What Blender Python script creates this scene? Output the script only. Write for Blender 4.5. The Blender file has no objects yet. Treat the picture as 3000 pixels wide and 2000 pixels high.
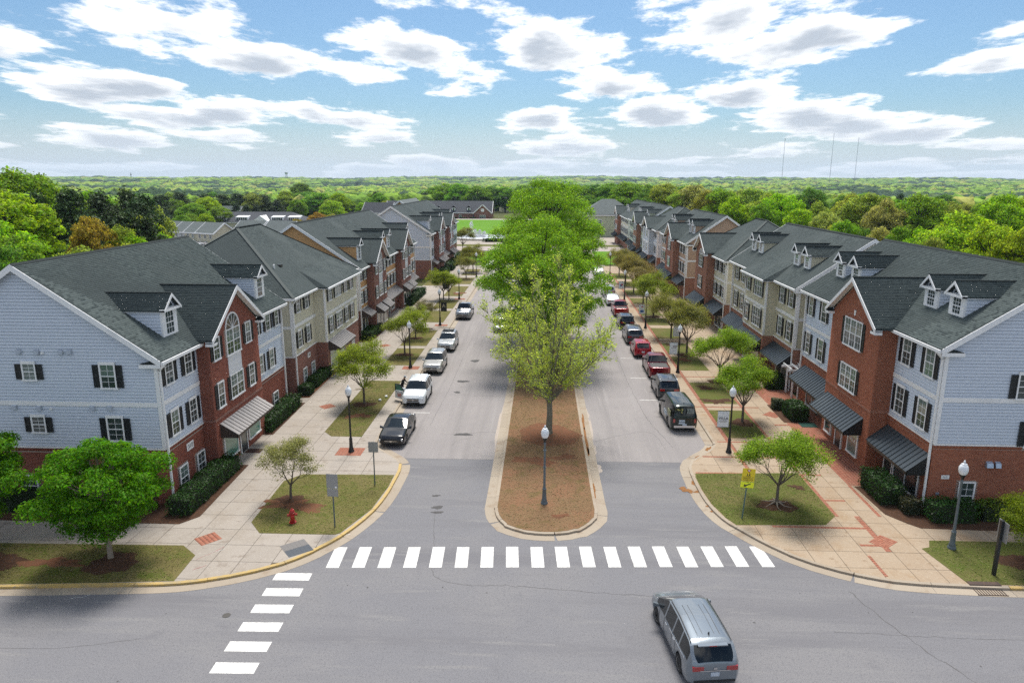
import bpy, math, random
import numpy as np
from mathutils import Vector, Matrix

# ------------------------------------------------------------------ camera, sky, sun, exposure
SC = bpy.context.scene
COL = SC.collection
R = math.radians
CAM_H, PITCH, YAW, ROLL = 18.0, R(12.9), R(2.6), R(0.1)
fw = Vector((-math.sin(YAW)*math.cos(PITCH), math.cos(YAW)*math.cos(PITCH), -math.sin(PITCH)))
rt = Vector((math.cos(YAW), math.sin(YAW), 0)); up = rt.cross(fw)
rt, up = rt*math.cos(ROLL)+up*math.sin(ROLL), up*math.cos(ROLL)-rt*math.sin(ROLL)
cd = bpy.data.cameras.new('camera'); cam = bpy.data.objects.new('camera', cd); COL.objects.link(cam)
M = Matrix((rt, up, -fw)).transposed().to_4x4(); M.translation = (0, 0, CAM_H); cam.matrix_world = M
cd.sensor_width = 36; cd.lens = 36*2080/3000; cd.clip_start = .5; cd.clip_end = 40000
SC.camera = cam

SUN_EL, SUN_AZ = 63, 2          # azimuth: degrees clockwise from +Y (straight up the street)
SUN_STRENGTH, SUN_ANGLE = 3.1, 20
SKY_STRENGTH, CLOUD_WHITE, CLOUD_GREY = .060, .82, .38
SC.view_settings.view_transform = 'Standard'; SC.view_settings.look = 'None'
SC.view_settings.gamma = 1; SC.view_settings.exposure = .74
SC.view_settings.use_curve_mapping = False
try:
    SC.cycles.use_denoising = False
except Exception: pass
SC.cycles.max_bounces = 5; SC.cycles.diffuse_bounces = 2; SC.cycles.glossy_bounces = 3
SC.cycles.transparent_max_bounces = 6; SC.cycles.volume_bounces = 0

def L(nt, a, b): nt.links.new(a, b)
def nd(nt, t, **kw):
    n = nt.nodes.new(t)
    for k, v in kw.items():
        if k.startswith('i_'):
            key = k[2:]
            n.inputs[int(key) if key.isdigit() else key.replace('_', ' ')].default_value = v
        else: setattr(n, k, v)
    return n
def mth(nt, op, a, b=None, c=None, clamp=False):
    n = nt.nodes.new('ShaderNodeMath'); n.operation = op; n.use_clamp = clamp
    for i, x in enumerate((a, b, c)):
        if x is None: continue
        if isinstance(x, (int, float)): n.inputs[i].default_value = x
        else: L(nt, x, n.inputs[i])
    return n.outputs[0]
def mixc(nt, f, a, b, blend='MIX'):
    n = nt.nodes.new('ShaderNodeMix'); n.data_type = 'RGBA'; n.blend_type = blend
    for s, x in ((n.inputs[0], f), (n.inputs[6], a), (n.inputs[7], b)):
        if isinstance(x, (int, float)): s.default_value = x
        elif isinstance(x, tuple): s.default_value = (*x[:3], 1)
        else: L(nt, x, s)
    return n.outputs[2]
def ramp(nt, x, lo, hi, a=0., b=1.):
    n = nt.nodes.new('ShaderNodeMapRange'); n.interpolation_type = 'SMOOTHSTEP'
    L(nt, x, n.inputs[0]); n.inputs[1].default_value = lo; n.inputs[2].default_value = hi
    n.inputs[3].default_value = a; n.inputs[4].default_value = b
    return n.outputs[0]

W = bpy.data.worlds.new('World'); SC.world = W; W.use_nodes = True
def make_sky():
    nt = W.node_tree; nt.nodes.clear()
    out = nd(nt, 'ShaderNodeOutputWorld'); bg = nd(nt, 'ShaderNodeBackground')
    sky = nd(nt, 'ShaderNodeTexSky'); sky.sky_type = 'NISHITA'; sky.sun_disc = False
    sky.sun_elevation = R(SUN_EL); sky.sun_rotation = R(SUN_AZ); sky.altitude = 100
    sky.air_density = 1.0; sky.dust_density = 1.2; sky.ozone_density = 1.5
    tc = nd(nt, 'ShaderNodeTexCoord'); sep = nd(nt, 'ShaderNodeSeparateXYZ'); L(nt, tc.outputs['Generated'], sep.inputs[0])
    z = mth(nt, 'MAXIMUM', sep.outputs[2], 0.0)
    den = mth(nt, 'ADD', z, .045)
    cx = mth(nt, 'DIVIDE', mth(nt, 'MULTIPLY', sep.outputs[0], 2.1), mth(nt, 'ADD', den, .20)); cy = mth(nt, 'MULTIPLY', mth(nt, 'LOGARITHM', den, math.e), 3.4)
    def dens(ox, oy, full=True):
        cmb = nd(nt, 'ShaderNodeCombineXYZ'); L(nt, mth(nt, 'ADD', cx, CLOUD_OFF[0]+ox), cmb.inputs[0]); L(nt, mth(nt, 'ADD', cy, CLOUD_OFF[1]+oy), cmb.inputs[1])
        n1 = nd(nt, 'ShaderNodeTexNoise', i_Scale=1.7, i_Detail=8.0 if full else 3.0, i_Roughness=.62, i_Lacunarity=2.1); n1.noise_dimensions = '2D'
        n2 = nd(nt, 'ShaderNodeTexNoise', i_Scale=.40, i_Detail=1.0, i_Roughness=.5); n2.noise_dimensions = '2D'
        vo = nd(nt, 'ShaderNodeTexVoronoi', i_Scale=.95, i_Randomness=.9); vo.voronoi_dimensions = '2D'; vo.feature = 'F1'
        for n in (n1, n2, vo): L(nt, cmb.outputs[0], n.inputs['Vector'])
        d = mth(nt, 'ADD', mth(nt, 'MULTIPLY', mth(nt, 'SUBTRACT', n1.outputs[0], .5), CLOUD_ROUGH), mth(nt, 'MULTIPLY', mth(nt, 'SUBTRACT', n2.outputs[0], .5), .9))
        return mth(nt, 'ADD', d, mth(nt, 'SUBTRACT', CLOUD_COVER, vo.outputs['Distance']))
    d0 = dens(0, 0); d1 = dens(0, .16, False)          # d1: the same field a little higher up, so undersides shade darker
    mask = ramp(nt, d0, -.04, .17)
    thick = ramp(nt, mth(nt, 'ADD', mth(nt, 'MULTIPLY', d0, .4), mth(nt, 'MULTIPLY', d1, .6)), .07, .50)
    ccol = mixc(nt, thick, (CLOUD_WHITE,)*3, (CLOUD_GREY*.90, CLOUD_GREY*.99, CLOUD_GREY*1.12))
    skyc = mixc(nt, 1.0, sky.outputs[0], (SKY_STRENGTH*.74, SKY_STRENGTH*.99, SKY_STRENGTH*1.16), 'MULTIPLY')
    c = mixc(nt, mth(nt, 'MULTIPLY', mask, .97), skyc, ccol)
    hz = ramp(nt, z, -.03, .10, .97, 0.)
    c = mixc(nt, hz, c, HORIZON)
    L(nt, c, bg.inputs[0]); bg.inputs[1].default_value = 1.0
    L(nt, bg.outputs[0], out.inputs[0])
CLOUD_OFF = (52.3, 17.1); CLOUD_COVER, CLOUD_ROUGH = .47, 1.3; HORIZON = (.50, .535, .575)
make_sky()
sd = bpy.data.lights.new('sun', 'SUN'); sd.energy = SUN_STRENGTH; sd.angle = R(SUN_ANGLE); sd.color = (1, .95, .87)
sun = bpy.data.objects.new('sun', sd); COL.objects.link(sun)
az, el = R(SUN_AZ), R(SUN_EL)
sdir = Vector((math.sin(az)*math.cos(el), math.cos(az)*math.cos(el), math.sin(el)))
sun.rotation_euler = sdir.to_track_quat('Z', 'Y').to_euler(); sun.location = (0, 40, 60)

# ------------------------------------------------------------------ mesh helpers
def link(name, data, parent=None, loc=None, rz=None, label=None, cat=None, group=None, kind=None):
    o = bpy.data.objects.new(name, data); COL.objects.link(o)
    if parent is not None: o.parent = parent
    if loc is not None: o.location = loc
    if rz is not None: o.rotation_euler = (0, 0, rz)
    tag(o, label, cat, group, kind); return o
def tag(o, label=None, cat=None, group=None, kind=None):
    if label: o['label'] = label
    if cat: o['category'] = cat
    if group: o['group'] = group
    if kind: o['kind'] = kind
    return o
def empty(name, loc=(0, 0, 0), rz=0, label=None, cat=None, group=None, kind=None):
    o = link(name, None, None, loc, rz, label, cat, group, kind); o.empty_display_size = .3; return o
def copy_tree(o, parent=None):
    c = o.copy(); COL.objects.link(c); c.parent = parent
    for ch in o.children: copy_tree(ch, c)
    return c
def arr_mesh(name, v, f, mat=None, smooth=False, uv=None):
    v = np.asarray(v, np.float32); f = np.asarray(f, np.int32); k = f.shape[1]; n = len(f)
    m = bpy.data.meshes.new(name)
    m.vertices.add(len(v)); m.vertices.foreach_set('co', v.ravel())
    m.loops.add(n*k); m.loops.foreach_set('vertex_index', f.ravel())
    m.polygons.add(n); m.polygons.foreach_set('loop_start', np.arange(0, n*k, k, dtype=np.int32))
    if smooth: m.polygons.foreach_set('use_smooth', np.ones(n, bool))
    m.update(calc_edges=True)
    if mat: m.materials.append(mat)
    return m
class MB:
    def __init__(s): s.v = []; s.f = []; s.mi = []
    def add(s, vs, fs, mi=0):
        b = len(s.v); s.v.extend(tuple(p) for p in vs); s.f.extend(tuple(b+i for i in f) for f in fs); s.mi.extend([mi]*len(fs)); return s
    def box(s, x0, x1, y0, y1, z0, z1, mi=0):
        if x0 > x1: x0, x1 = x1, x0
        if y0 > y1: y0, y1 = y1, y0
        return s.add([(x0, y0, z0), (x1, y0, z0), (x1, y1, z0), (x0, y1, z0), (x0, y0, z1), (x1, y0, z1), (x1, y1, z1), (x0, y1, z1)],
              [(0, 3, 2, 1), (4, 5, 6, 7), (0, 1, 5, 4), (1, 2, 6, 5), (2, 3, 7, 6), (3, 0, 4, 7)], mi)
    def poly(s, pts, mi=0): return s.add(pts, [tuple(range(len(pts)))], mi)
    def ext(s, pts, d, mi=0):          # extrude a 3-D polygon along d
        n = len(pts); d = Vector(d); q = [Vector(p) for p in pts]
        nrm = Vector((0, 0, 0))
        for i in range(n): nrm += q[i].cross(q[(i+1) % n])
        if nrm.dot(d) > 0: q.reverse()
        vs = q+[p+d for p in q]
        return s.add(vs, [tuple(range(n)), tuple(range(2*n-1, n-1, -1))]+[(i, n+i, n+(i+1) % n, (i+1) % n) for i in range(n)], mi)
    def beam(s, p, q, w, h, mi=0, upv=(0, 0, 1)):   # rectangular bar
        p, q = Vector(p), Vector(q); d = (q-p).normalized(); u = Vector(upv)
        a = d.cross(u)
        if a.length < 1e-4: a = d.cross(Vector((0, 1, 0)))
        a.normalize(); b = a.cross(d).normalized(); a *= w/2; b *= h/2
        vs = [p-a-b, p+a-b, p+a+b, p-a+b, q-a-b, q+a-b, q+a+b, q-a+b]
        return s.add(vs, [(0, 1, 2, 3), (7, 6, 5, 4), (0, 4, 5, 1), (1, 5, 6, 2), (2, 6, 7, 3), (3, 7, 4, 0)], mi)
    def tube(s, p, q, r0, r1=None, n=8, mi=0, caps=True):
        p, q = Vector(p), Vector(q); r1 = r0 if r1 is None else r1; d = (q-p)
        if d.length < 1e-6: return s
        d.normalize(); a = d.orthogonal().normalized(); b = d.cross(a); vs = []
        for c, r in ((p, r0), (q, r1)):
            for i in range(n):
                t = 2*math.pi*i/n; vs.append(c+a*(r*math.cos(t))+b*(r*math.sin(t)))
        fs = [(i, (i+1) % n, n+(i+1) % n, n+i) for i in range(n)]
        if caps: fs += [tuple(range(n-1, -1, -1)), tuple(range(n, 2*n))]
        return s.add(vs, fs, mi)
    def lathe(s, prof, n=12, c=(0, 0, 0), mi=0, axis='z'):
        vs = []
        for r, z in prof:
            for i in range(n):
                t = 2*math.pi*i/n; p = (r*math.cos(t), r*math.sin(t), z)
                if axis == 'y': p = (p[0], z, p[1])
                elif axis == 'x': p = (z, p[0], p[1])
                vs.append((p[0]+c[0], p[1]+c[1], p[2]+c[2]))
        fs = []
        for k in range(len(prof)-1):
            for i in range(n):
                j = (i+1) % n; q = (k*n+i, k*n+j, (k+1)*n+j, (k+1)*n+i)
                fs.append(q if axis != 'y' else q[::-1])
        cap0 = tuple(range(n-1, -1, -1)); cap1 = tuple(range((len(prof)-1)*n, len(prof)*n))
        fs += [cap0, cap1] if axis != 'y' else [cap0[::-1], cap1[::-1]]
        return s.add(vs, fs, mi)
    def mesh(s, name, mats, smooth=False, uv=False, flat_angle=None):
        m = bpy.data.meshes.new(name); m.from_pydata(s.v, [], s.f)
        mats = mats if isinstance(mats, (list, tuple)) else [mats]
        for x in mats: m.materials.append(x)
        if len(mats) > 1: m.polygons.foreach_set('material_index', s.mi)
        if smooth: m.polygons.foreach_set('use_smooth', [True]*len(m.polygons))
        if uv:
            lay = m.uv_layers.new(name='UVMap'); buf = []
            for p in m.polygons:
                n = p.normal
                if abs(n.z) > .98: t, b = Vector((1, 0, 0)), Vector((0, 1, 0))
                else:
                    t = Vector((-n.y, n.x, 0)).normalized(); b = n.cross(t)
                for vi in p.vertices:
                    c = m.vertices[vi].co; buf += [c.dot(t), c.dot(b)]
            lay.data.foreach_set('uv', buf)
        m.update()
        if smooth and flat_angle:
            try: m.set_sharp_from_angle(angle=R(flat_angle))
            except Exception: pass
        return m
    def build(s, name, mats, parent=None, smooth=False, uv=False, flat_angle=None, **kw):
        return link(name, s.mesh(name, mats, smooth, uv, flat_angle), parent, **kw)

# ------------------------------------------------------------------ materials
MATS = {}
def surf(name, col, rough=.6, metal=0., var=(), bump=(), spec=.5, coat=0., coord='Object', island=None, objcol=False, uvtex=None, emit=None):
    """var: (noise scale, lo, hi, colour) layers; bump: (scale, distance); island: second colour mixed in per piece"""
    if name in MATS: return MATS[name]
    m = bpy.data.materials.new(name); m.use_nodes = True; nt = m.node_tree; b = nt.nodes['Principled BSDF']
    b.inputs['Roughness'].default_value = rough; b.inputs['Metallic'].default_value = metal
    b.inputs['Specular IOR Level'].default_value = spec; b.inputs['Coat Weight'].default_value = coat
    c = nd(nt, 'ShaderNodeRGB'); c.outputs[0].default_value = (*col, 1); c = c.outputs[0]
    if objcol:
        oi = nd(nt, 'ShaderNodeObjectInfo'); c = oi.outputs['Color']
    if coord == 'World': co = nd(nt, 'ShaderNodeNewGeometry').outputs['Position']
    else: co = nd(nt, 'ShaderNodeTexCoord').outputs[coord]
    if island:
        g = mth(nt, 'FRACT', mth(nt, 'ADD', nd(nt, 'ShaderNodeNewGeometry').outputs['Random Per Island'], nd(nt, 'ShaderNodeObjectInfo').outputs['Random']))
        for k, x in enumerate(island):
            h = mth(nt, 'FRACT', mth(nt, 'MULTIPLY', g, 17.31*(k+1)+k*3.7))
            c = mixc(nt, mth(nt, 'MULTIPLY', h, x[0]), c, x[1])
    if uvtex: c = uvtex(nt, b, c)
    for sc, lo, hi, col2, *st in var:
        n = nd(nt, 'ShaderNodeTexNoise', i_Scale=sc, i_Detail=4.0, i_Roughness=.6); cv = co
        if st: mp = nd(nt, 'ShaderNodeMapping'); mp.inputs['Scale'].default_value = st[0]; L(nt, co, mp.inputs['Vector']); cv = mp.outputs[0]
        L(nt, cv, n.inputs['Vector'])
        c = mixc(nt, ramp(nt, n.outputs[0], lo, hi), c, col2)
    if bump and not b.inputs['Normal'].is_linked:
        prev = None
        for sc, dist in bump:
            n = nd(nt, 'ShaderNodeTexNoise', i_Scale=sc, i_Detail=3.0); L(nt, co, n.inputs['Vector'])
            bp = nd(nt, 'ShaderNodeBump', i_Strength=.6, i_Distance=dist); L(nt, n.outputs[0], bp.inputs['Height'])
            if prev: L(nt, prev, bp.inputs['Normal'])
            prev = bp.outputs[0]
        L(nt, prev, b.inputs['Normal'])
    L(nt, c, b.inputs['Base Color'])
    if emit:
        b.inputs['Emission Color'].default_value = (*emit[0], 1); b.inputs['Emission Strength'].default_value = emit[1]
    MATS[name] = m; return m
def bricktex(sw, sh, mort, c2, cm, off=.5, bump=.006, colmix=.5):
    def f(nt, b, c):
        uv = nd(nt, 'ShaderNodeUVMap').outputs[0]
        t = nd(nt, 'ShaderNodeTexBrick'); t.offset = off; L(nt, uv, t.inputs['Vector'])
        t.inputs['Scale'].default_value = 1; t.inputs['Brick Width'].default_value = sw; t.inputs['Row Height'].default_value = sh
        t.inputs['Mortar Size'].default_value = mort; t.inputs['Mortar Smooth'].default_value = .3; t.inputs['Bias'].default_value = 0
        L(nt, c, t.inputs['Color1']); t.inputs['Color2'].default_value = (*c2, 1); t.inputs['Mortar'].default_value = (*cm, 1)
        bp = nd(nt, 'ShaderNodeBump', i_Strength=1.0, i_Distance=bump); bp.invert = True
        L(nt, t.outputs['Fac'], bp.inputs['Height']); L(nt, bp.outputs[0], b.inputs['Normal'])
        return t.outputs['Color']
    return f
def lap_bump_shade(step, dark=.75):
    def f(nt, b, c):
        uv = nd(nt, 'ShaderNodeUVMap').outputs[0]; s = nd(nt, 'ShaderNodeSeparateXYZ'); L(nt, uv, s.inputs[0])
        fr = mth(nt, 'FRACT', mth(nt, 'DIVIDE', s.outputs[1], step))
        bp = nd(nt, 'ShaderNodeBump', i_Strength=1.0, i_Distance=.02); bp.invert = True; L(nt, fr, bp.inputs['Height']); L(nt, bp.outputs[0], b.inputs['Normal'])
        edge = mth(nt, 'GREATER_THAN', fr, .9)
        return mixc(nt, mth(nt, 'MULTIPLY', edge, 1-dark), c, (.02, .025, .03))  # shadow line at each lap is painted into the base colour
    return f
# ------------------------------------------------------------------ palette
asph_old = surf('asphalt_old', (.268, .248, .245), .9, var=((.16, .42, .62, (.295, .272, .266)), (1.3, .55, .8, (.23, .214, .212)), (.7, .46, .66, (.228, .212, .21), (1, .03, 1)), (2.2, .52, .7, (.30, .28, .275), (1, .05, 1)), (9, .5, .72, (.225, .21, .208)), (24, .45, .75, (.20, .18, .178)), (46, .58, .75, (.44, .41, .40))), bump=((60, .01),), coord='World', spec=.25)
asph_new = surf('asphalt_new', (.186, .184, .196), .9, var=((.13, .42, .62, (.205, .20, .206)), (.8, .56, .8, (.16, .157, .168)), (.5, .46, .66, (.162, .159, .17), (.08, 1, 1)), (2.0, .54, .7, (.215, .21, .213), (.1, 1, 1)), (9, .5, .72, (.15, .148, .158)), (26, .45, .75, (.10, .098, .106)), (48, .58, .75, (.37, .36, .365))), bump=((60, .01),), coord='World', spec=.25)
asph_dark = surf('asphalt_patch', (.10, .095, .095), .9, var=((30, .4, .7, (.06, .06, .06)),), coord='World', spec=.2)
conc = surf('concrete_pale', (.345, .305, .265), .85, island=((.45, (.265, .232, .198)),), var=((.5, .45, .7, (.30, .258, .215)), (9, .5, .75, (.38, .342, .30)), (2.2, .56, .72, (.25, .21, .175)), (70, .55, .8, (.29, .26, .23))), bump=((80, .004),), coord='World', spec=.3)
conc_warm = surf('concrete_warm', (.36, .283, .205), .85, island=((.5, (.29, .212, .145)),), var=((.45, .47, .7, (.31, .22, .14)), (7, .5, .75, (.39, .32, .24)), (2.0, .56, .72, (.26, .185, .12)), (70, .55, .8, (.31, .24, .17))), bump=((80, .004),), coord='World', spec=.3)
kerb_conc = surf('kerb_concrete', (.36, .305, .24), .85, island=((.5, (.28, .23, .175)),), var=((1.1, .5, .72, (.28, .215, .155)), (50, .55, .8, (.31, .27, .23))), bump=((60, .005),), coord='World', spec=.3)
kerb_yel = surf('kerb_yellow_paint', (.46, .315, .10), .75, var=((1.3, .48, .7, (.34, .265, .14)), (9, .54, .7, (.30, .25, .17)), (30, .56, .7, (.24, .2, .15))), coord='World')
base_dirt = surf('joint_dirt', (.12, .095, .07), .95, coord='World')
mulch = surf('mulch', (.075, .042, .028), .95, var=((6, .45, .7, (.12, .06, .035)), (60, .5, .75, (.03, .02, .015))), bump=((50, .04),), coord='World', spec=.1)
clay = surf('red_clay', (.17, .075, .042), .95, var=((3, .45, .7, (.12, .068, .04)), (30, .5, .7, (.085, .05, .03)), (55, .55, .72, (.28, .16, .10))), bump=((40, .03),), coord='World', spec=.1)
def grassmat(name, a, b, c, d):
    return surf(name, a, .95, var=((.33, .43, .62, b), (1.1, .5, .68, c), (7, .47, .72, d), (34, .5, .72, tuple(x*.62 for x in a)), (60, .56, .74, tuple(min(1, x*1.5) for x in b))), bump=((38, .06),), coord='World', spec=.12)
grass_l = grassmat('grass_spring', (.135, .122, .040), (.175, .145, .06), (.085, .11, .018), (.115, .118, .032))
grass_r = grassmat('grass_greener', (.105, .118, .030), (.15, .132, .05), (.08, .12, .018), (.13, .115, .045))
grass_m = grassmat('grass_dry_median', (.20, .125, .068), (.235, .122, .07), (.14, .105, .042), (.225, .145, .08))
lawn = surf('lawn_bright', (.10, .235, .012), .95, var=((.05, .45, .6, (.12, .26, .018)), (.4, .45, .7, (.085, .21, .010)), (8, .45, .7, (.08, .18, .01))), coord='World', spec=.12)
field_soil = surf('woodland_floor', (.055, .068, .022), .95, var=((.02, .4, .65, (.085, .10, .03)), (.3, .45, .7, (.10, .085, .04))), coord='World', spec=.1)
paint_w = surf('road_paint_white', (.70, .69, .665), .8, var=((1.3, .48, .66, (.56, .55, .53)), (7, .52, .66, (.48, .47, .45)), (22, .56, .66, (.28, .275, .275))), coord='World')
paver = surf('clay_paver', (.36, .135, .085), .85, island=((.7, (.27, .085, .055)), (.45, (.44, .22, .15))), var=((.9, .5, .75, (.30, .15, .10)),), coord='World', spec=.25)
white = surf('trim_white', (.80, .81, .82), .55, var=((1.2, .5, .8, (.70, .71, .72)),))
black = surf('black_paint', (.014, .016, .018), .4)
shutm = surf('shutter_black', (.016, .020, .024), .5)
glass = surf('window_glass', (.030, .045, .045), .04, spec=.9, island=((.6, (.075, .10, .095)),), objcol=False)
glass_b = surf('window_glass_blind', (.16, .21, .19), .05, spec=.9, island=((.6, (.085, .125, .115)),))
glass_g = surf('shop_glass_green', (.10, .24, .19), .05, spec=.9)
brick_near = surf('brick_piece', (.31, .105, .072), .85, island=((.7, (.17, .055, .042)), (.4, (.34, .13, .085)), (.12, (.05, .03, .03))), spec=.2)
brick_near_r = surf('brick_piece_orange', (.36, .128, .072), .85, island=((.65, (.26, .082, .05)), (.4, (.44, .19, .115)), (.08, (.06, .035, .03))), spec=.2)
mortar = surf('mortar', (.36, .31, .27), .95)
brick_l = surf('brick_wall_red', (.29, .095, .068), .9, uvtex=bricktex(.215, .075, .012, (.16, .05, .04), (.32, .25, .21)), spec=.2)
brick_r = surf('brick_wall_orange', (.34, .115, .066), .9, uvtex=bricktex(.215, .075, .012, (.25, .078, .048), (.40, .30, .24)), spec=.2)
roof_piece = surf('shingle_piece', (.078, .098, .097), .95, island=((.75, (.040, .053, .054)), (.5, (.12, .145, .14))), var=((.35, .45, .7, (.084, .102, .10)), (.08, .42, .6, (.065, .08, .08))), spec=.15)
roof_far = surf('shingle_roof', (.086, .106, .105), .95, uvtex=bricktex(.31, .15, .016, (.05, .064, .065), (.022, .028, .029), bump=.014), var=((.3, .45, .7, (.078, .094, .093)), (.08, .42, .6, (.062, .076, .077))), spec=.15)
roof_cap = surf('ridge_cap', (.030, .037, .038), .95, spec=.15)
awn_l = surf('awning_metal_grey', (.30, .28, .268), .5, metal=.3, var=((1.5, .5, .75, (.24, .22, .21)),))
awn_lf = surf('awning_metal_brown', (.055, .043, .037), .5)
awn_r = surf('awning_metal_slate', (.075, .09, .10), .40, metal=.4, var=((1.3, .5, .75, (.06, .07, .075)),))
door_m = surf('door_dark', (.03, .03, .034), .4)
def siding(name, col): return surf('siding_'+name, col, .7, uvtex=lap_bump_shade(.18), var=((.6, .5, .8, tuple(x*.93 for x in col)),))
def board(name, col): return surf('board_'+name, col, .7, island=((.25, tuple(x*.90 for x in col)),), var=((1.5, .5, .8, tuple(x*.94 for x in col)),))
SID = {'blue': (.57, .63, .72), 'cream': (.62, .59, .46), 'orange': (.58, .33, .14), 'sage': (.57, .53, .39), 'tan': (.50, .34, .235), 'grey': (.55, .60, .66), 'peach': (.5, .34, .24), 'white': (.6, .6, .58), 'palegreen': (.46, .50, .36)}

# ------------------------------------------------------------------ geometry of the street
def smooth_path(pts, step=.35):
    P = [Vector((x, y)) for x, y in pts]; out = []
    for i in range(len(P)-1):
        p0 = P[max(i-1, 0)]; p1 = P[i]; p2 = P[i+1]; p3 = P[min(i+2, len(P)-1)]
        n = max(2, int((p2-p1).length/step)) if (p2-p1).length < 8 else 2
        for k in range(n):
            t = k/n
            if (p2-p1).length >= 8: q = p1.lerp(p2, t)
            else: q = .5*((2*p1)+(p2-p0)*t+(2*p0-5*p1+4*p2-p3)*t*t+(3*p1-p0-3*p2+p3)*t**3)
            out.append(q)
    out.append(P[-1]); return out
def resample(path, d):
    out = [path[0]]; acc = 0
    for a, b in zip(path, path[1:]):
        l = (b-a).length; s = d-acc
        while s <= l: out.append(a.lerp(b, s/l)); s += d
        acc = (acc+l) % d if l else acc
        acc = l-(s-d) if s-d >= 0 else acc+l
    return out
def offset(path, d):
    out = []
    for i, p in enumerate(path):
        a = path[max(i-1, 0)]; b = path[min(i+1, len(path)-1)]; t = (b-a).normalized(); out.append(p+Vector((-t.y, t.x))*d)
    return out
def strip(path, d0, d1, z0, z1, zb):
    """solid ribbon between offsets d0 and d1 of the path; heights z0 (at d0), z1 (at d1), bottom zb"""
    A = offset(path, d0); B = offset(path, d1); mb = MB(); n = len(path); vs = []
    for a, b in zip(A, B): vs += [(a.x, a.y, zb), (a.x, a.y, z0), (b.x, b.y, z1), (b.x, b.y, zb)]
    fs = []
    for i in range(n-1):
        for k in range(4):
            j = (k+1) % 4; fs.append((i*4+k, i*4+j, i*4+4+j, i*4+4+k))
    fs += [(3, 2, 1, 0), tuple((n-1)*4+k for k in range(4))]
    if d1 < d0: fs = [f[::-1] for f in fs]
    fs = [f[::-1] for f in fs]
    mb.add(vs, fs); return mb
def chunks(path, length):
    tot = 0; cur = [path[0]]; out = []
    for a, b in zip(path, path[1:]):
        cur.append(b); tot += (b-a).length
        if tot >= length: out.append(cur); cur = [b]; tot = 0
    if len(cur) > 1: out.append(cur)
    res = []
    for c in out:                      # a narrow joint between neighbouring pieces
        a = c[0].lerp(c[1], min(.4, .012/max(.02, (c[1]-c[0]).length))); z = c[-1].lerp(c[-2], min(.4, .012/max(.02, (c[-1]-c[-2]).length)))
        res.append([a]+c[1:-1]+[z])
    return res
KH = .13
LKERB = [(-11.75, 190), (-11.75, 150), (-11.75, 120), (-11.75, 90), (-11.75, 60), (-11.72, 47.6), (-11.4, 45.4), (-10.6, 44.3), (-9.7, 43.3), (-9.25, 42.5), (-9.07, 41.4), (-9.08, 39.6), (-9.15, 37.8), (-9.45, 35.7), (-10.2, 33.4), (-11.05, 31.85), (-12.1, 30.5), (-13.6, 29.45), (-15.3, 28.7), (-16.9, 28.3), (-20.2, 28.02), (-24.4, 27.7), (-32, 27.2), (-60, 25.6), (-100, 23.3), (-180, 18.5)]
RKERB = [(11.85, 190), (11.85, 150), (11.85, 120), (11.9, 90), (12.0, 60), (12.05, 48.8), (11.95, 46.9), (11.5, 45.8), (10.5, 44.6), (9.75, 43.5), (9.48, 42.6), (9.42, 41.4), (9.42, 39.4), (9.55, 37.6), (9.95, 35.8), (10.6, 34.6), (11.5, 33.2), (12.8, 31.75), (14.6, 30.65), (16.5, 30.05), (19.3, 29.85), (22, 29.8), (30, 29.9), (60, 30.4), (100, 31), (180, 32)]
Lp, Rp = smooth_path(LKERB), smooth_path(RKERB)
# road sheets
def sheet(name, poly, z, mat, parent=None, kind='structure', cut=None):
    mb = MB(); mb.poly([(x, y, z) for x, y in poly]); return mb.build(name, mat, parent, kind=kind if parent is None else None)
street = sheet('street', [(-12.6, 43.62), (12.8, 43.80), (12.8, 190), (-12.6, 190)], 0, asph_old)
cross = sheet('crossing_road', [(-180, -60), (180, -60), (180, 36), (12.8, 36), (12.8, 43.80), (-12.6, 43.62), (-12.6, 34), (-180, 34)], 0, asph_new)
# asphalt marks: patches, drips and cracks with shapes of their own
def blob(name, cx, cy, rx, ry, z, mat, parent, seed=0, n=22, rough=.35, rz=0.):
    rr = random.Random(seed); ph = [rr.uniform(0, 6.28) for _ in range(4)]; mb = MB(); pts = []
    for i in range(n):
        t = 2*math.pi*i/n; k = 1+rough*(.5*math.sin(2*t+ph[0])+.35*math.sin(3*t+ph[1])+.3*math.sin(5*t+ph[2])+.25*math.sin(8*t+ph[3]))
        x, y = rx*k*math.cos(t), ry*k*math.sin(t)
        pts.append((cx+x*math.cos(rz)-y*math.sin(rz), cy+x*math.sin(rz)+y*math.cos(rz), z))
    mb.poly(pts); return mb.build(name, mat, parent)
def crack(pts, w, parent, mat, seed, z=.004):
    rr = random.Random(seed); P = resample(smooth_path(pts, .5), .22); A, B = [], []
    for i, p in enumerate(P):
        a = P[max(i-1, 0)]; b = P[min(i+1, len(P)-1)]; t = (b-a).normalized(); n = Vector((-t.y, t.x))
        p = p+n*rr.gauss(0, w*.9); ww = w*rr.uniform(.12, .62)
        A.append((*(p-n*ww), z)); B.append((*(p+n*ww), z))
    mb = MB(); k = len(P); mb.add(A+B, [(i, i+1, k+i+1, k+i) for i in range(k-1)]); return mb.build('crack', mat, parent)
tar = surf('crack_tar', (.10, .096, .096), .9, coord='World')
crack([(-12, 43.62), (-6, 43.7), (-2.9, 43.7)], .02, street, tar, 1)
crack([(3.3, 43.72), (9.2, 43.8)], .02, street, tar, 2)
crack([(9.0, 46.5), (8.0, 53), (7.7, 62), (7.6, 80), (7.5, 100), (7.5, 130)], .03, street, tar, 3)
crack([(-7.0, 48.2), (-5.6, 48.4), (-4.2, 48.9), (-3.0, 48.7)], .02, street, tar, 4)
crack([(-8, 58), (-5, 57.6), (-3, 57.7)], .02, street, tar, 5)
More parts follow.
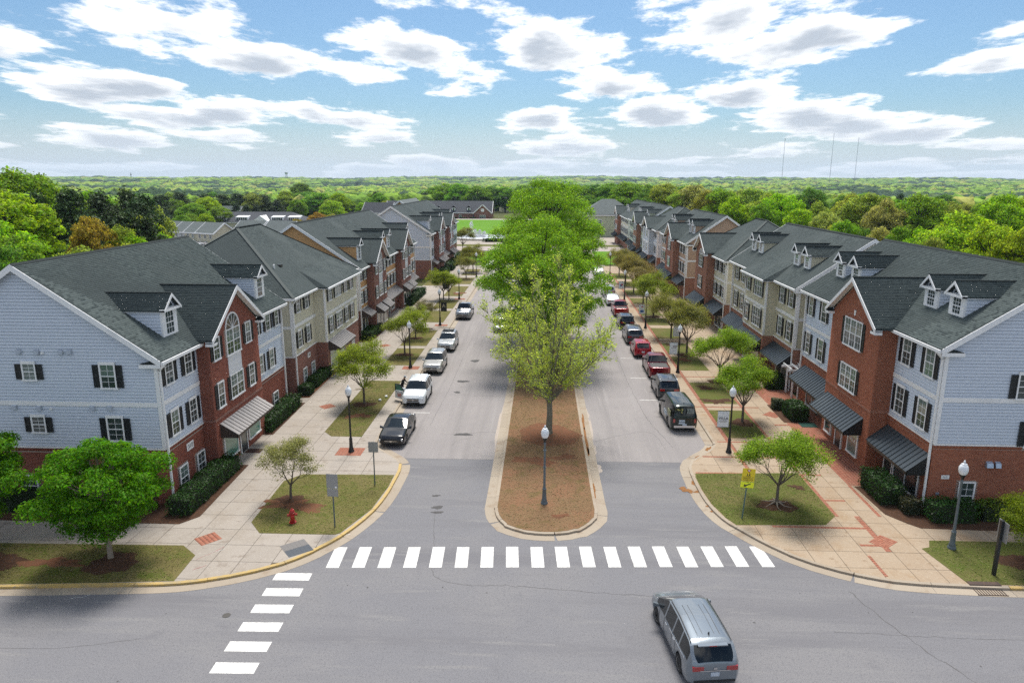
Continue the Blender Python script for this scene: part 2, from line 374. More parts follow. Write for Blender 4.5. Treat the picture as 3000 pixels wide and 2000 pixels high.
crack([(-8.4, 50), (-8.2, 60), (-8.3, 75), (-8.2, 100)], .025, street, tar, 6)
crack([(3.2, 47), (7.6, 49.5), (8.4, 46)], .016, street, tar, 31)
crack([(-6.3, 45.9), (-6.0, 47), (-5.3, 47.5)], .02, street, tar, 7)
crack([(13.8, 29.2), (14.6, 26.5), (15.6, 24.2), (16.6, 22.6), (18.2, 20.4)], .045, cross, tar, 8)
crack([(-5.6, 33.6), (-5.2, 31.4), (-5.0, 29.6), (-3.5, 28.9), (-1.0, 28.9), (3, 28.5), (6, 28.4)], .03, cross, tar, 9)
crack([(-5.9, 36.2), (-5.7, 34.4), (-5.55, 33.4)], .02, cross, tar, 10)
crack([(12, 26.2), (18, 26.0), (26, 26.1)], .02, cross, tar, 11)
crack([(-16, 24.4), (-20, 23.6), (-27, 23.9)], .02, cross, tar, 12)
for i, (x, y, a, b) in enumerate([(-5.85, 36.6, .35, .18), (-5.75, 36.0, .3, .15), (-6.15, 38.1, .25, .12), (-5.7, 48.3, .55, .3), (-7.3, 62, .5, .4), (-7.4, 58.6, .3, .25), (-6.9, 69.5, .5, .4)]):
    blob('oil_stain', x, y, a, b, .004, asph_dark, street if y > 43.7 else cross, i)
for i, (x, y) in enumerate([(-13.25, 26.1), (7.3, 26.2)]):
    mb = MB(); mb.lathe([(.17, .003), (.17, .012), (.02, .014)], 16, (x, y, 0)); mb.build('manhole_cover', surf('iron_cover', (.06, .055, .05), .7), cross)
rs = random.Random(5)
for i in range(26):
    x, y = rs.uniform(-16, 24), rs.uniform(20, 29); blob('pock_mark', x, y, rs.uniform(.02, .06), rs.uniform(.02, .05), .004, asph_dark, cross, i+60, 9)
# pale dust along the right median kerb
dust = surf('gutter_dust', (.40, .34, .29), .95, var=((8, .45, .7, (.30, .26, .23)),), coord='World')
for i, (y, a, b) in enumerate([(45.6, .2, 1.3), (49.5, .12, 3.0), (53.6, .16, 1.4), (42.4, .3, .7)]): blob('dust_patch', 3.45+.1*(i % 2), y, a, b, .005, dust, street if y > 44 else cross, i+90, rough=.4)
for i, (y, a, b) in enumerate([(50, .1, 5)]): blob('dust_patch', -3.25, y, a, b, .005, dust, street, i+97, rough=.4)
# crosswalk stripes
def quad4(name, c, a, la, b, lb, z, mat, parent):
    mb = MB(); a = Vector(a).normalized()*la/2; b = Vector(b).normalized()*lb/2; c = Vector(c)
    mb.add([(*(c-a-b), z), (*(c+a-b), z), (*(c+a+b), z), (*(c-a+b), z)], [(0, 1, 2, 3)]); return mb.build(name, mat, parent)
ra = Vector((20.03, 1.06)).normalized(); rb = Vector((-ra.y, ra.x))
for i in range(18):
    c = Vector((-10.25, 30.98))+ra*(.31+i*1.222)+Vector((0, .012*math.sin(i*2.1))); quad4('crosswalk_stripe', c, ra, .61, rb, 1.94, .006, paint_w, cross)
for i in range(6):
    c = Vector((-11.5, 29.18-i*1.262)); quad4('crosswalk_stripe', c, (1, .03), 1.68, (-.03, 1), .62, .006, paint_w, cross)
for i, (x0, x1, y) in enumerate([(8.1, 9.6, 57.2), (8.1, 9.6, 63.9), (8.0, 9.4, 71.4), (-10.2, -8.9, 53.0)]):
    mb = MB(); mb.add([(x0, y-.05, .006), (x1, y-.05, .006), (x1, y+.05, .006), (x0, y+.05, .006)], [(0, 1, 2, 3)]); mb.build('bay_line', paint_w, street)
# clay mud washed into the right gutter
mud = surf('clay_mud', (.24, .105, .03), .95, var=((5, .45, .7, (.17, .075, .025)),), bump=((12, .05),), coord='World')

# kerbs and gutters, in cast pieces
kerb_l = empty('kerb_left', (0, 0, 0), kind='structure'); kerb_r = empty('kerb_right', (0, 0, 0), kind='structure'); kerb_m = empty('median_kerb', (0, 0, 0), kind='structure')
drain = (19.45, 20.7)
def kerbs(path, root, sgn, matf, step=3.0, ymax=130):
    for ch in chunks(path, step):
        mid = ch[len(ch)//2]
        if mid.y > ymax or abs(mid.x) > 40: st = True
        k = strip(ch, sgn*0, sgn*.17, KH+.002, KH-.015, -.02); k.build('kerb_stone', matf(mid), root)
        g = strip(ch, sgn*.17, sgn*.72, .014, .010, -.02); g.build('gutter_pan', kerb_conc, root)
Lr, Rr = resample(Lp, .5), resample(Rp, .5)
kerbs(Lr, kerb_l, 1, lambda p: kerb_yel if (p.y < 43.2) else kerb_conc)
kerbs(Rr, kerb_r, -1, lambda p: kerb_yel if (p.x > 20.8 and p.y < 40) else kerb_conc)
ny = 36.6; med = [(-2.45, 128)]+[(-2.45, y) for y in (100, 70, 50)]+[(-2.45, 38), (-2.45, ny), (-2.2, 35.3), (-1.55, 34.35), (-.6, 33.9), (.3, 33.8), (1.2, 33.95), (2.15, 34.5), (2.78, 35.5), (2.95, ny), (2.9, 38), (2.8, 50), (2.7, 70), (2.7, 100), (2.7, 128)]
Mp = smooth_path(med); kerbs(resample(Mp, .5), kerb_m, -1, lambda p: kerb_conc)
# mud and a storm drain
for i, (x, y, a, b, rz) in enumerate([(9.35, 40.3, .22, .5, .1), (9.3, 39.4, .26, .22, 0), (8.55, 39.6, .28, .42, .3), (9.5, 37.5, .26, .1, .2), (9.6, 36.9, .2, .16, 0), (10.6, 45.0, .75, .1, .6), (11.35, 46.3, .45, .12, 1.1)]): blob('mud_patch', x, y, a, b, .02, mud, kerb_r, 120+i, rough=.5, rz=rz)
for i, (y, b) in enumerate([(39.3, .9), (45.5, .8), (47.6, 2.4), (51.5, 1.6)]): blob('mud_patch', 3.1, y, .1, b, .02, mud, kerb_m, 140+i, rough=.4)
iron = surf('rusty_iron', (.055, .035, .028), .8, var=((9, .45, .7, (.09, .05, .03)),))
dr = empty('storm_drain', (20.1, 29.55, 0), label='rusty iron storm drain grate with hood set in the kerb by the black post', cat='drain')
mb = MB()
for k in range(11): mb.box(-.62+k*.12, -.58+k*.12, -.38, .22, .018, .03)
mb.box(-.66, .66, -.40, -.36, .016, .034); mb.box(-.66, .66, .2, .24, .016, .034); mb.build('grate', iron, dr)
mb = MB(); mb.box(-.7, .7, .22, .50, .016, .165); mb.build('hood', iron, dr)

# ------------------------------------------------------------------ pavements: slabs, plots, pavers
def clip(poly, x0, x1, y0, y1):
    def cut(P, f, inter):
        out = []
        for i in range(len(P)):
            a, b = P[i-1], P[i]; fa, fb = f(a), f(b)
            if fb >= 0:
                if fa < 0: out.append(inter(a, b, fa, fb))
                out.append(b)
            elif fa >= 0: out.append(inter(a, b, fa, fb))
        return out
    it = lambda a, b, fa, fb: (a[0]+(b[0]-a[0])*fa/(fa-fb), a[1]+(b[1]-a[1])*fa/(fa-fb))
    for f in (lambda p: p[0]-x0, lambda p: x1-p[0], lambda p: p[1]-y0, lambda p: y1-p[1]):
        poly = cut(poly, f, it)
        if len(poly) < 3: return []
    return poly
def area(P): return abs(sum(P[i-1][0]*P[i][1]-P[i][0]*P[i-1][1] for i in range(len(P))))/2
def inside(p, poly):
    c = False
    for i in range(len(poly)):
        a, b = poly[i-1], poly[i]
        if (a[1] > p[1]) != (b[1] > p[1]) and p[0] < (b[0]-a[0])*(p[1]-a[1])/(b[1]-a[1])+a[0]: c = not c
    return c
def xy(path): return [(p.x, p.y) for p in path]
def prism(poly, z0, z1):
    mb = MB(); mb.ext([(x, y, z0) for x, y in poly], (0, 0, z1-z0)); return mb
PLOTS_L = {'corner': [(-15.45, 34.1), (-15.62, 39.4), (-14.8, 40.45), (-9.12, 40.62), (-9.12, 38.9), (-9.42, 35.9), (-10.38, 33.15), (-10.62, 32.98), (-14.55, 32.94)],
    'front': [(-60, 30.6), (-27.15, 31.3), (-17.85, 31.52), (-16.8, 30.62), (-16.68, 28.36), (-20.2, 28.04), (-24.4, 27.72), (-32, 27.22), (-60, 25.62)]}
for i, (a, b) in enumerate([(47.1, 61.4), (66.9, 74.0), (75.2, 83.4), (88.3, 96.4), (98.2, 105.4), (109, 119.5), (122, 130.2), (133.6, 136.6), (138.4, 143.0)]):
    c = .9 if i == 0 else 0
    PLOTS_L['strip%d' % i] = [(-15.75, a+c), (-15.0, a), (-12.82, a), (-12.82, b), (-15.75, b)]
PLOTS_R = {'corner': [(9.55, 41.75), (15.95, 42.15), (15.98, 36.35), (15.1, 35.3), (10.35, 35.05), (9.98, 35.85), (9.58, 37.6), (9.45, 39.4), (9.45, 41.2)],
    'front': [(19.35, 33.15), (19.7, 33.85), (60, 34.2), (60, 30.45), (22, 29.84), (19.4, 29.9), (19.35, 30.2), (18.9, 33.0)]}
for i, (a, b) in enumerate([(48.2, 54.4), (56.1, 62.2), (66.4, 71.8), (72.9, 77.9), (80.4, 86.2), (88.0, 92.6), (94.4, 99.5), (103.6, 108.6), (111.6, 117), (121, 127), (130, 138)]):
    PLOTS_R['strip%d' % i] = [(13.15, a), (15.9, a), (15.9, b), (13.15, b)]
REG_L = xy(Lr)+[(-180, 60), (-20.3, 60), (-20.3, 190)]
REG_R = xy(Rr)+[(180, 60), (20.8, 60), (20.8, 190)]
def pavement(name, reg, plots, mat, xs, ys, root_kind, parts):
    root = empty(name, (0, 0, 0), kind='structure')
    for poly in parts:
        mb = prism(poly, -.03, .112); mb.build('bedding', base_dirt, root)
    n = 0
    for x0, x1 in zip(xs, xs[1:]):
        for y0, y1 in zip(ys, ys[1:]):
            P = clip(reg, x0+.012, x1-.012, y0+.012, y1-.012)
            if len(P) < 3 or area(P) < .03: continue
            cs = [(x0, y0), (x1, y0), (x1, y1), (x0, y1), ((x0+x1)/2, (y0+y1)/2)]
            if any(all(inside(c, q) for c in cs) for q in plots.values()): continue
            Q = []
            for p in P:
                if not Q or abs(p[0]-Q[-1][0])+abs(p[1]-Q[-1][1]) > 1e-4: Q.append(p)
            if len(Q) < 3: continue
            prism(Q, .05, KH+random.Random(n).uniform(-.002, .002)).build('slab', mat, root); n += 1
    return root
def frange(a, b, s): return [a+i*(b-a)/round((b-a)/s) for i in range(round((b-a)/s)+1)]
xsL = [-60, -50]+frange(-45, -20.8, 1.55)[:-1]+[-20.8, -19.4, -17.6, -15.75, -14.4, -12.82, -11.2, -9.0]
ysL = [25.5]+frange(27.0, 60, 1.55)[0:]+frange(60, 110, 2.0)[1:]+frange(110, 150, 4)[1:]
polyL1 = [p for p in xy(Lr) if p[1] < 150 and p[0] > -61]+[(-60, 36), (-20.75, 36), (-20.75, 150)]
pav_l = pavement('pavement_left', polyL1, PLOTS_L, conc, xsL, ysL, 's', [polyL1])
xsR = [9.3, 11.3, 13.15, 14.5, 15.9, 17.3, 18.6, 20, 21.4]+frange(21.4, 45, 1.6)[1:]+[52, 60]
ysR = frange(29.5, 60, 1.55)+frange(60, 110, 2.0)[1:]+frange(110, 150, 4)[1:]
polyR1 = [p for p in xy(Rr) if p[1] < 150 and p[0] < 61]+[(60, 37.4), (21.4, 37.4), (21.4, 150)]
pav_r = pavement('pavement_right', polyR1, PLOTS_R, conc_warm, xsR, ysR, 's', [polyR1])
def plot(name, P, mat, z=KH+.012, amp=.03, parent=None, kind='structure'):
    """grass plot as a slightly domed, finely faceted bed"""
    xs = [p[0] for p in P]; ys = [p[1] for p in P]
    mb = prism(P, .05, z); o = mb.build(name, mat, parent, kind=kind if parent is None else None); return o
for k, P in PLOTS_L.items(): plot('grass_plot', P, grass_l)
for k, P in PLOTS_R.items(): plot('grass_plot', P, grass_r)
medP = xy(resample(Mp, .5)); plot('median_grass', medP, grass_m)
def bed(name, cx, cy, rx, ry, mat, seed, z=KH+.018, rough=.25):
    """low mound of mulch or bare clay"""
    rr = random.Random(seed); ph = [rr.uniform(0, 6.28) for _ in range(3)]; mb = MB(); vs = [(cx, cy, z+.05)]; n = 26; fs = []
    for k, f in ((1, .55), (2, 1.0)):
        for i in range(n):
            t = 2*math.pi*i/n; q = f*(1+rough*(.5*math.sin(2*t+ph[0])+.4*math.sin(3*t+ph[1])+.4*math.sin(7*t+ph[2])))
            vs.append((cx+rx*q*math.cos(t), cy+ry*q*math.sin(t), z+(.035 if k == 1 else -.012)))
    for i in range(n):
        j = (i+1) % n; fs += [(0, 1+i, 1+j), (1+i, 1+n+i, 1+n+j, 1+j)]
    mb.add(vs, fs); return mb.build(name, mat, kind='structure', smooth=True)
# brick pavers (a border strip is one part: the single bricks are too small to pick apart)
def paver_rect(parent, x0, x1, y0, y1, bl=.2, bw=.1, z=KH+.004, along='x', name='paver_border'):
    vs, fs = [], []; rr = random.Random(int(x0*100+y0*10))
    nx, ny2 = (max(1, round((x1-x0)/(bl if along == 'x' else bw))), max(1, round((y1-y0)/(bw if along == 'x' else bl))))
    dx, dy = (x1-x0)/nx, (y1-y0)/ny2
    for i in range(nx):
        for j in range(ny2):
            ox = (dx/2 if (j % 2 and along == 'x' and nx > 2) else 0); oy = (dy/2 if (i % 2 and along == 'y' and ny2 > 2) else 0)
            a0, a1 = max(x0, x0+i*dx+.004+ox-(dx/2 if ox else 0)), min(x1, x0+(i+1)*dx-.004+ox-(dx/2 if ox else 0)); b0, b1 = y0+j*dy+.004, y0+(j+1)*dy-.004
            zz = z+rr.uniform(-.002, .002); b = len(vs)
            vs += [(a0, b0, .09), (a1, b0, .09), (a1, b1, .09), (a0, b1, .09), (a0, b0, zz), (a1, b0, zz), (a1, b1, zz), (a0, b1, zz)]
            fs += [(b+4, b+5, b+6, b+7), (b, b+1, b+5, b+4), (b+1, b+2, b+6, b+5), (b+2, b+3, b+7, b+6), (b+3, b, b+4, b+7)]
    o = link(name, arr_mesh(name, vs, fs, paver), parent, kind='stuff'); return o
P_ = lambda *a, **k: paver_rect(pav_r, *a, **k)
P_(12.85, 13.13, 46.4, 140, along='y'); P_(18.35, 21.35, 40.4, 61, name='paver_field'); P_(18.3, 18.5, 36.4, 40.4, along='y'); P_(17.3, 18.35, 46.0, 46.25); P_(17.3, 18.35, 51.0, 51.25)
for y in (35.0, 41.9, 47.4, 55.2, 64.2, 79.0, 101.5): P_(9.6 if 35 < y < 43 else 12.2, 17.3, y-.1, y+.1)
for y in (44.6, 33.2, 38.3): P_(10.6 if y > 40 else 15.98, 17.3, y-.1, y+.1)
P_(15.92, 16.12, 42.3, 60, along='y'); P_(15.98, 16.18, 36.3, 41.9, along='y'); P_(17.0, 17.28, 32.6, 36.4, along='y'); P_(15.9, 16.05, 30.3, 32.2, along='y'); P_(12.9, 13.13, 41.9, 46.4, along='y')
P_(14.7, 16.2, 44.1, 45.1) if False else None
PL = lambda *a, **k: paver_rect(pav_l, *a, **k)
def paver_turned(parent, cx, cy, w, h, rz, name='paver_inset'):
    o = paver_rect(parent, -w/2, w/2, -h/2, h/2, name=name); o.location = (cx, cy, 0); o.rotation_euler = (0, 0, rz); return o
paver_turned(pav_l, -16.93, 32.24, 1.05, 1.0, R(47)); paver_turned(pav_l, -17.3, 53.8, 1.05, 1.0, R(45)); paver_turned(pav_l, -17.4, 75.2, 1.05, 1.0, R(45))
paver_turned(pav_r, 17.9, 53.5, 1.2, 1.1, R(45)); paver_turned(pav_r, 17.3, 33.6, 1.2, .9, R(40))
PL(-13.75, -12.0, 43.6, 45.0); PL(-13.6, -12.0, 65.4, 66.6); PL(-13.6, -12.0, 86.0, 87.1); PL(-13.6, -12.0, 105.8, 107)
# tactile kerb ramp
ramp_g = surf('tactile_grey', (.17, .16, .155), .9); ramp_d = surf('tactile_dark', (.075, .085, .10), .9)
ct = Vector((-12.12, 31.55)); t1 = Vector((.93, .75)).normalized(); t2 = Vector((-t1.y, t1.x))
for nm, off, mm in (('ramp_panel', .34, ramp_g), ('ramp_panel', -.34, ramp_d)):
    c = ct+t2*off; mb = MB(); a = t1*.62; b = t2*.335
    mb.ext([(*(c-a-b), .10), (*(c+a-b), .10), (*(c+a+b), .10), (*(c-a+b), .10)], (0, 0, KH+.006-.10))
    for i in range(6):
        for j in range(4):
            q = c+t1*(-.5+i*.2)+t2*(-.25+j*.165); mb.box(q.x-.02, q.x+.02, q.y-.02, q.y+.02, KH+.004, KH+.012)
    mb.build(nm, mm, pav_l)
# spray marks left by surveyors
spray = surf('spray_paint', (.45, .12, .12), .9); sprayw = surf('spray_white', (.7, .7, .68), .9)
for i, (pts, m_) in enumerate([([(-16.6, 30.2), (-16.0, 31.0), (-15.7, 31.6)], spray), ([(-16.3, 29.3), (-15.7, 29.9)], spray), ([(-16.2, 30.9), (-15.5, 31.3)], sprayw)]): crack(pts, .02, pav_l, m_, 40+i, KH+.007)
crack([(-20.6, 27.0), (-20.0, 27.25), (-19.7, 27.5), (-19.5, 27.3)], .035, cross, sprayw, 50, .007)
crack([(-10.2, 33.0), (-9.9, 33.3), (-9.7, 33.2)], .03, cross, sprayw, 51, .02)
# wide ground beyond the street
def terrain():
    rr = np.random.RandomState(3); d = np.concatenate([[0, 12, 26], np.linspace(40, 400, 19), np.geomspace(430, 9000, 34)]); a = np.radians(np.linspace(-180, 180, 145)[:-1]); v, f = [], []
    for i, r in enumerate(d):
        for t in a: x, y = r*math.sin(t), r*math.cos(t); v.append((x, y, ground_z(x, y)-.06))
    n = len(a)
    for i in range(len(d)-1):
        for j in range(n): k = (j+1) % n; f.append((i*n+j, i*n+k, (i+1)*n+k, (i+1)*n+j))
    return v, [q[::-1] for q in f]
def sst(x, a, b): t = min(1, max(0, (x-a)/(b-a))); return t*t*(3-2*t)
def ground_z(x, y):
    d = math.hypot(x, y)
    z = -16*sst(d, 330, 900)+15*sst(d, 1500, 4200)
    z -= 3.5*sst(d, 130, 300)*(1 if abs(x) > 60 else sst(abs(x), 30, 60))*(1-sst(d, 600, 1200))
    th = math.atan2(x, max(y, 1))
    z += sst(d, 450, 1100)*(4*math.sin(th*9+d*.0071)+5*math.sin(th*4.3-d*.0043+1)+3*math.sin(th*17+d*.011)) + sst(d, 2500, 4500)*(6*math.sin(th*3.1+.9)+5*math.sin(th*13+2)+3.5*math.sin(th*29)-18*max(0, th-.1))
    return z
tv, tf = terrain(); o = link('ground', arr_mesh('ground', tv, tf, field_soil, True), kind='structure')
# ------------------------------------------------------------------ windows, awnings, pieces
MC = {}
def cached(key, fn):
    if key not in MC: MC[key] = fn()
    return MC[key]
box_pane = lambda w, h: cached(('pane', round(w, 2), round(h, 2)), lambda: MB().box(-w/2, w/2, -.006, .006, 0, h))
def pane_mesh(w, h, m):
    return cached(('panem', round(w, 3), round(h, 3), m.name), lambda: MB().box(-w/2, w/2, -.006, .006, 0, h).mesh('pane', m))
def win_frame(w, h, cols, rows, units=1, arch=0, lintel=True, rail=True, mats=None):
    """white casing, meeting rail, muntins, sill and head; front faces -y, wall plane y=0; origin bottom centre"""
    def mk():
        mb = MB(); c = .085; W2 = w/2
        mb.box(-W2-c, -W2, -.06, 0, 0, h); mb.box(W2, W2+c, -.06, 0, 0, h); mb.box(-W2-c-.04, W2+c+.04, -.09, 0, -.09, 0)
        if not arch: mb.box(-W2-c, W2+c, -.065, 0, h, h+(.17 if lintel else .07))
        if units > 1:
            for k in range(1, units): x = -W2+w*k/units; mb.box(x-.045, x+.045, -.055, 0, 0, h)
        uw = (w-.09*(units-1))/units
        for k in range(units):
            xc = -W2+uw/2+k*(uw+.09)
            if rail: mb.box(xc-uw/2, xc+uw/2, -.045, 0, h/2-.025, h/2+.025)
            for i in range(1, cols): x = xc-uw/2+uw*i/cols; mb.box(x-.009, x+.009, -.034, 0, 0, h)
            for z0, z1 in (((0, h/2), (h/2, h)) if rail else ((0, h),)):
                for j in range(1, rows): z = z0+(z1-z0)*j/rows; mb.box(xc-uw/2, xc+uw/2, -.033, 0, z-.009, z+.009)
        if arch:
            n = 14; prev = None
            for k in range(n+1):
                t = math.pi*k/n; a = (-math.cos(t)*(W2+c), h+math.sin(t)*(arch+c)); b = (-math.cos(t)*W2, h+math.sin(t)*arch)
                if prev:
                    (pa, pb) = prev
                    mb.ext([(pa[0], -.06, pa[1]), (a[0], -.06, a[1]), (b[0], -.06, b[1]), (pb[0], -.06, pb[1])], (0, .06, 0))
                prev = (a, b)
            mb.box(-W2, W2, -.05, 0, h-.03, h+.03)
            for k in range(1, 6):
                t = math.pi*k/6; mb.beam((0, -.025, h), (-math.cos(t)*W2, -.025, h+math.sin(t)*arch), .024, .024, upv=(0, 1, 0))
        return mb.mesh('window', white)
    return cached(('win', w, h, cols, rows, units, arch, lintel, rail), mk)
def window(root, x, y, z, w, h, rz=0, cols=2, rows=2, units=1, arch=0, each=False, shut=0, lintel=True, rail=True, gm=None, name='window', rr=None):
    rr = rr or random
    wo = link(name, win_frame(round(w, 2), round(h, 2), cols, rows, units, round(arch, 2), lintel, rail), root, (x, y, z), rz)
    uw = (w-.09*(units-1))/units
    blind = rr.random()
    for k in range(units):
        xc = -w/2+uw/2+k*(uw+.09)
        if each and cols*rows*units <= 18:
            zz = ((0, h/2), (h/2, h)) if rail else ((0, h),)
            for q, (z0, z1) in enumerate(zz):
                for i in range(cols):
                    for j in range(rows):
                        pw, ph = uw/cols, (z1-z0)/rows; m = gm or (glass_b if (blind > .45 and q == 1) or blind > .85 else glass)
                        link('pane', pane_mesh(pw, ph, m), wo, (xc-uw/2+pw*(i+.5), -.018, z0+ph*j))
        else:
            zz = ((0, h/2), (h/2, h)) if rail else ((0, h),)
            for q, (z0, z1) in enumerate(zz):
                m = gm or (glass_b if (blind > .5 and q == 1) or blind > .85 else glass)
                link('pane', pane_mesh(uw, z1-z0, m), wo, (xc, -.018, z0))
    if arch:
        def mk():
            mb = MB(); n = 14
            mb.ext([(0, -.012, h)]+[(-math.cos(math.pi*k/n)*w/2, -.012, h+math.sin(math.pi*k/n)*arch) for k in range(n+1)], (0, .01, 0)); return mb.mesh('arch_pane', glass)
        link('pane', cached(('archp', w, h, arch), mk), wo)
    if shut:
        sw = .36
        def mk():
            mb = MB(); mb.box(-sw/2, sw/2, -.035, 0, 0, h)
            for z0, z1 in ((.05, h*.46), (h*.54, h-.05)):
                n = max(3, int((z1-z0)/.085))
                for i in range(n): zc = z0+(z1-z0)*(i+.5)/n; mb.add([(-sw/2+.05, -.037, zc-.03), (sw/2-.05, -.037, zc-.03), (sw/2-.05, -.052, zc+.02), (-sw/2+.05, -.052, zc+.02)], [(0, 1, 2, 3)])
            mb.box(-sw/2, -sw/2+.045, -.055, -.03, 0, h); mb.box(sw/2-.045, sw/2, -.055, -.03, 0, h)
            for z in (0, h/2-.04, h-.06): mb.box(-sw/2, sw/2, -.055, -.03, z, z+.06)
            return mb.mesh('shutter', shutm)
        me = cached(('shut', round(h, 2)), mk)
        for s in ((-1, 1) if shut == 2 else ((-1,) if shut == -1 else (1,))):
            d = s*(w/2+.09+sw/2); link('shutter', me, root, (x+d*math.cos(rz), y+d*math.sin(rz), z), rz)
    return wo
def awning(root, u0, u1, yw, zt, zb, proj, mp, mf, pw=.42):
    """sheet-metal awning: standing-seam panels on a dark frame"""
    n = max(2, round((u1-u0)/pw)); pw = (u1-u0)/n
    fr = MB(); yo = yw-proj
    for u in (u0, u1):
        s = .02 if u == u0 else -.02
        fr.ext([(u, yw, zt-.02), (u, yo, zb-.02), (u, yo, zb-.20), (u, yw, zb-.20)], (s, 0, 0))
    fr.box(u0, u1, yo, yo+.03, zb-.20, zb-.015); fr.box(u0, u1, yw-.03, yw, zt-.1, zt-.02)
    fr.ext([(u0+.02, yw-.03, zt-.03), (u0+.02, yo+.03, zb-.03), (u0+.02, yo+.03, zb-.05), (u0+.02, yw-.03, zt-.05)], (u1-u0-.04, 0, 0))
    a = fr.build('awning', mf, root)
    def mk():
        mb = MB(); sl = Vector((0, -proj-.04, zb-zt)); nn = Vector((0, zb-zt, proj)).normalized()
        mb.ext([(.006, 0, 0), (pw-.006, 0, 0), (pw-.006, sl.y, sl.z), (.006, sl.y, sl.z)], nn*.012)
        mb.ext([(0, 0, 0), (.045, 0, 0), (.045, sl.y, sl.z), (0, sl.y, sl.z)], nn*.05); return mb.mesh('metal_panel', mp)
    me = cached(('awnp', round(pw, 3), round(zt-zb, 2), round(proj, 2), mp.name), mk)
    for i in range(n): link('metal_panel', me, a, (u0+i*pw, yw, zt))
    return a
CUBE6 = np.array([(0, 3, 2, 1), (4, 5, 6, 7), (0, 1, 5, 4), (1, 2, 6, 5), (2, 3, 7, 6), (3, 0, 4, 7)])
def brick_course(org, a, n, w, z0, z1, holes=(), top=None, soldier=True):
    """brick boxes on a wall plane: org + a*s (horizontal) + z, proud along n. Returns list of (s0, s1, z0, z1)"""
    out = []; bl, bh, g = .203, .057, .0100; row = 0; z = z0
    zs = z1-.21 if soldier else z1
    while z+bh <= zs+.001:
        s = -(bl+g)/2 if row % 2 else 0.
        lo, hi = (0, w) if top is None else top(z+bh)
        while s < hi:
            a0, a1 = max(s, lo), min(s+bl, hi)
            if a1-a0 > .03 and not any(a1 > h[0] and a0 < h[1] and z+bh > h[2] and z < h[3] for h in holes): out.append((a0, a1, z, z+bh))
            s += bl+g
        z += bh+g; row += 1
    if soldier:
        s = 0
        while s < w-.05:
            if not any(s+.057 > h[0] and s < h[1] and z1 > h[2] and zs < h[3] for h in holes): out.append((s, s+.058, zs+.008, z1))
            s += .068
    return out
def lay_bricks(root, faces, mat, cam_local, limit=300):
    """faces: (org, a, n, pieces). 300 nearest whole bricks become parts, the rest one part"""
    V, full = [], []
    for org, a, n, P in faces:
        org, a, n = np.array(org, float), np.array(a, float), np.array(n, float)
        for p in P:
            s0, s1, z0, z1 = p; c = org+a*(s0+s1)/2+np.array((0, 0, (z0+z1)/2))
            if abs(s1-s0-.203) < .001: full.append((np.linalg.norm(c-cam_local), c, a, n, p, org))
            else: V.append((org, a, n, p))
    full.sort(key=lambda q: q[0])
    def mk(): return MB().box(-.1015, .1015, -.012, .01, -.0285, .0285).mesh('brick', mat)
    me = cached(('brick', mat.name), mk)
    for d, c, a, n, p, org in full[:limit]:
        o = link('brick', me, root, tuple(c)); o.rotation_euler = (0, 0, math.atan2(a[1], a[0]) if abs(np.cross(a, (0, 0, 1)).dot(n)-1) < .1 else math.atan2(-a[1], -a[0]))
    V += [(org, a, n, p) for d, c, a, n, p, org in full[limit:]]
    rr = np.random.RandomState(1); vs = np.empty((len(V), 8, 3)); Z = np.array((0, 0, 1.))
    for i, (org, a, n, (s0, s1, z0, z1)) in enumerate(V):
        pr = .012+rr.uniform(-.002, .002)
        for k, (s, q) in enumerate(((s0, 0), (s1, 0), (s1, 1), (s0, 1))):
            b = org+a*s+n*(pr if q == 0 else -.01); vs[i, k] = b+Z*z0; vs[i, k+4] = b+Z*z1
    fs = (CUBE6[[0, 1, 2, 3, 5]][None]+(np.arange(len(V))*8)[:, None, None]).reshape(-1, 4)
    # outward winding needs a x z == n; otherwise flip
    flip = np.repeat([np.cross(a, Z).dot(n) < 0 for _, a, n, _ in V], 5); fs[flip] = fs[flip][:, ::-1]
    o = link('brickwork', arr_mesh('brickwork', vs.reshape(-1, 3), fs, mat), root, kind='stuff'); return o
def boards(root, org, a, n, z0, z1, span, mat, step=.18, holes=()):
    org, a, n = Vector(org), Vector(a), Vector(n); z = z0
    while z < z1-.02:
        zt = min(z+step, z1); l0, h0 = span(z); l1, h1 = span(zt)
        if h0-l0 > .05:
            mb = MB(); P = lambda s, pr, zz: org+a*s+n*pr+Vector((0, 0, zz))
            h1 = max(h1, l1+.01)
            zb = z+.02; q = [P(l0, .048, zb), P(h0, .048, zb), P(h1, .010, zt), P(l1, .010, zt)]; b = [P(l0, 0, zb), P(h0, 0, zb), P(h1, 0, zt), P(l1, 0, zt)]
            fs = [(0, 1, 2, 3), (4, 5, 1, 0), (5, 6, 2, 1), (6, 7, 3, 2), (7, 4, 0, 3)]
            if a.cross(Vector((0, 0, 1))).dot(n) < 0: fs = [f[::-1] for f in fs]
            mb.add(q+b, fs); mb.build('siding_board', mat, root)
        z += step
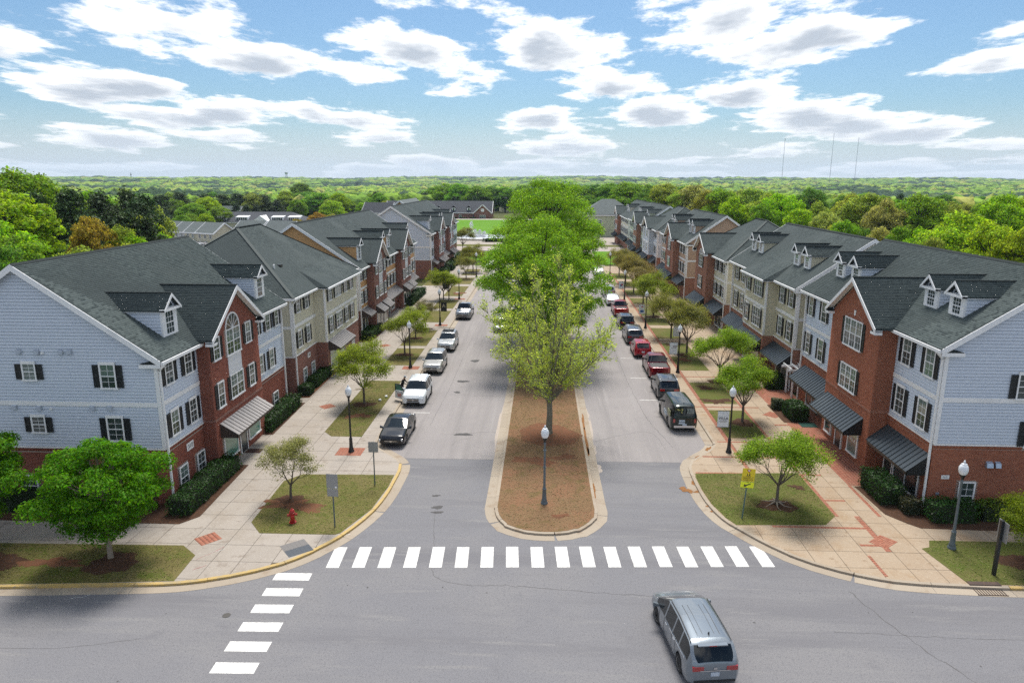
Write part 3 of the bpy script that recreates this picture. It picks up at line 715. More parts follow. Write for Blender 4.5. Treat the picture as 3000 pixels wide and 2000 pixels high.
def shingles(root, org, a, b, spanf, vmax, mat, cam_local, limit=0, seed=0, exp=.143, tab=.305):
    """tabs laid course by course on the plane org + a*s + b*v; spanf(v) gives the run of the course"""
    org, a, b = np.array(org, float), np.array(a, float), np.array(b, float); n = np.cross(a, b); rr = np.random.RandomState(seed)
    full, rest = [], []; v = 0; row = 0
    while v < vmax-.02:
        lo, hi = spanf(min(v+exp*.5, vmax)); s = lo-(tab/2 if row % 2 else 0)-rr.uniform(0, .08)
        while s < hi:
            wd = tab if rr.rand() < .75 else tab*.62
            s0, s1 = max(s, lo), min(s+wd-.008, hi)
            if s1-s0 > .03:
                (full if abs(s1-s0-(tab-.008)) < .001 and v+exp < vmax else rest).append((s0, s1, v, min(v+exp+.02, vmax), rr.uniform(.010, .022)))
            s += wd
        v += exp; row += 1
    pos = lambda p: org+a*((p[0]+p[1])/2)+b*p[2]
    full.sort(key=lambda p: np.linalg.norm(pos(p)-cam_local))
    if limit:
        def mk():
            w2 = (tab-.008)/2; return MB().add([(-w2, 0, 0), (w2, 0, 0), (w2, exp+.02, 0), (-w2, exp+.02, 0), (-w2, 0, .016), (w2, 0, .016), (w2, exp+.02, .003), (-w2, exp+.02, .003)], [tuple(f) for f in CUBE6]).mesh('shingle', mat)
        me = cached(('shingle', mat.name), mk); rot = Matrix((Vector(a), Vector(b), Vector(n))).transposed().to_euler()
        for p in full[:limit]:
            o = link('shingle', me, root, tuple(pos(p))); o.rotation_euler = rot
    P = np.array(full[limit:]+rest); k = len(P); vs = np.empty((k, 6, 3))
    for i, (s, vv, h) in enumerate(((0, 2, 0), (1, 2, 0), (0, 2, 1), (1, 2, 1), (0, 3, 2), (1, 3, 2))):
        hh = 0 if h == 0 else (P[:, 4] if h == 1 else .003)
        vs[:, i] = org+P[:, s, None]*a+P[:, vv, None]*b+(hh*n if np.isscalar(hh) else hh[:, None]*n)
    fs = (np.array([(0, 1, 3, 2), (2, 3, 5, 4)])[None]+(np.arange(k)*6)[:, None, None]).reshape(-1, 4)
    return link('shingle_course', arr_mesh('shingle_course', vs.reshape(-1, 3), fs, mat), root, kind='stuff')

# ------------------------------------------------------------------ street buildings
def building(side, y0, y1, X, eave, zr, Dr, brick, band, col, label, roof='gable', lod=2, bays=(), dormers=(), wins=None, gwins=(), awns=(), col2=None, name='terrace_building', seed=0, awnm=None, shop=(), hipfar=True, hipnear=True, doors=(), back=None):
    Lh = y1-y0; left = side == 'L'; rr = random.Random(seed)
    root = empty(name, (-X if left else X, y0 if left else y1, 0), R(90) if left else R(-90), label=label, cat='building', group='brick and clapboard buildings along the street')
    U = (lambda Y: Y-y0) if left else (lambda Y: y1-Y)
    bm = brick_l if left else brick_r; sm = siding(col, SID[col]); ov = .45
    slope = (zr-eave)/(Dr+ov); zroof = lambda y: eave+slope*(y+ov); D2 = 2*Dr
    near_u = 0. if left else Lh; nsg = -1 if left else 1
    caml = np.array((U(0.), (X if True else 0), 18.))
    caml = np.array((-y0, -X, 18.)) if left else np.array((y1, -X, 18.))
    # walls
    MB().box(0, Lh, 0, D2, 0, brick).build('ground_floor_wall', mortar if lod == 0 else bm, root, uv=True)
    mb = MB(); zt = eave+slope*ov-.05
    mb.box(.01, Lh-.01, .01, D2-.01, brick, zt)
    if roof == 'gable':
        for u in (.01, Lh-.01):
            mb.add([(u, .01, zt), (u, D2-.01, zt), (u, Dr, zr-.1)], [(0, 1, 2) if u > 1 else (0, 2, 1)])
    mb.build('upper_wall', sm if lod else surf('wall_lap_shade_'+col, tuple(x*.22 for x in SID[col]), .9), root, uv=True)  # darkened wall in the board gaps stands in for shade under the laps
    # roof
    if roof == 'gable':
        g = .32; mb = MB()
        for s in (0, 1):
            ye = -ov if s == 0 else D2+ov
            mb.ext([(-g, ye, eave), (Lh+g, ye, eave), (Lh+g, Dr, zr), (-g, Dr, zr)], (0, 0, .14))
        mb.build('roof', roof_far, root, uv=True)
        mb = MB()
        for s in (-1, 1): mb.ext([(-g-.02, Dr, zr+.17), (Lh+g+.02, Dr, zr+.17), (Lh+g+.02, Dr+s*.16, zr+.17-.16*slope), (-g-.02, Dr+s*.16, zr+.17-.16*slope)], (0, 0, .03))
        mb.build('ridge_cap', roof_cap, root)
        for u, gg in ((0, -g), (Lh, g)):
            for s in (0, 1):
                ye = -ov if s == 0 else D2+ov
                a, b = Vector((u+gg, ye, eave+.03)), Vector((u+gg, Dr, zr+.03))
                mb = MB(); mb.ext([a+Vector((0, 0, -.22)), b+Vector((0, 0, -.22)), b+Vector((0, 0, .13)), a+Vector((0, 0, .13))], (.05 if gg > 0 else -.05, 0, 0)); mb.build('rake_board', white, root)
                mb = MB(); mb.ext([(u, ye+(.45 if s == 0 else -.45), eave+slope*.45-.02), (u, Dr, zr-.02), (u+gg, Dr, zr-.02), (u+gg, ye, eave-.02)], (0, 0, -.03)); mb.build('soffit', white, root)
        # boxed eave returns
        u = near_u; mb = MB(); uu = sorted((u+nsg*.36, u-nsg*.02)); mb.box(uu[0], uu[1], -ov, .75, eave-.24, eave-.04); mb.build('eave_return', white, root)
        mb = MB(); mb.ext([(uu[0], -ov, eave-.035), (uu[0], .72, eave-.035), (uu[0], -ov+.1, eave+.26)], (uu[1]-uu[0], 0, 0)); mb.build('return_cap', roof_cap, root)
    else:
        g = .45; mb = MB(); rn = Dr+ov; u0 = rn-g if (hipnear if left else hipfar) else -.3; u1 = Lh+g-rn if (hipfar if left else hipnear) else Lh+.3
        if u1-u0 < .6: u0 = u1 = (u0+u1)/2
        A = [(-g, -ov, eave), (Lh+g, -ov, eave), (Lh+g, D2+ov, eave), (-g, D2+ov, eave)]; r0, r1 = (u0, Dr, zr), (u1+.01, Dr, zr)
        for P in ([A[0], A[1], r1, r0], [A[2], A[3], r0, r1], [A[3], A[0], r0], [A[1], A[2], r1]): mb.ext(P, (0, 0, .14))
        mb.build('roof', roof_far, root, uv=True)
        capm = surf('hip_cap', (.075, .088, .085), .95)
        for p, q in ((A[0], r0), (A[1], r1), (A[2], r1), (A[3], r0)):
            mb = MB(); mb.beam(Vector(p)+Vector((0, 0, .15)), Vector(q)+Vector((0, 0, .15)), .28, .03); mb.build('hip_cap', capm, root)
        mb = MB(); mb.beam(Vector(r0)+Vector((-.1, 0, .16)), Vector(r1)+Vector((.1, 0, .16)), .28, .05); mb.build('ridge_cap', roof_cap, root)
        mb = MB(); mb.box(-g+.05, Lh+g-.05, -ov+.05, D2+ov-.05, eave-.05, eave-.01); mb.build('soffit', white, root)
        mb = MB()
        for x0, x1 in ((-g-.05, -g+.06), (Lh+g-.06, Lh+g+.05)): mb.box(x0, x1, -ov, D2+ov, eave-.1, eave+.1)
        mb.build('fascia', white, root)
    mb = MB(); gx0, gx1 = (-.3, Lh+.3) if roof == 'gable' else (-.45, Lh+.45)
    mb.box(gx0, gx1, -ov-.11, -ov+.01, eave-.08, eave+.09); mb.build('gutter', white, root)
    if roof == 'gable': mb = MB(); mb.box(.0, Lh, -ov+.01, 0, eave-.04, eave-.0); mb.build('soffit', white, root)
    # trims
    y_tr = -.05 if lod == 0 else -.03
    mb = MB(); mb.box(0, Lh, y_tr-.012, 0, band-.13, band+.13); mb.box(near_u-.0, near_u+nsg*(.066 if lod == 0 else .04), -.03, D2, band-.13, band+.13); mb.build('band_board', white, root)
    mb = MB(); mb.box(0, Lh, y_tr-.016, 0, brick, brick+.10); mb.box(near_u, near_u+nsg*(.07 if lod == 0 else .044), -.03, D2, brick, brick+.10); mb.build('base_board', white, root)
    for u in (0, Lh):
        s = 1 if u > 0 else -1
        mb = MB(); mb.box(u-s*.14, u+s*.07, -.075, .12, brick+.1, eave+.1); mb.build('corner_board', white, root)
    un = near_u-nsg*.06
    for ud in ([un] if lod > 1 else [un, (Lh if near_u == 0 else 0.)+nsg*.1]):
        mb = MB(); mb.box(ud-.05, ud+.05, -.19, -.09, .05, eave-.45); mb.beam((ud, -.14, eave-.47), (ud, -ov-.05, eave-.1), .1, .08); mb.build('downspout', white, root)
    # bays: full-height brick fronts with a cross gable
    holes = []; bayspans = []; brickfaces = []
    for b in bays:
        u0, u1 = sorted((U(b['y0']), U(b['y1']))); p = b['p']; za = b['za']; zb_ = b.get('ze', eave+.2); uc = (u0+u1)/2; bayspans.append((u0, u1)); kind = b.get('kind', 'brick')
        wm = bm if kind == 'brick' else sm
        mb = MB(); mb.box(u0, u1, -p, .0, 0, zb_ if kind == 'brick' else brick)
        if kind == 'brick' and za: mb.add([(u0, -p, zb_), (u1, -p, zb_), (uc, -p, za)], [(0, 1, 2)])
        mb.build('bay_wall', (mortar if lod == 0 else bm), root, uv=True)
        if kind != 'brick':
            mb = MB(); mb.box(u0, u1, -p, 0, brick, zb_); mb.build('bay_upper_wall', sm, root, uv=True)
            mb = MB(); mb.box(u0, u1, -p-.03, -p, band-.13, band+.13); mb.box(u0, u1, -p-.034, -p, brick, brick+.1); mb.build('band_board', white, root)
            for u in (u0, u1): s = 1 if u == u1 else -1; mb = MB(); mb.box(u-s*.14, u+s*.035, -p-.045, -p+.12, brick+.1, zb_); mb.build('corner_board', white, root)
        if za:
            e = .32; ez = zb_-.02; slb = (za+.12-ez)/((u1-u0)/2+e); yr = (za+.12-eave)/slope-ov+.6; yb0 = max(.0, (ez-eave)/slope-ov)+.6
            mb = MB()
            for s in (-1, 1):
                ue = uc+s*((u1-u0)/2+e)
                mb.ext([(ue, -p-.42, ez), (uc, -p-.42, za+.12), (uc, yr, za+.12), (ue, yb0, ez)], (0, 0, .12))
            mb.build('bay_roof', roof_far, root, uv=True)
            mb = MB(); mb.box(uc-.14, uc+.14, -p-.44, yr-.5, za+.23, za+.275); mb.build('ridge_cap', roof_cap, root)
            for s in (-1, 1):
                ue = uc+s*((u1-u0)/2+e)
                mb = MB(); mb.ext([(ue, -p-.42, ez-.16), (uc, -p-.42, za-.06), (uc, -p-.42, za+.21), (ue, -p-.42, ez+.1)], (0, -.05, 0)); mb.build('rake_board', white, root)
                mb = MB(); mb.ext([(ue, -p-.42, ez-.03), (uc, -p-.42, za+.09), (uc, -p, za+.09), (ue, -p, ez-.03)], (0, 0, -.03)); mb.build('soffit', white, root)
                mb = MB(); mb.box(ue-.02 if s < 0 else ue-.62, ue+.62 if s < 0 else ue+.02, -p-.44, -p-.0, ez-.28, ez-.12); mb.build('eave_return', white, root)
                mb = MB(); x0, x1 = (ue, ue+.55) if s < 0 else (ue, ue-.55); mb.ext([(x0, -p-.43, ez-.115), (x1, -p-.43, ez-.115), (x0+(x1-x0)*.25, -p-.43, ez+.16)], (0, .4, 0)); mb.build('return_cap', roof_cap, root)
            if lod == 0:
                Lr_ = math.hypot((u1-u0)/2+e, za+.12-ez)
                for s in (-1, 1):
                    ue = uc+s*((u1-u0)/2+e); bv = Vector((uc-ue, 0, za+.12-ez)).normalized()
                    av = Vector((0, -s, 0)); o_ = Vector((ue, -p-.42, ez+.125)); ln = lambda v: (yb0+p+.42)+(yr-yb0)*v/Lr_
                    if s < 0: shingles(root, o_+Vector((0, 0, 0)), (0, 1, 0), tuple(-bv) if False else tuple(bv), lambda v: (0, ln(v)), Lr_, roof_piece, caml, seed=3) if False else shingles(root, o_, (0, -1, 0), tuple(bv), lambda v: (-ln(v), 0), Lr_, roof_piece, caml, seed=3)
                    else: shingles(root, o_, (0, 1, 0), tuple(bv), lambda v: (0, ln(v)), Lr_, roof_piece, caml, seed=4)
        elif kind != 'brick':
            mb = MB(); e = .35; ue0, ue1 = u0-e, u1+e; yk = (u1-u0)/2*.0
            zt2 = eave+slope*2.6; rnb = 2.6+p+ov
            mb.ext([(ue0, -p-ov, eave), (ue1, -p-ov, eave), (ue1-1.6, 2.6, zt2+.1), (ue0+1.6, 2.6, zt2+.1)], (0, 0, .12))
            mb.ext([(ue0, -p-ov, eave), (ue0+1.6, 2.6, zt2+.1), (ue0, 0.2, eave+.05)], (0, 0, .12)); mb.ext([(ue1, -p-ov, eave), (ue1, .2, eave+.05), (ue1-1.6, 2.6, zt2+.1)], (0, 0, .12))
            mb.build('bay_roof', roof_far, root, uv=True)
            mb = MB(); mb.box(ue0, ue1, -p-ov-.11, -p-ov+.01, eave-.08, eave+.09); mb.box(ue0, ue1, -p-ov, 0, eave-.04, eave-.005); mb.build('gutter', white, root)
        for wq in b.get('wins', ()): window(root, U(wq[0]), -p-.014, wq[1], wq[2], wq[3], each=lod == 0, rr=rr, **wq[4])
        for dq in b.get('panels', ()):
            uq = U(dq[0]); mb = MB(); mb.box(uq-dq[2]/2, uq+dq[2]/2, -p-.04, -p-.005, dq[1], dq[1]+dq[3]); mb.build('white_panel', surf('panel_pale', SID[col] if not left or col != 'blue' else (.62, .64, .67), .7), root)
        for sq in b.get('shop', ()): window(root, U(sq[0]), -p-.014, sq[1], sq[2], sq[3], cols=1, rows=1, units=sq[4], rail=False, lintel=False, gm=sq[5] if len(sq) > 5 else None, rr=rr, name='shop_window')
        for dq in b.get('doors', ()): door(root, U(dq), -p-.012)
        if b.get('arch_trim'):
            ya, za_, wa = b['arch_trim']; uq = U(ya); n = 12; mb = MB(); rad = wa/2+.1
            for k in range(n):
                t0, t1 = math.pi*(.12+.76*k/n), math.pi*(.12+.76*(k+1)/n)
                P = lambda t, r: (uq-math.cos(t)*r, -p-.03, za_+math.sin(t)*r*.42-.1)
                mb.ext([P(t0, rad), P(t1, rad), P(t1, rad+.22), P(t0, rad+.22)], (0, .03, 0))
            mb.build('brick_arch', bm, root, uv=True)
            mb = MB(); mb.ext([(uq-.07, -p-.06, za_+rad*.42-.14), (uq+.07, -p-.06, za_+rad*.42-.14), (uq+.11, -p-.06, za_+rad*.42+.2), (uq-.11, -p-.06, za_+rad*.42+.2)], (0, .06, 0)); mb.build('keystone', white, root)
        if kind == 'brick':
            mb = MB(); mb.box(u0-.03, u1+.03, -p-.035, .0, brick+.05, brick+.19); mb.build('brick_course', mortar if False else bm, root, uv=True)
        for aq in b.get('awns', ()): awning(root, *sorted((U(aq[0]), U(aq[1]))), -p, aq[2], aq[3], aq[4], awnm or (awn_l if left else awn_r), awn_lf if left else black)
        if lod == 0 and kind == 'brick':
            hl = [(U(q[0])-u0-q[2]/2-.08, U(q[0])-u0+q[2]/2+.08, q[1]-.09, q[1]+q[3]+.07) for q in b.get('wins', ())]+[(U(q[0])-u0-q[2]/2-.08, U(q[0])-u0+q[2]/2+.08, q[1]-.09, q[1]+q[3]+.07) for q in b.get('shop', ())]+[(U(q)-u0-.55, U(q)-u0+.55, 0, 2.2) for q in b.get('doors', ())]
            wd = u1-u0; top = lambda z, wd=wd, za=za, zb_=zb_: (0, wd) if z < zb_ else (wd/2*(z-zb_)/(za-zb_)+.02, wd-wd/2*(z-zb_)/(za-zb_)-.02)
            brickfaces.append(((u0, -p, 0), (1, 0, 0), (0, -1, 0), brick_course(0, 0, 0, wd, .02, za-.1, hl, top, False)))
            brickfaces.append(((u0, 0, 0), (0, -1, 0), (-1, 0, 0), brick_course(0, 0, 0, p, .02, zb_, (), None, False)))
            brickfaces.append(((u1, -p, 0), (0, 1, 0), (1, 0, 0), brick_course(0, 0, 0, p, .02, zb_, (), None, False)))
    # plain runs of the front
    wq = list(wins or ())
    runs = []; cur = 0.
    for a, b in sorted(bayspans): runs.append((cur, a)); cur = b
    runs.append((cur, Lh))
    if wins is None:
        for a, b in runs:
            l = b-a
            if l < 1.2: continue
            n = max(1, round(l/2.15))
            for k in range(n):
                u = a+l*(k+.5)/n; Y = u+y0 if left else y1-u
                for z, h in ((band+.95, 1.32), (brick+.65, 1.32)): wq.append((Y, z, .78, h, dict(shut=2 if l/n > 1.6 else 0)))
                if not any(min(q[0], q[1])-.3 < Y < max(q[0], q[1])+.3 for q in awns): wq.append((Y, .55, .8, 1.35, dict(lintel=False)))
    for q in wq: window(root, U(q[0]), -.05 if lod == 0 else -.03, q[1], q[2], q[3], each=lod == 0, rr=rr, **q[4])
    for sq in shop: window(root, U(sq[0]), -.016, sq[1], sq[2], sq[3], cols=1, rows=1, units=sq[4], rail=False, lintel=False, gm=sq[5] if len(sq) > 5 else None, rr=rr, name='shop_window')
    for dq in doors: door(root, U(dq), -.014)
    for aq in awns: awning(root, *sorted((U(aq[0]), U(aq[1]))), 0, aq[2], aq[3], aq[4], awnm or (awn_l if left else awn_r), awn_lf if left else black)
    for q in gwins:      # windows of the end wall that faces the camera: (depth, z, w, h, kw)
        window(root, near_u+nsg*(.05 if lod == 0 else .03), q[0], q[1], q[2], q[3], rz=R(-90) if left else R(90), each=lod == 0, rr=rr, **q[4])
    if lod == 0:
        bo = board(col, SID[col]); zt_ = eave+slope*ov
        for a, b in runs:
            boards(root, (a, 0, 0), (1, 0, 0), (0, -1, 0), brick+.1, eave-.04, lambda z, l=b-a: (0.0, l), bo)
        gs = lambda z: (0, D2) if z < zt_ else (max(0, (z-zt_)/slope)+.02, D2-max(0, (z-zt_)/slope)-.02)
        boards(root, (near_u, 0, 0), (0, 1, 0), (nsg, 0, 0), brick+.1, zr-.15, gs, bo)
        for a, b in runs:
            hl = [(U(q[0])-a-q[2]/2-.08, U(q[0])-a+q[2]/2+.08, q[1]-.09, q[1]+q[3]+.07) for q in list(wq)+list(shop)]+[(U(q)-a-.55, U(q)-a+.55, 0, 2.2) for q in doors]
            brickfaces.append(((a, 0, 0), (1, 0, 0), (0, -1, 0), brick_course(0, 0, 0, b-a, .02, brick-.005, hl)))
        brickfaces.append(((near_u, 0, 0), (0, 1, 0), (nsg, 0, 0), brick_course(0, 0, 0, D2, .02, brick-.005, [(q[0]-q[2]/2-.08, q[0]+q[2]/2+.08, q[1]-.09, q[1]+q[3]+.09) for q in gwins])))
        lay_bricks(root, brickfaces, brick_near if left else brick_near_r, caml)
        Ls = math.hypot(Dr+ov, zr-eave); bv = Vector((0, Dr+ov, zr-eave)).normalized()
        shingles(root, (-.32, -ov-.03, eave+.145), (1, 0, 0), tuple(bv), lambda v: (0, Lh+.64), Ls, roof_piece, caml, limit=300, seed=seed)
    # dormers
    for dq in dormers:
        Y, w, yb, zw, za = dq[:5]; u = U(Y); z0 = zroof(yb)
        yt = (zw-eave)/slope-ov; ya_ = (za+.06-eave)/slope-ov
        mb = MB(); mb.add([(u-w/2, yb, z0-.1), (u+w/2, yb, z0-.1), (u+w/2, yb, zw), (u-w/2, yb, zw), (u-w/2, yt+.3, zw), (u+w/2, yt+.3, zw), (u, yb, za-.04), (u-w/2, yt+.3, zw-.3), (u+w/2, yt+.3, zw-.3)],
            [(0, 1, 2, 3), (3, 2, 6), (0, 3, 4, 7), (1, 8, 5, 2)])
        d = mb.build('dormer', sm, root, uv=True)
        sl2 = (za-zw)/(w/2); e = .16; mb = MB()
        for s in (-1, 1): mb.ext([(u+s*(w/2+e), yb-.28, zw-sl2*e), (u, yb-.28, za), (u, ya_+.25, za), (u+s*(w/2+e), yt+.2, zw-sl2*e)], (0, 0, .07))
        mb.build('dormer_roof', roof_far, d, uv=True)
        mb = MB(); mb.box(u-.1, u+.1, yb-.3, ya_-.1, za+.06, za+.1); mb.build('dormer_ridge', roof_cap, d)
        mb = MB(); wf = w*.52
        mb.box(u-w/2-.03, u-wf/2, yb-.035, yb+.1, z0-.02, zw); mb.box(u+wf/2, u+w/2+.03, yb-.035, yb+.1, z0-.02, zw)
        mb.box(u-wf/2, u+wf/2, yb-.035, yb, z0-.02, z0+.28); mb.box(u-wf/2, u+wf/2, yb-.035, yb, zw-.22, zw)
        mb.box(u-w/2-e, u+w/2+e, yb-.30, yb, zw-.16, zw-.02)
        for s in (-1, 1):
            mb.ext([(u+s*(w/2+e), yb-.29, zw-sl2*e-.05), (u, yb-.29, za-.14), (u, yb-.29, za+.05), (u+s*(w/2+e), yb-.29, zw-sl2*e+.1)], (0, -.035, 0))
            sx = sorted((u+s*(w/2+e), u+s*(w/2+e-.04))); mb.box(sx[0], sx[1], yb-.28, yt+.1, zw-.18, zw-sl2*e+.0)
        mb.build('dormer_trim', white, d)
        mb = MB(); mb.ext([(u-w*.3, yb-.02, zw+.02), (u+w*.3, yb-.02, zw+.02), (u, yb-.02, za-.2)], (0, -.012, 0)); mb.build('dormer_vent', roof_far, d)
        hz = zw-.24-(z0+.30); mb = MB(); nc = 3 if w > 1.2 else 2
        for i in range(1, nc): x = u-wf/2+wf*i/nc; mb.box(x-.012, x+.012, yb-.03, yb-.005, z0+.28, zw-.22)
        for j in range(1, 4): z = z0+.28+hz*j/4; hh = .03 if j == 2 else .012; mb.box(u-wf/2, u+wf/2, yb-.032, yb-.004, z-hh, z+hh)
        mb.build('dormer_muntin', white, d)
        if lod == 0:
            for i in range(nc):
                for j in range(4): link('pane', pane_mesh(wf/nc, hz/4+.01, glass), d, (u-wf/2+wf*(i+.5)/nc, yb-.012, z0+.28+hz*j/4))
            bo = board(col, SID[col])
            s = -1 if left else 1; uu = u+s*(w/2+.002)
            boards(d, (uu, 0, 0), (0, 1, 0), (s, 0, 0), z0, zw-.03, lambda z: (yb+.06, (z-eave)/slope-ov+.05), bo)
            dv = Vector((0, 0, za-zw)); Lsd = math.hypot(w/2+e, (w/2+e)*sl2)
            ue = u+s*(w/2+e); bv2 = Vector((-s*(w/2+e), 0, (w/2+e)*sl2)).normalized(); yspan = lambda v: (yt+.48)+(ya_-yt)*v/Lsd-yb
            if s < 0: shingles(d, (ue, yb-.28, zw-sl2*e+.072), (0, -1, 0), tuple(bv2), lambda v: (-yspan(v), 0), Lsd, roof_piece, caml, seed=7)
            else: shingles(d, (ue, yb-.28, zw-sl2*e+.072), (0, 1, 0), tuple(bv2), lambda v: (0, yspan(v)), Lsd, roof_piece, caml, seed=8)
        else: MB().box(u-wf/2, u+wf/2, yb-.016, yb-.004, z0+.28, zw-.22).build('pane', glass, d)
    return root
def door(root, u, y, w=.95, h=2.05):
    mb = MB()
    mb.box(-w/2-.08, -w/2, -.05, 0, .13, h); mb.box(w/2, w/2+.08, -.05, 0, .13, h); mb.box(-w/2-.08, w/2+.08, -.05, 0, h, h+.08)
    d = mb.build('door', white, root, loc=(u, y, 0))
    MB().box(-w/2, w/2, -.02, 0, .13, h).build('door_leaf', door_m, d); MB().box(-w/2+.13, w/2-.13, -.028, -.021, .5, h-.12).build('pane', glass, d)
    mb = MB(); mb.tube((w/2-.09, -.06, .95), (w/2-.09, -.06, 1.25), .015); mb.build('handle', surf('steel', (.5, .5, .5), .3, 1.), d)
S2 = dict(shut=2); LN = dict(lintel=False)
def std_bay(y0, y1, p, za, ze, br, bd, left, ground=True):
    """three-storey brick bay: arched pair between single windows"""
    c = (y0+y1)/2; w = y1-y0
    wins = [(c, bd+1.05, w*.27, 1.55, dict(units=2, arch=w*.135, lintel=False)), (c, br+.8, w*.27, 1.35, dict(units=2, lintel=False, shut=2 if w < 6.5 else 0))]
    for s in (-1, 1):
        wins += [(c+s*w*.33, bd+1.2, .72, 1.28, dict(shut=2, lintel=False)), (c+s*w*.33, br+.75, .72, 1.35, dict(shut=2, lintel=False))]
    return dict(y0=y0, y1=y1, p=p, za=za, ze=ze, wins=wins, panels=[(c, br+2.3, w*.27, bd+1.05-br-2.3)])
b1 = dict(y0=40.4, y1=47.7, p=.8, za=11.15, ze=8.55, wins=[(41.33, 7.2, .72, 1.3, dict(shut=2, lintel=False)), (43.75, 7.05, 1.9, 1.6, dict(units=2, arch=.95, lintel=False)), (46.05, 7.25, .72, 1.3, dict(shut=2, lintel=False)),
    (41.45, 4.15, .72, 1.5, dict(shut=-1, lintel=False)), (43.8, 4.2, 1.8, 1.45, dict(units=2, shut=-1, lintel=False)), (46.15, 4.2, .72, 1.4, dict(shut=2, lintel=False))], panels=[(43.75, 5.75, 1.95, 1.2)],
    shop=[(42.2, .6, 1.8, 1.55, 1, glass_g), (45.85, .68, 1.75, 1.5, 1, glass_g)], doors=[44.08], awns=[(40.9, 46.8, 3.15, 2.45, 1.1)])
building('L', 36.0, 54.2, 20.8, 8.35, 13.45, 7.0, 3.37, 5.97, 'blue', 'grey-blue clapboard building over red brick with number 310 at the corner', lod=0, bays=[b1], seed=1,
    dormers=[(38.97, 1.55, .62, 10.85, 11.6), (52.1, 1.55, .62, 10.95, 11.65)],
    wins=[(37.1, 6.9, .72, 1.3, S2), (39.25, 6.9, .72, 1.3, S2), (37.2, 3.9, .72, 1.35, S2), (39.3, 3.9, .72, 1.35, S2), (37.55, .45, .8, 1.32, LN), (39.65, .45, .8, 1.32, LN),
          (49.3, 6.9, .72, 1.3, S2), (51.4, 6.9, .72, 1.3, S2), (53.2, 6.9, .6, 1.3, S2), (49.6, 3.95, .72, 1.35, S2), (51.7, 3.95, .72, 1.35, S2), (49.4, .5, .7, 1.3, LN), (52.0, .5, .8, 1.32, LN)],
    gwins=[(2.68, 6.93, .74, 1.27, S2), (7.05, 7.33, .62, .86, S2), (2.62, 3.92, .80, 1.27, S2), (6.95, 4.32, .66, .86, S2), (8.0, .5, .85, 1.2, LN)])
B1 = bpy.data.objects['terrace_building']
# exhaust hoods on the end wall and the street number
for y, z in [(7.45, 8.87), (6.46, 8.84), (5.12, 8.86), (4.65, 8.88), (8.2, 5.72), (6.8, 5.69), (3.78, 5.75), (2.81, 5.76)]:
    mb = MB(); mb.add([(-.03, y-.13, z-.12), (-.03, y+.13, z-.12), (-.03, y+.13, z+.16), (-.03, y-.13, z+.16), (-.17, y-.13, z-.10), (-.17, y+.13, z-.10), (-.14, y+.13, z+.10), (-.14, y-.13, z+.10)], [tuple(f) for f in CUBE6]); mb.build('vent_hood', surf('vent_paint', (.40, .45, .52), .6), B1)
for y, z in [(6.15, 8.82), (6.13, 5.68)]: mb = MB(); mb.lathe([(.07, -.12), (.085, -.05), (.06, -.02)], 10, (0, y, z), axis='x'); mb.build('vent_pipe', white, B1)
def text(body, size, mat, parent, loc, rot, name='lettering', align='CENTER', ext=.004):
    cu = bpy.data.curves.new(name, 'FONT'); cu.body = body; cu.size = size; cu.align_x = align; cu.align_y = 'CENTER'; cu.extrude = ext; cu.materials.append(mat)
    tmp = bpy.data.objects.new('tmp', cu); COL.objects.link(tmp); bpy.context.view_layer.update()
    me = bpy.data.meshes.new_from_object(tmp.evaluated_get(bpy.context.evaluated_depsgraph_get())); me.name = name; bpy.data.objects.remove(tmp); bpy.data.curves.remove(cu)
    o = link(name, me, parent, loc); o.rotation_euler = rot; tag(o, kind='stuff'); return o
def plaque(root, u, z, w, h, body, size, y=-.016):
    p = MB().box(u-w/2, u+w/2, y-.03, y, z-h/2, z+h/2).build('number_plate', white, root); text(body, size, black, p, (u, y-.034, z), (R(90), 0, 0))
plaque(B1, 2.6, 2.62, .78, .46, '310', .40)
# beige hip-roofed building 340
b2 = dict(y0=62.6, y1=73.6, p=1.0, za=None, kind='siding', ze=8.4, wins=[(64.0, 7.05, .78, 1.4, S2), (66.6, 7.05, 1.7, 1.4, dict(units=2, shut=2)), (69.2, 7.05, .78, 1.4, S2), (71.3, 7.05, .78, 1.4, S2),
    (64.0, 4.05, .78, 1.4, S2), (66.6, 4.05, 1.7, 1.4, dict(units=2, shut=2)), (69.2, 4.05, .78, 1.4, S2), (71.3, 4.05, .78, 1.4, S2), (71.2, .6, .8, 1.4, LN)],
    awns=[(62.9, 68.3, 3.45, 2.75, 1.1)], shop=[(64.2, .6, 1.6, 1.7, 1, glass_g), (67.2, .6, 1.3, 1.7, 1, glass_g)], doors=[65.7])
r = building('L', 56.7, 76.2, 20.8, 8.35, 13.5, 7.1, 3.35, 5.9, 'cream', 'beige hip-roofed building over brick with number 340, beside the air conditioner', roof='hip', lod=1, bays=[b2], seed=2,
    wins=[(58.2, 7.0, .72, 1.35, S2), (60.4, 7.0, .72, 1.35, S2), (58.2, 4.0, .72, 1.35, S2), (60.4, 4.0, .72, 1.35, S2), (59.0, .5, .75, 1.35, LN), (61.2, .5, .75, 1.35, LN), (75.0, 7.0, .72, 1.35, S2), (75.0, 4.0, .72, 1.35, S2)])
plaque(r, 3.6, 2.75, .7, .42, '340', .36)
mb = MB(); mb.lathe([(.07, 10.3), (.07, 10.75), (.09, 10.78), (.02, 10.8)], 8, (3.2, 2.4, 0)); mb.build('vent_pipe', white, r); mb = MB(); mb.box(4.5, 4.95, 2.3, 2.7, 10.2, 10.62); mb.build('roof_vent', black, r)
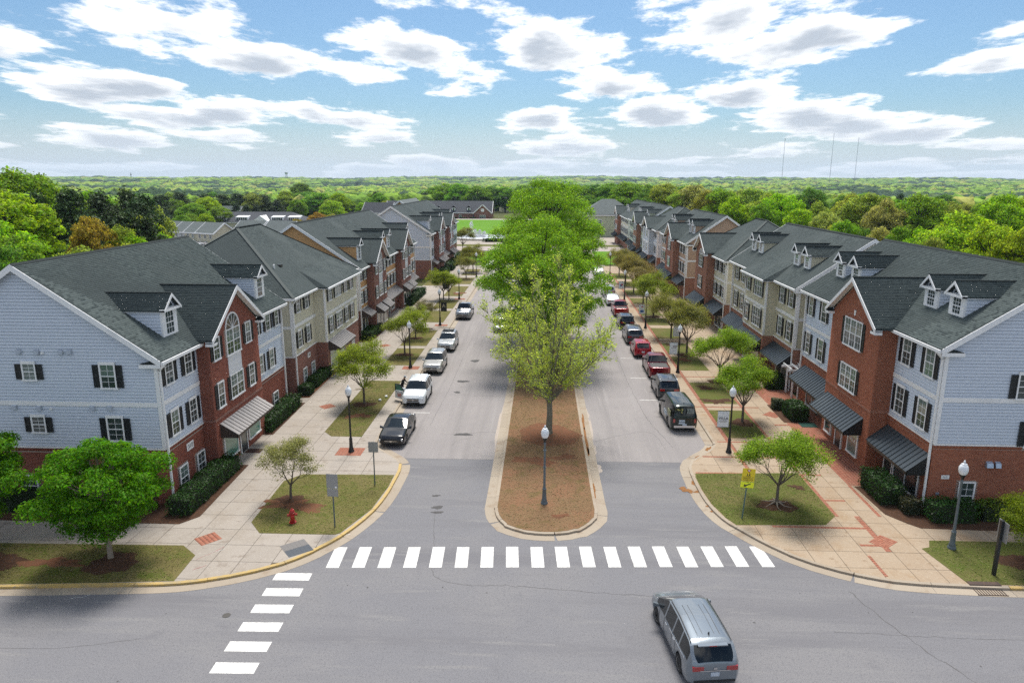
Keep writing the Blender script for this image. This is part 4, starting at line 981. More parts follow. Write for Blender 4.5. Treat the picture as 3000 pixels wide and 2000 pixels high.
# orange building with two brick bays
A3 = [(78.6, 82.4, 3.4, 2.75, 1.0), (94.0, 96.4, 3.4, 2.75, 1.0)]
bb1 = std_bay(81.9, 88.5, .9, 10.75, 8.35, 3.4, 5.8, True); bb2 = std_bay(98.2, 104.9, .9, 10.75, 8.35, 3.4, 5.8, True)
bb1['awns'] = [(82.2, 84.8, 3.3, 2.6, 1.0), (85.4, 88.2, 3.3, 2.6, 1.0)]; bb2['awns'] = [(98.4, 101.4, 3.4, 2.7, 1.0), (101.8, 104.8, 3.4, 2.7, 1.0)]
for q in (bb1, bb2): c = (q['y0']+q['y1'])/2; q['shop'] = [(c-1.8, .6, 1.5, 1.7, 1), (c+1.8, .6, 1.5, 1.7, 1)]; q['doors'] = [c]
building('L', 78.2, 112.6, 20.8, 8.05, 13.05, 7.0, 3.35, 5.75, 'orange', 'orange clapboard building with two red brick gabled bays and four dormers', lod=1, bays=[bb1, bb2], seed=3,
    dormers=[(81.2, 1.5, .55, 10.6, 11.3), (92.6, 1.4, .55, 10.6, 11.3), (96.6, 1.4, .55, 10.6, 11.3), (109.5, 1.5, .55, 10.6, 11.3)], awns=[(78.8, 81.6, 3.4, 2.7, 1.1), (88.9, 97.9, 3.55, 2.75, 1.1), (105.6, 110.5, 3.7, 2.9, 1.1)],
    shop=[(79.6, .6, 1.2, 1.75, 1), (80.9, .6, 1.0, 1.75, 1), (91, .6, 1.6, 1.75, 2), (95.6, .6, 1.8, 1.75, 2), (108, .6, 2.2, 1.75, 2)], doors=[93.3])
# pale blue building with two bays further on
bb1 = std_bay(133.4, 140.2, .9, 10.75, 8.4, 3.4, 5.8, True); bb2 = std_bay(148.8, 155.6, .9, 10.75, 8.4, 3.4, 5.8, True)
bb1['awns'] = [(133.4, 140, 3.4, 2.7, 1.1)]; bb2['awns'] = [(148.8, 152, 3.5, 2.7, 1.1), (152.4, 155.6, 3.5, 2.7, 1.1)]
building('L', 129.2, 168.5, 20.8, 8.1, 13.0, 7.0, 3.4, 5.8, 'blue', 'pale blue clapboard building with brick base standing nearest the fountain', lod=2, bays=[bb1, bb2], seed=4,
    dormers=[(131.8, 1.5, .55, 10.6, 11.3), (143, 1.4, .55, 10.6, 11.3), (146.4, 1.4, .55, 10.6, 11.3), (159.5, 1.5, .55, 10.6, 11.3)], awns=[(129.6, 133, 3.4, 2.7, 1.1), (140.5, 148.5, 3.6, 2.8, 1.1)],
    shop=[(131, .6, 1.8, 1.8, 2), (142, .6, 1.8, 1.8, 2), (146.5, .6, 1.8, 1.8, 2)])
# right side --------------------------------------------------------------------------------------
b1 = dict(y0=42.8, y1=49.9, p=1.15, za=11.65, ze=9.2, arch_trim=(46.35, 8.95, 2.5), wins=[(46.35, 7.3, 2.5, 1.75, dict(units=3, rows=2, lintel=False, shut=2)), (46.4, 4.4, 2.3, 1.55, dict(units=3, lintel=False, shut=2))],
    shop=[(48.75, .55, .95, 1.6, 1), (44.7, .55, 1.3, 1.6, 1)], doors=[46.9], awns=[(43.6, 49.4, 3.3, 2.35, 1.15)])
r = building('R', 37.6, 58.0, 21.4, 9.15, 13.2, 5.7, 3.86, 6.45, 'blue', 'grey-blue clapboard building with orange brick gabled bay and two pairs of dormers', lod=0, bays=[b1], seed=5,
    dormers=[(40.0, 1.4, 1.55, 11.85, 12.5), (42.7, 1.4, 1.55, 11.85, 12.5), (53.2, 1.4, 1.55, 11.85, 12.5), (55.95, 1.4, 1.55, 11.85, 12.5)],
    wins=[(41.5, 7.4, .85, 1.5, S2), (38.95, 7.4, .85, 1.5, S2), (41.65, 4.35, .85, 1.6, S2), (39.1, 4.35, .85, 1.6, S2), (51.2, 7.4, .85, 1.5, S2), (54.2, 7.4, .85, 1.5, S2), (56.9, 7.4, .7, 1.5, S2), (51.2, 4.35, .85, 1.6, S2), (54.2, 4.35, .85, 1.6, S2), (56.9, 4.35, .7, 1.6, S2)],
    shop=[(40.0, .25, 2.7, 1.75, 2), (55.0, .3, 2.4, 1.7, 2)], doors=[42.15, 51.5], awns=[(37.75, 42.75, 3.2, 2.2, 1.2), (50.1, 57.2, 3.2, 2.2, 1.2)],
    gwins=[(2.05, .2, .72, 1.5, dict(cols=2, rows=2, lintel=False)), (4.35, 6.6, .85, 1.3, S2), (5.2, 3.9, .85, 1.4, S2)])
for y, z, s in [(3.05, 2.76, .34), (3.5, 2.76, .28)]:
    mb = MB(); u = 20.4+.014; mb.add([(u, y-s/2, z-.12), (u, y+s/2, z-.12), (u, y+s/2, z+.22), (u, y-s/2, z+.22), (u+.2, y-s/2, z-.10), (u+.2, y+s/2, z-.10), (u+.14, y+s/2, z+.14), (u+.14, y-s/2, z+.14)], [f[::-1] for f in map(tuple, CUBE6)]); mb.build('vent_hood', surf('vent_galvanised', (.42, .50, .62), .35, .6), r)
p = MB().box(20.414, 20.435, .62, 1.05, 1.9, 2.12).build('wall_plate', white, r); text('FDC', .14, surf('grey_ink', (.35, .35, .35)), p, (20.44, .83, 2.01), (R(90), 0, R(90)))
MB().box(20.414, 20.44, .45, .62, .95, 1.1).build('outlet_box', surf('vent_galvanised', (.5, .5, .5)), r)
mb = MB(); mb.box(20.5, 20.505, .9, .95, 1, 1.1)
text('VILLA', .34, white, r, (58.0-44.7, -1.19, 1.45), (R(90), 0, 0))
for k in range(3): MB().box(58-44.7-.35+.05*k, 58-44.7+.35-.08*k, -1.188, -1.184, 1.12-.13*k, 1.15-.13*k).build('window_lettering', white, r)
oval = MB(); oval.lathe([(.2, -.03), (.21, -.015), (.2, 0)], 16, (58-45.9, -1.165, 1.5), axis='y'); oval.build('shop_sign', white, r)
b2 = dict(y0=65.6, y1=72.4, p=1.0, za=None, kind='siding', ze=9.0, wins=[(67.9, 7.25, 2.2, 1.7, dict(units=3, shut=2)), (71.2, 7.3, .8, 1.6, dict(shut=2)), (67.9, 4.35, 2.2, 1.7, dict(units=3, shut=2)), (71.2, 4.35, .8, 1.6, dict(shut=2))], awns=[(66.0, 72.6, 3.4, 2.4, 1.2)], shop=[(67.5, .4, 2, 1.8, 2), (70.6, .4, 1.8, 1.8, 2)])
building('R', 60.0, 81.0, 21.4, 8.95, 13.1, 5.6, 3.8, 6.4, 'sage', 'khaki clapboard building with a projecting middle and white pergola at its corner', lod=1, bays=[b2], seed=6, dormers=[(63.0, 1.3, 1.5, 11.65, 12.3), (65.6, 1.3, 1.5, 11.65, 12.3), (76.6, 1.3, 1.5, 11.65, 12.3), (79.2, 1.3, 1.5, 11.65, 12.3)],
    wins=[(61.6, 7.25, .85, 1.5, S2), (64.0, 7.25, .85, 1.5, S2), (61.6, 4.3, .85, 1.6, S2), (64.0, 4.3, .85, 1.6, S2), (74.3, 7.25, .85, 1.5, S2), (76.7, 7.25, .85, 1.5, S2), (79.2, 7.25, .85, 1.5, S2), (74.3, 4.3, .85, 1.6, S2), (76.7, 4.3, .85, 1.6, S2), (79.2, 4.3, .85, 1.6, S2)],
    shop=[(62.6, .4, 3.0, 1.7, 2), (75.5, .4, 2.4, 1.8, 2), (78.5, .4, 2.0, 1.8, 2)], awns=[(60.3, 65.4, 3.35, 2.35, 1.2), (72.8, 80.6, 3.35, 2.35, 1.2)], gwins=[])
bb = std_bay(90.2, 96.8, 1.0, 11.0, 8.9, 3.6, 6.1, False); bb['wins'] = [((90.2+96.8)/2, 6.95, 1.9, 1.6, dict(units=2, arch=.6, lintel=False, shut=2)), ((90.2+96.8)/2, 4.2, 1.8, 1.5, dict(units=2, lintel=False, shut=2))]; bb['panels'] = []; bb['awns'] = [(90.4, 96.6, 3.3, 2.3, 1.2)]; bb['shop'] = [(92, .4, 1.8, 1.7, 1), (95.2, .4, 1.8, 1.7, 1)]
building('R', 84.0, 100.6, 21.4, 8.6, 12.9, 6.0, 3.5, 6.1, 'cream', 'cream hip-roofed building with one orange brick gabled bay', roof='hip', lod=1, bays=[bb], seed=7, awns=[(84.3, 89.8, 3.3, 2.3, 1.2)], shop=[(86.6, .4, 3, 1.7, 2)])
bb = std_bay(114.2, 121.2, 1.0, 10.9, 8.7, 3.5, 6.0, False); bb['wins'] = [(117.7, 6.8, 1.9, 1.6, dict(units=2, arch=.6, lintel=False, shut=2)), (117.7, 4.1, 1.8, 1.5, dict(units=2, lintel=False, shut=2))]; bb['panels'] = []; bb['awns'] = [(114.4, 121, 3.3, 2.4, 1.2)]
building('R', 108.0, 131.0, 21.4, 8.45, 12.6, 5.5, 3.4, 5.95, 'tan', 'tan clapboard building with an orange brick gabled bay and dormers', lod=1, bays=[bb], seed=8, dormers=[(110.9, 1.3, 1.4, 11.2, 11.9), (113.4, 1.3, 1.4, 11.2, 11.9), (126, 1.3, 1.4, 11.2, 11.9), (128.5, 1.3, 1.4, 11.2, 11.9)], awns=[(108.3, 113.8, 3.3, 2.4, 1.2), (122, 130, 3.3, 2.4, 1.2)])
bb = dict(y0=141.6, y1=150.0, p=1.0, za=10.5, ze=8.5, kind='siding', wins=[(144, 6.8, 1.6, 1.6, dict(units=2)), (147.8, 6.8, 1.6, 1.6, dict(units=2)), (144, 4.0, 1.6, 1.6, dict(units=2)), (147.8, 4.0, 1.6, 1.6, dict(units=2))], awns=[(142, 149.6, 3.3, 2.4, 1.2)])
building('R', 136.4, 154.5, 21.4, 8.35, 12.5, 5.8, 3.4, 5.9, 'grey', 'pale grey-blue hip-roofed building with white gabled bay', roof='hip', lod=2, bays=[bb], seed=9, awns=[(136.8, 141.2, 3.3, 2.4, 1.2)])
bb = std_bay(160.4, 166.4, 1.0, 10.6, 8.4, 3.3, 5.8, False); bb['panels'] = []; bb['awns'] = [(160.6, 166.2, 3.2, 2.4, 1.2)]
building('R', 156.2, 182.0, 21.4, 8.2, 12.2, 5.4, 3.3, 5.8, 'palegreen', 'pale green clapboard building with brick bay beyond the grey-blue one', lod=2, bays=[bb], seed=10, dormers=[(159.2, 1.3, 1.3, 10.9, 11.5), (170, 1.3, 1.3, 10.9, 11.5), (173, 1.3, 1.3, 10.9, 11.5)], awns=[(156.6, 160, 3.3, 2.4, 1.2), (167, 181, 3.3, 2.4, 1.2)])
bb = std_bay(203, 210, 1.0, 10.4, 8.3, 3.3, 5.8, False); bb['panels'] = []; bb['awns'] = [(203, 210, 3.2, 2.4, 1.2)]
building('R', 184.0, 213.0, 21.4, 8.0, 12.0, 5.4, 3.3, 5.8, 'cream', 'last cream and brick building at the far end of the street', lod=2, bays=[bb], seed=11, dormers=[(196, 1.3, 1.3, 10.7, 11.3), (199, 1.3, 1.3, 10.7, 11.3)], awns=[(186, 202, 3.3, 2.4, 1.2)])
# pergola between the two right-hand buildings
pg = empty('pergola', (20.9, 59.0, 0), label='white wooden pergola in the gap between the blue and khaki buildings', cat='pergola')
for x, y in ((0, -.75), (0, .75), (1.9, -.75), (1.9, .75)): MB().box(x-.06, x+.06, y-.06, y+.06, .1, 2.35).build('post', white, pg)
for y in (-.75, .75): MB().box(-.5, 2.4, y-.045, y+.045, 2.35, 2.52).build('beam', white, pg)
for k in range(5): MB().box(-.3+k*.6, -.22+k*.6, -1.05, 1.05, 2.52, 2.66).build('rafter', white, pg)
# ------------------------------------------------------------------ vehicles
rubber = surf('tyre_rubber', (.018, .018, .019), .85); alloy = surf('alloy', (.45, .46, .47), .3, .85); dark_trim = surf('dark_trim', (.02, .021, .023), .55)
car_glass = surf('car_glass', (.008, .011, .013), .03, spec=.6); lampw = surf('headlamp', (.62, .64, .66), .08, spec=.9, coat=1.); lampr = surf('tail_lamp', (.33, .012, .014), .12, spec=.8, coat=1.)
chrome = surf('chrome', (.62, .63, .65), .14, 1.); plate_m = surf('plate_white', (.55, .60, .66), .5, var=((30, .5, .6, (.30, .36, .48)),))
def carpaint(name, col, metal=.35): return surf('paint_'+name, col, .25, metal, coat=.7, spec=.25)
def lerpt(T, x):
    if x <= T[0][0]: return T[0][1]
    for (a, p), (b, q) in zip(T, T[1:]):
        if x <= b: return p+(q-p)*(x-a)/(b-a)
    return T[-1][1]
KINDS = {
 'sedan': dict(L=4.75, W=1.85, H=1.45, r=.33, wx=(1.42, -1.38), top=[(-2.375, .92), (-2.2, 1.0), (-1.75, 1.05), (-1.05, 1.38), (-.55, 1.45), (.15, 1.44), (1.05, 1.02), (1.5, .96), (2.1, .84), (2.375, .66)], belt=[(-2.375, .86), (-1.75, .97), (1.05, .92), (2.1, .76), (2.375, .58)], gh=(-1.75, -1.0, .2, 1.05), pil=(-.3,)),
 'suv': dict(L=4.7, W=1.90, H=1.70, r=.36, wx=(1.42, -1.36), top=[(-2.35, 1.0), (-2.28, 1.12), (-1.85, 1.60), (-1.5, 1.68), (-.4, 1.71), (.2, 1.67), (1.0, 1.14), (1.5, 1.07), (2.15, .96), (2.35, .76)], belt=[(-2.35, .96), (-1.9, 1.10), (1.0, 1.02), (2.15, .86), (2.35, .66)], gh=(-2.28, -1.85, .25, 1.0), pil=(-.25, -1.25)),
 'hatch': dict(L=4.35, W=1.82, H=1.62, r=.34, wx=(1.32, -1.28), top=[(-2.17, .98), (-2.1, 1.1), (-1.65, 1.52), (-1.3, 1.60), (-.3, 1.62), (.2, 1.58), (.95, 1.1), (1.4, 1.02), (1.95, .9), (2.17, .7)], belt=[(-2.17, .92), (-1.75, 1.06), (.95, .98), (1.95, .8), (2.17, .6)], gh=(-2.1, -1.65, .25, .95), pil=(-.25, -1.2)),
 'pickup': dict(L=5.7, W=2.0, H=1.86, r=.41, wx=(1.82, -1.78), top=[(-2.85, 1.12), (-2.8, 1.16), (-.98, 1.16), (-.9, 1.24), (-.72, 1.80), (-.3, 1.86), (.5, 1.84), (1.1, 1.24), (1.7, 1.18), (2.6, 1.08), (2.85, .84)], belt=[(-2.85, 1.08), (-1, 1.12), (1.1, 1.12), (2.6, .98), (2.85, .72)], gh=(-.9, -.72, .5, 1.1), pil=(-.05,)),
 'van': dict(L=5.1, W=2.02, H=2.02, r=.37, wx=(1.62, -1.30), top=[(-2.55, 1.14), (-2.5, 1.26), (-2.38, 1.92), (-2.1, 2.0), (-.5, 2.03), (1.0, 1.99), (1.75, 1.26), (2.1, 1.16), (2.45, 1.04), (2.55, .8)], belt=[(-2.55, 1.05), (-2.4, 1.14), (1.75, 1.1), (2.45, .92), (2.55, .7)], gh=(-2.5, -2.38, 1.0, 1.75), pil=(.1, -1.1)),
 'minivan': dict(L=5.15, W=2.01, H=1.74, r=.35, wx=(1.55, -1.45), top=[(-2.575, 1.02), (-2.52, 1.14), (-2.12, 1.58), (-1.9, 1.68), (-.6, 1.75), (.6, 1.70), (1.65, 1.14), (2.0, 1.04), (2.4, .88), (2.575, .66)], belt=[(-2.575, .96), (-2.1, 1.10), (1.0, 1.0), (1.65, .98), (2.4, .78), (2.575, .58)], gh=(-2.52, -2.12, .62, 1.65), pil=(.45, -.55, -1.35)),
}
CARN = []
def car(kind, paint, loc, rz, label, name='parked_car', rack=None, group='cars parked along the street', tonneau=None, steer=0, top_paint=None, plain=False, cat='car'):
    K = KINDS[kind]; Lc, Wc, r = K['L'], K['W'], K['r']; xb, xr, xw, xc = K['gh']; wx = K['wx']; ra = r+.075
    root = empty(name, (*loc, .002), rz, label=label, cat=cat, group=group)
    st = {-Lc/2, -Lc/2+.06, -Lc/2+.16, -Lc/2+.32, Lc/2, Lc/2-.05, Lc/2-.14, Lc/2-.3, xb, xr, xw, xc}
    st |= {x for x, _ in K['top']} | {x for x, _ in K['belt']}
    for w in wx:
        for k in range(-5, 6): st.add(w+ra*math.sin(math.pi/2*k/5))
    for p in K['pil']: st |= {p-.05, p+.05}
    st |= {xb+(xr-xb)*.5, xw+(xc-xw)*.33, xw+(xc-xw)*.66, -.5, .0}
    st = sorted(x for x in st if abs(x) <= Lc/2+1e-6); S = []
    for x in st:
        if not S or x-S[-1] > .018: S.append(x)
    rings = []
    for x in S:
        e = min(Lc/2-x, Lc/2+x); tp = 1-.17*max(0, 1-e/.32)**2-.035*max(0, 1-e/1.1)**2; w = Wc/2*tp; zb = .24+.10*max(0, 1-e/.4)
        for q in wx:
            if abs(x-q) < ra: zb = max(zb, r+math.sqrt(max(0, ra*ra-(x-q)**2)))
        zt, zl = lerpt(K['top'], x), lerpt(K['belt'], x); zl = min(zl, zt-.02); g = zt-zl; zl2 = max(zl, zb+.06); gh = xb-.01 <= x <= xc+.01
        pts = [(0, min(zb, .34)), (w-.05, zb), (w-.004, zb+(zl2-zb)*.30), (w, zb+(zl2-zb)*.62), (w-.035, zl2)]
        if gh:
            g2 = max(g, .04); wr = w-.05-.26*min(g2, .75); pts += [(wr, zl2+(zt-zl2)*.90), (wr-.13, zt-.005), (wr*.5, zt+.012), (0, zt+.02)]
        else: pts += [(w-.075, zl2+(zt-zl2)*.6), (w-.2, zt-.004), (w*.45, zt+.008), (0, zt+.012)]
        rings.append(pts)
    G = {}
    def put(key, vs, sgn):
        mb = G.setdefault(key, MB()); mb.add(vs, [tuple(range(len(vs)))] if sgn > 0 else [tuple(range(len(vs)-1, -1, -1))])
    pils = K['pil']
    for i in range(len(S)-1):
        x0, x1 = S[i], S[i+1]; xm = (x0+x1)/2
        for k in range(8):
            for s in (1, -1):
                A, B = rings[i], rings[i+1]; key = 'body'
                if k == 4 and xb < xm < xc and not any(abs(xm-p) < .05 for p in pils):
                    lo = xr-.12 if kind != 'pickup' else xr
                    if xm > lo and xm < xc-.10 and not (kind == 'van' and top_paint == 'cargo' and xm < 0):
                        key = 'side_window_%d_%d' % (s, sum(xm > p for p in pils))
                if k >= 5 and xw < xm < xc: key = 'windshield' if k > 5 or True else 'body'
                if k >= 6 and xb < xm < xr and kind != 'pickup': key = 'rear_window'
                if k >= 5 and xb < xm < xr and kind == 'pickup': key = 'rear_window'
                if kind == 'pickup' and k >= 6 and -Lc/2+.12 < xm < xb-.1: key = 'bed'
                if k == 0: key = 'underbody'
                vs = [(x0, s*A[k][0], A[k][1]), (x1, s*B[k][0], B[k][1]), (x1, s*B[k+1][0], B[k+1][1]), (x0, s*A[k+1][0], A[k+1][1])]
                if k == 7: pass
                put(key, vs, -s)
    for i, sg in ((0, -1), (len(S)-1, 1)):
        A = rings[i]; x = S[i]
        for k in range(1, 8):
            vs = [(x, -A[k][0], A[k][1]), (x, A[k][0], A[k][1]), (x, A[k+1][0], A[k+1][1]), (x, -A[k+1][0], A[k+1][1])]
            put('body', vs, sg)
    import bmesh
    def finish(key, mat, nm, sub=False):
        mb = G[key]; me = mb.mesh(nm, mat); bm = bmesh.new(); bm.from_mesh(me); bmesh.ops.remove_doubles(bm, verts=bm.verts, dist=.002)
        bm.to_mesh(me); bm.free(); me.polygons.foreach_set('use_smooth', [True]*len(me.polygons))
        try: me.set_sharp_from_angle(angle=R(42))
        except Exception: pass
        return link(nm, me, root)
    body = finish('body', paint, 'body'); finish('underbody', dark_trim, 'underbody')
    for k in list(G):
        if k.startswith('side_window'): finish(k, car_glass, 'side_window')
        elif k in ('windshield', 'rear_window'): finish(k, car_glass, k)
        elif k == 'bed': finish(k, tonneau or dark_trim, 'bed_cover' if tonneau else 'truck_bed')
    # wheels
    MB().box(-Lc/2+.5, Lc/2-.5, -Wc/2+.28, Wc/2-.28, .22, .75).build('chassis', dark_trim, root)
    def tyre_m():
        mb = MB(); mb.lathe([(r*.62, -.10), (r*.93, -.11), (r, -.08), (r, .08), (r*.93, .11), (r*.62, .10)], 20, axis='y'); return mb.mesh('tyre', rubber, True, flat_angle=50)
    def rim_m():
        mb = MB(); mb.lathe([(r*.66, -.09), (r*.66, -.105), (r*.56, -.085), (r*.16, -.10), (r*.02, -.10)], 15, axis='y'); return mb.mesh('rim', alloy)
    def spoke_m():
        mb = MB()
        for k in range(5): t = 2*math.pi*k/5; mb.tube((0, -.098, 0), (math.cos(t)*r*.58, -.095, math.sin(t)*r*.58), .035, .03, 4)
        return mb.mesh('rim', alloy)
    tm, rm, sm_ = cached(('tyre', r), tyre_m), cached(('rim', r), rim_m), cached(('spk', r), spoke_m)
    for q in wx:
        for s in (1, -1):
            w = link('wheel', tm, root, (q, s*(Wc/2-.13), r)); w.rotation_euler = (0, 0, (R(180) if s > 0 else 0)+(steer if q > 0 else 0))
            link('rim', rm, w)
    def ringpt(x, k):
        i = max(0, min(len(S)-2, next((j for j in range(len(S)-1) if S[j+1] >= x), len(S)-2))); t = (x-S[i])/(S[i+1]-S[i]); A, B = rings[i], rings[i+1]; return A[k][0]+(B[k][0]-A[k][0])*t, A[k][1]+(B[k][1]-A[k][1])*t
    if not plain:
        for s in (1, -1):
            for p in list(pils)+[xc-.42]:
                if kind == 'van' and p < 0: continue
                if any(abs(p-q) < ra+.02 for q in wx): p = next(q for q in wx if abs(p-q) < ra+.02)+(ra+.04)*(1 if p > 0 and p < 1.3 and False else (-1 if p > 0 else 1))
                mb = MB(); P = [(p, s*(ringpt(p, k)[0]+.002), ringpt(p, k)[1]) for k in (1, 2, 3, 4)]
                for a, b in zip(P, P[1:]): mb.beam(a, b, .014, .006, upv=(0, 1, 0))
                mb.build('panel_gap', dark_trim, root)
    # lights, grille, bumpers, plates, mirrors
    f, b = rings[-1], rings[0]; wf, wb = f[3][0], b[3][0]; xf, xk = Lc/2, -Lc/2
    zf = lerpt(K['belt'], xf-.1); zr_ = lerpt(K['belt'], xk+.1)
    def bx(nm, m, x0, x1, y0, y1, z0, z1): return MB().box(x0, x1, y0, y1, z0, z1).build(nm, m, root)
    bx('grille', dark_trim, xf-.05, xf+.012, -wf*.62, wf*.62, zf-.26, zf-.03)
    bx('grille_bar', chrome, xf+.012, xf+.022, -wf*.6, wf*.6, zf-.15, zf-.12)
    bx('lower_intake', dark_trim, xf-.05, xf+.014, -wf*.7, wf*.7, .34, .46)
    bx('emblem', chrome, xf+.022, xf+.034, -.07, .07, zf-.175, zf-.095)
    for s in (1, -1):
        mb = MB(); y0, y1 = sorted((s*wf*.58, s*(wf+.07))); mb.add([(xf-.02, y0, zf-.17), (xf-.02, y1, zf-.14), (xf-.02, y1, zf+.0), (xf-.02, y0, zf-.02), (xf-.34, y0, zf-.17), (xf-.34, y1, zf-.12), (xf-.34, y1, zf+.06), (xf-.34, y0, zf+.04)] , [tuple(f_) for f_ in CUBE6]); mb.build('headlight', lampw, root)
        th = .55 if kind in ('van',) else (.34 if kind in ('pickup',) else .17); yw = .16 if kind in ('van', 'pickup') else .42
        y0, y1 = sorted((s*(wb-yw+.04), s*(wb+.03))); z1 = zr_+(-.10 if kind == 'van' else .02)
        bx('tail_light', lampr, xk-.015, xk+.14, y0, y1, z1-th*(.5 if kind == 'van' else 1), z1)
        xm = xc-.28; mm = MB(); y0 = Wc/2-.03; mm.add([(xm-.07, s*y0, zf+.22), (xm+.1, s*y0, zf+.24), (xm+.1, s*(y0+.22), zf+.27), (xm-.07, s*(y0+.24), zf+.25), (xm-.07, s*y0, zf+.32), (xm+.08, s*y0, zf+.32), (xm+.06, s*(y0+.2), zf+.40), (xm-.07, s*(y0+.24), zf+.42)], [tuple(f_) if s > 0 else tuple(f_)[::-1] for f_ in CUBE6]); mm.build('mirror', paint if kind not in ('van', 'pickup') else dark_trim, root)
        for p in (.12, -.85): zz = lerpt(K['belt'], p)-.12; y0, y1 = sorted((s*(Wc/2-.012), s*(Wc/2+.025))); bx('door_handle', chrome if kind != 'van' else dark_trim, p-.1, p+.1, y0, y1, zz, zz+.035)
    bx('licence_plate', plate_m, xk-.022, xk-.005, -.16, .16, .62 if kind not in ('van', 'pickup') else .5, .78 if kind not in ('van', 'pickup') else .65)
    bx('bumper', chrome if kind in ('van', 'pickup') else dark_trim, xk-.06 if kind in ('van', 'pickup') else xk-.012, xk+.1, -wb*.96, wb*.96, .36, .52 if kind in ('van', 'pickup') else .46)
    zt = K['H']
    if kind in ('suv', 'minivan', 'hatch', 'van'):
        mb = MB(); mb.add([(xr+.35, -.02, zt-.06), (xr+.5, -.02, zt-.06), (xr+.5, .02, zt-.06), (xr+.35, .02, zt-.06), (xr+.34, -.004, zt+.10), (xr+.38, -.004, zt+.10), (xr+.38, .004, zt+.10), (xr+.34, .004, zt+.10)], [tuple(f_) for f_ in CUBE6]); mb.build('antenna', dark_trim, root)
    if kind in ('suv', 'minivan') and rack != 'none':
        for s in (1, -1):
            mb = MB(); n = 8; P = [(xr+.1+(xw-xr-.2)*k/n, s*(lerpt([(S[i], rings[i][5][0]) for i in range(len(S))], xr+.1+(xw-xr-.2)*k/n)-.05), lerpt(K['top'], xr+.1+(xw-xr-.2)*k/n)+.02) for k in range(n+1)]
            for p, q in zip(P, P[1:]): mb.tube(p, q, .018, n=5)
            mb.build('roof_rail', dark_trim if kind != 'suv' else alloy, root)
    if kind in ('minivan', 'van'):
        for y in (-.42, -.22, 0, .22, .42):
            if y == 0 and kind == 'minivan': continue
            mb = MB(); P = [(x, y, lerpt(K['top'], x)+.016) for x in np.linspace(xr+.15, xw-.5, 7)]
            for p, q in zip(P, P[1:]): mb.beam(p, q, .035 if kind == 'van' else .012, .012)
            mb.build('roof_rib', paint if kind == 'van' else dark_trim, root)
    if kind in ('minivan', 'suv', 'hatch'):
        bx('spoiler', paint, xr-.12, xr+.05, -.55, .55, lerpt(K['top'], xr)-.01, lerpt(K['top'], xr)+.03); bx('brake_light', lampr, xr-.13, xr-.118, -.14, .14, lerpt(K['top'], xr)-.0, lerpt(K['top'], xr)+.022)
    if rack == 'basket':
        bk = MB()
        for z in (.06, .2):
            for (p, q) in (((-1.1, -.55), (.1, -.55)), ((.1, -.55), (.1, .55)), ((.1, .55), (-1.1, .55)), ((-1.1, .55), (-1.1, -.55))): bk.tube((*p, zt+z), (*q, zt+z), .022, n=5)
        for k in range(9): bk.tube((-1.1+k*.15, -.55, zt+.06), (-1.1+k*.15, .55, zt+.06), .018, n=4)
        for k in range(5):
            for s in (-.55, .55): bk.tube((-1.1+k*.3, s, zt+.06), (-1.1+k*.3, s, zt+.2), .015, n=4)
        bk.build('roof_basket', black, root)
    CARN.append(root); return root
P_black = carpaint('black', (.010, .010, .012)); P_white = carpaint('white', (.66, .69, .72), 0.); P_silver = carpaint('champagne', (.40, .385, .36), .6); P_silver2 = carpaint('silver', (.46, .47, .47), .5)
P_grey = carpaint('grey', (.10, .10, .105), .5); P_dgrey = carpaint('charcoal', (.045, .050, .055), .4); P_red = carpaint('red', (.36, .008, .022), .2); P_maroon = carpaint('maroon', (.16, .006, .014), .3); P_bred = carpaint('bright_red', (.30, .010, .010), .2)
P_green = carpaint('dark_green', (.008, .017, .016), .3); P_blue = carpaint('steel_blue', (.215, .245, .275), .5); P_midnight = carpaint('midnight', (.013, .013, .018), .3); P_lead = carpaint('lead', (.19, .20, .21), .55)
DN, UPS = R(-90), R(90)
LG, RG = 'cars parked nose-on at the left kerb', 'cars parked tail-on at the right kerb'
car('sedan', P_black, (-10.3, 47.7), DN-.02, 'glossy black saloon parked nearest the crossing at the left kerb', group=LG)
wcar = car('suv', P_white, (-10.45, 56.6), DN, 'white estate car at the left kerb with its front door open', group=LG)
car('suv', P_silver, (-10.45, 66.3), DN, 'champagne silver crossover behind the white car with open door', group=LG, rack='none')
car('suv', P_silver2, (-10.4, 75.3), DN, 'silver off-roader with a black basket on its roof', group=LG, rack='basket')
car('pickup', P_lead, (-10.55, 93.3), DN, 'grey pickup truck parked alone under the tall green tree at left', group=LG, tonneau=dark_trim, name='pickup_truck', cat='truck')
car('sedan', P_white, (-11.0, 147.5), DN, 'small white car at the far end of the left kerb', group=LG)
car('sedan', P_silver2, (-5.1, 85.2), DN, 'silver car coming down the left lane under the green tree', group='cars on the road', name='car')
car('van', P_green, (10.25, 52.1), UPS+.03, 'dark green passenger van with signs on its rear, first at the right kerb', name='van', cat='van', group=RG)
car('suv', P_dgrey, (10.5, 59.4), UPS+.0, 'charcoal crossover with red tail lamps between the van and the maroon pickup', group=RG)
car('pickup', P_maroon, (10.75, 66.2), UPS, 'maroon pickup truck with a black bed cover', tonneau=surf('tonneau', (.05, .05, .052), .7), name='pickup_truck', cat='truck', group=RG)
car('hatch', P_red, (10.25, 73.5), UPS, 'bright crimson hatchback between the maroon pickup and a grey minivan', group=RG)
car('minivan', P_grey, (10.2, 80.0), UPS, 'grey minivan parked behind the crimson hatchback', group=RG)
car('suv', P_midnight, (10.2, 87.8), UPS, 'black crossover parked just behind the bright red pickup', group=RG)
car('pickup', P_bred, (10.4, 96.6), UPS, 'bright red pickup truck with an open bed', name='pickup_truck', cat='truck', group=RG)
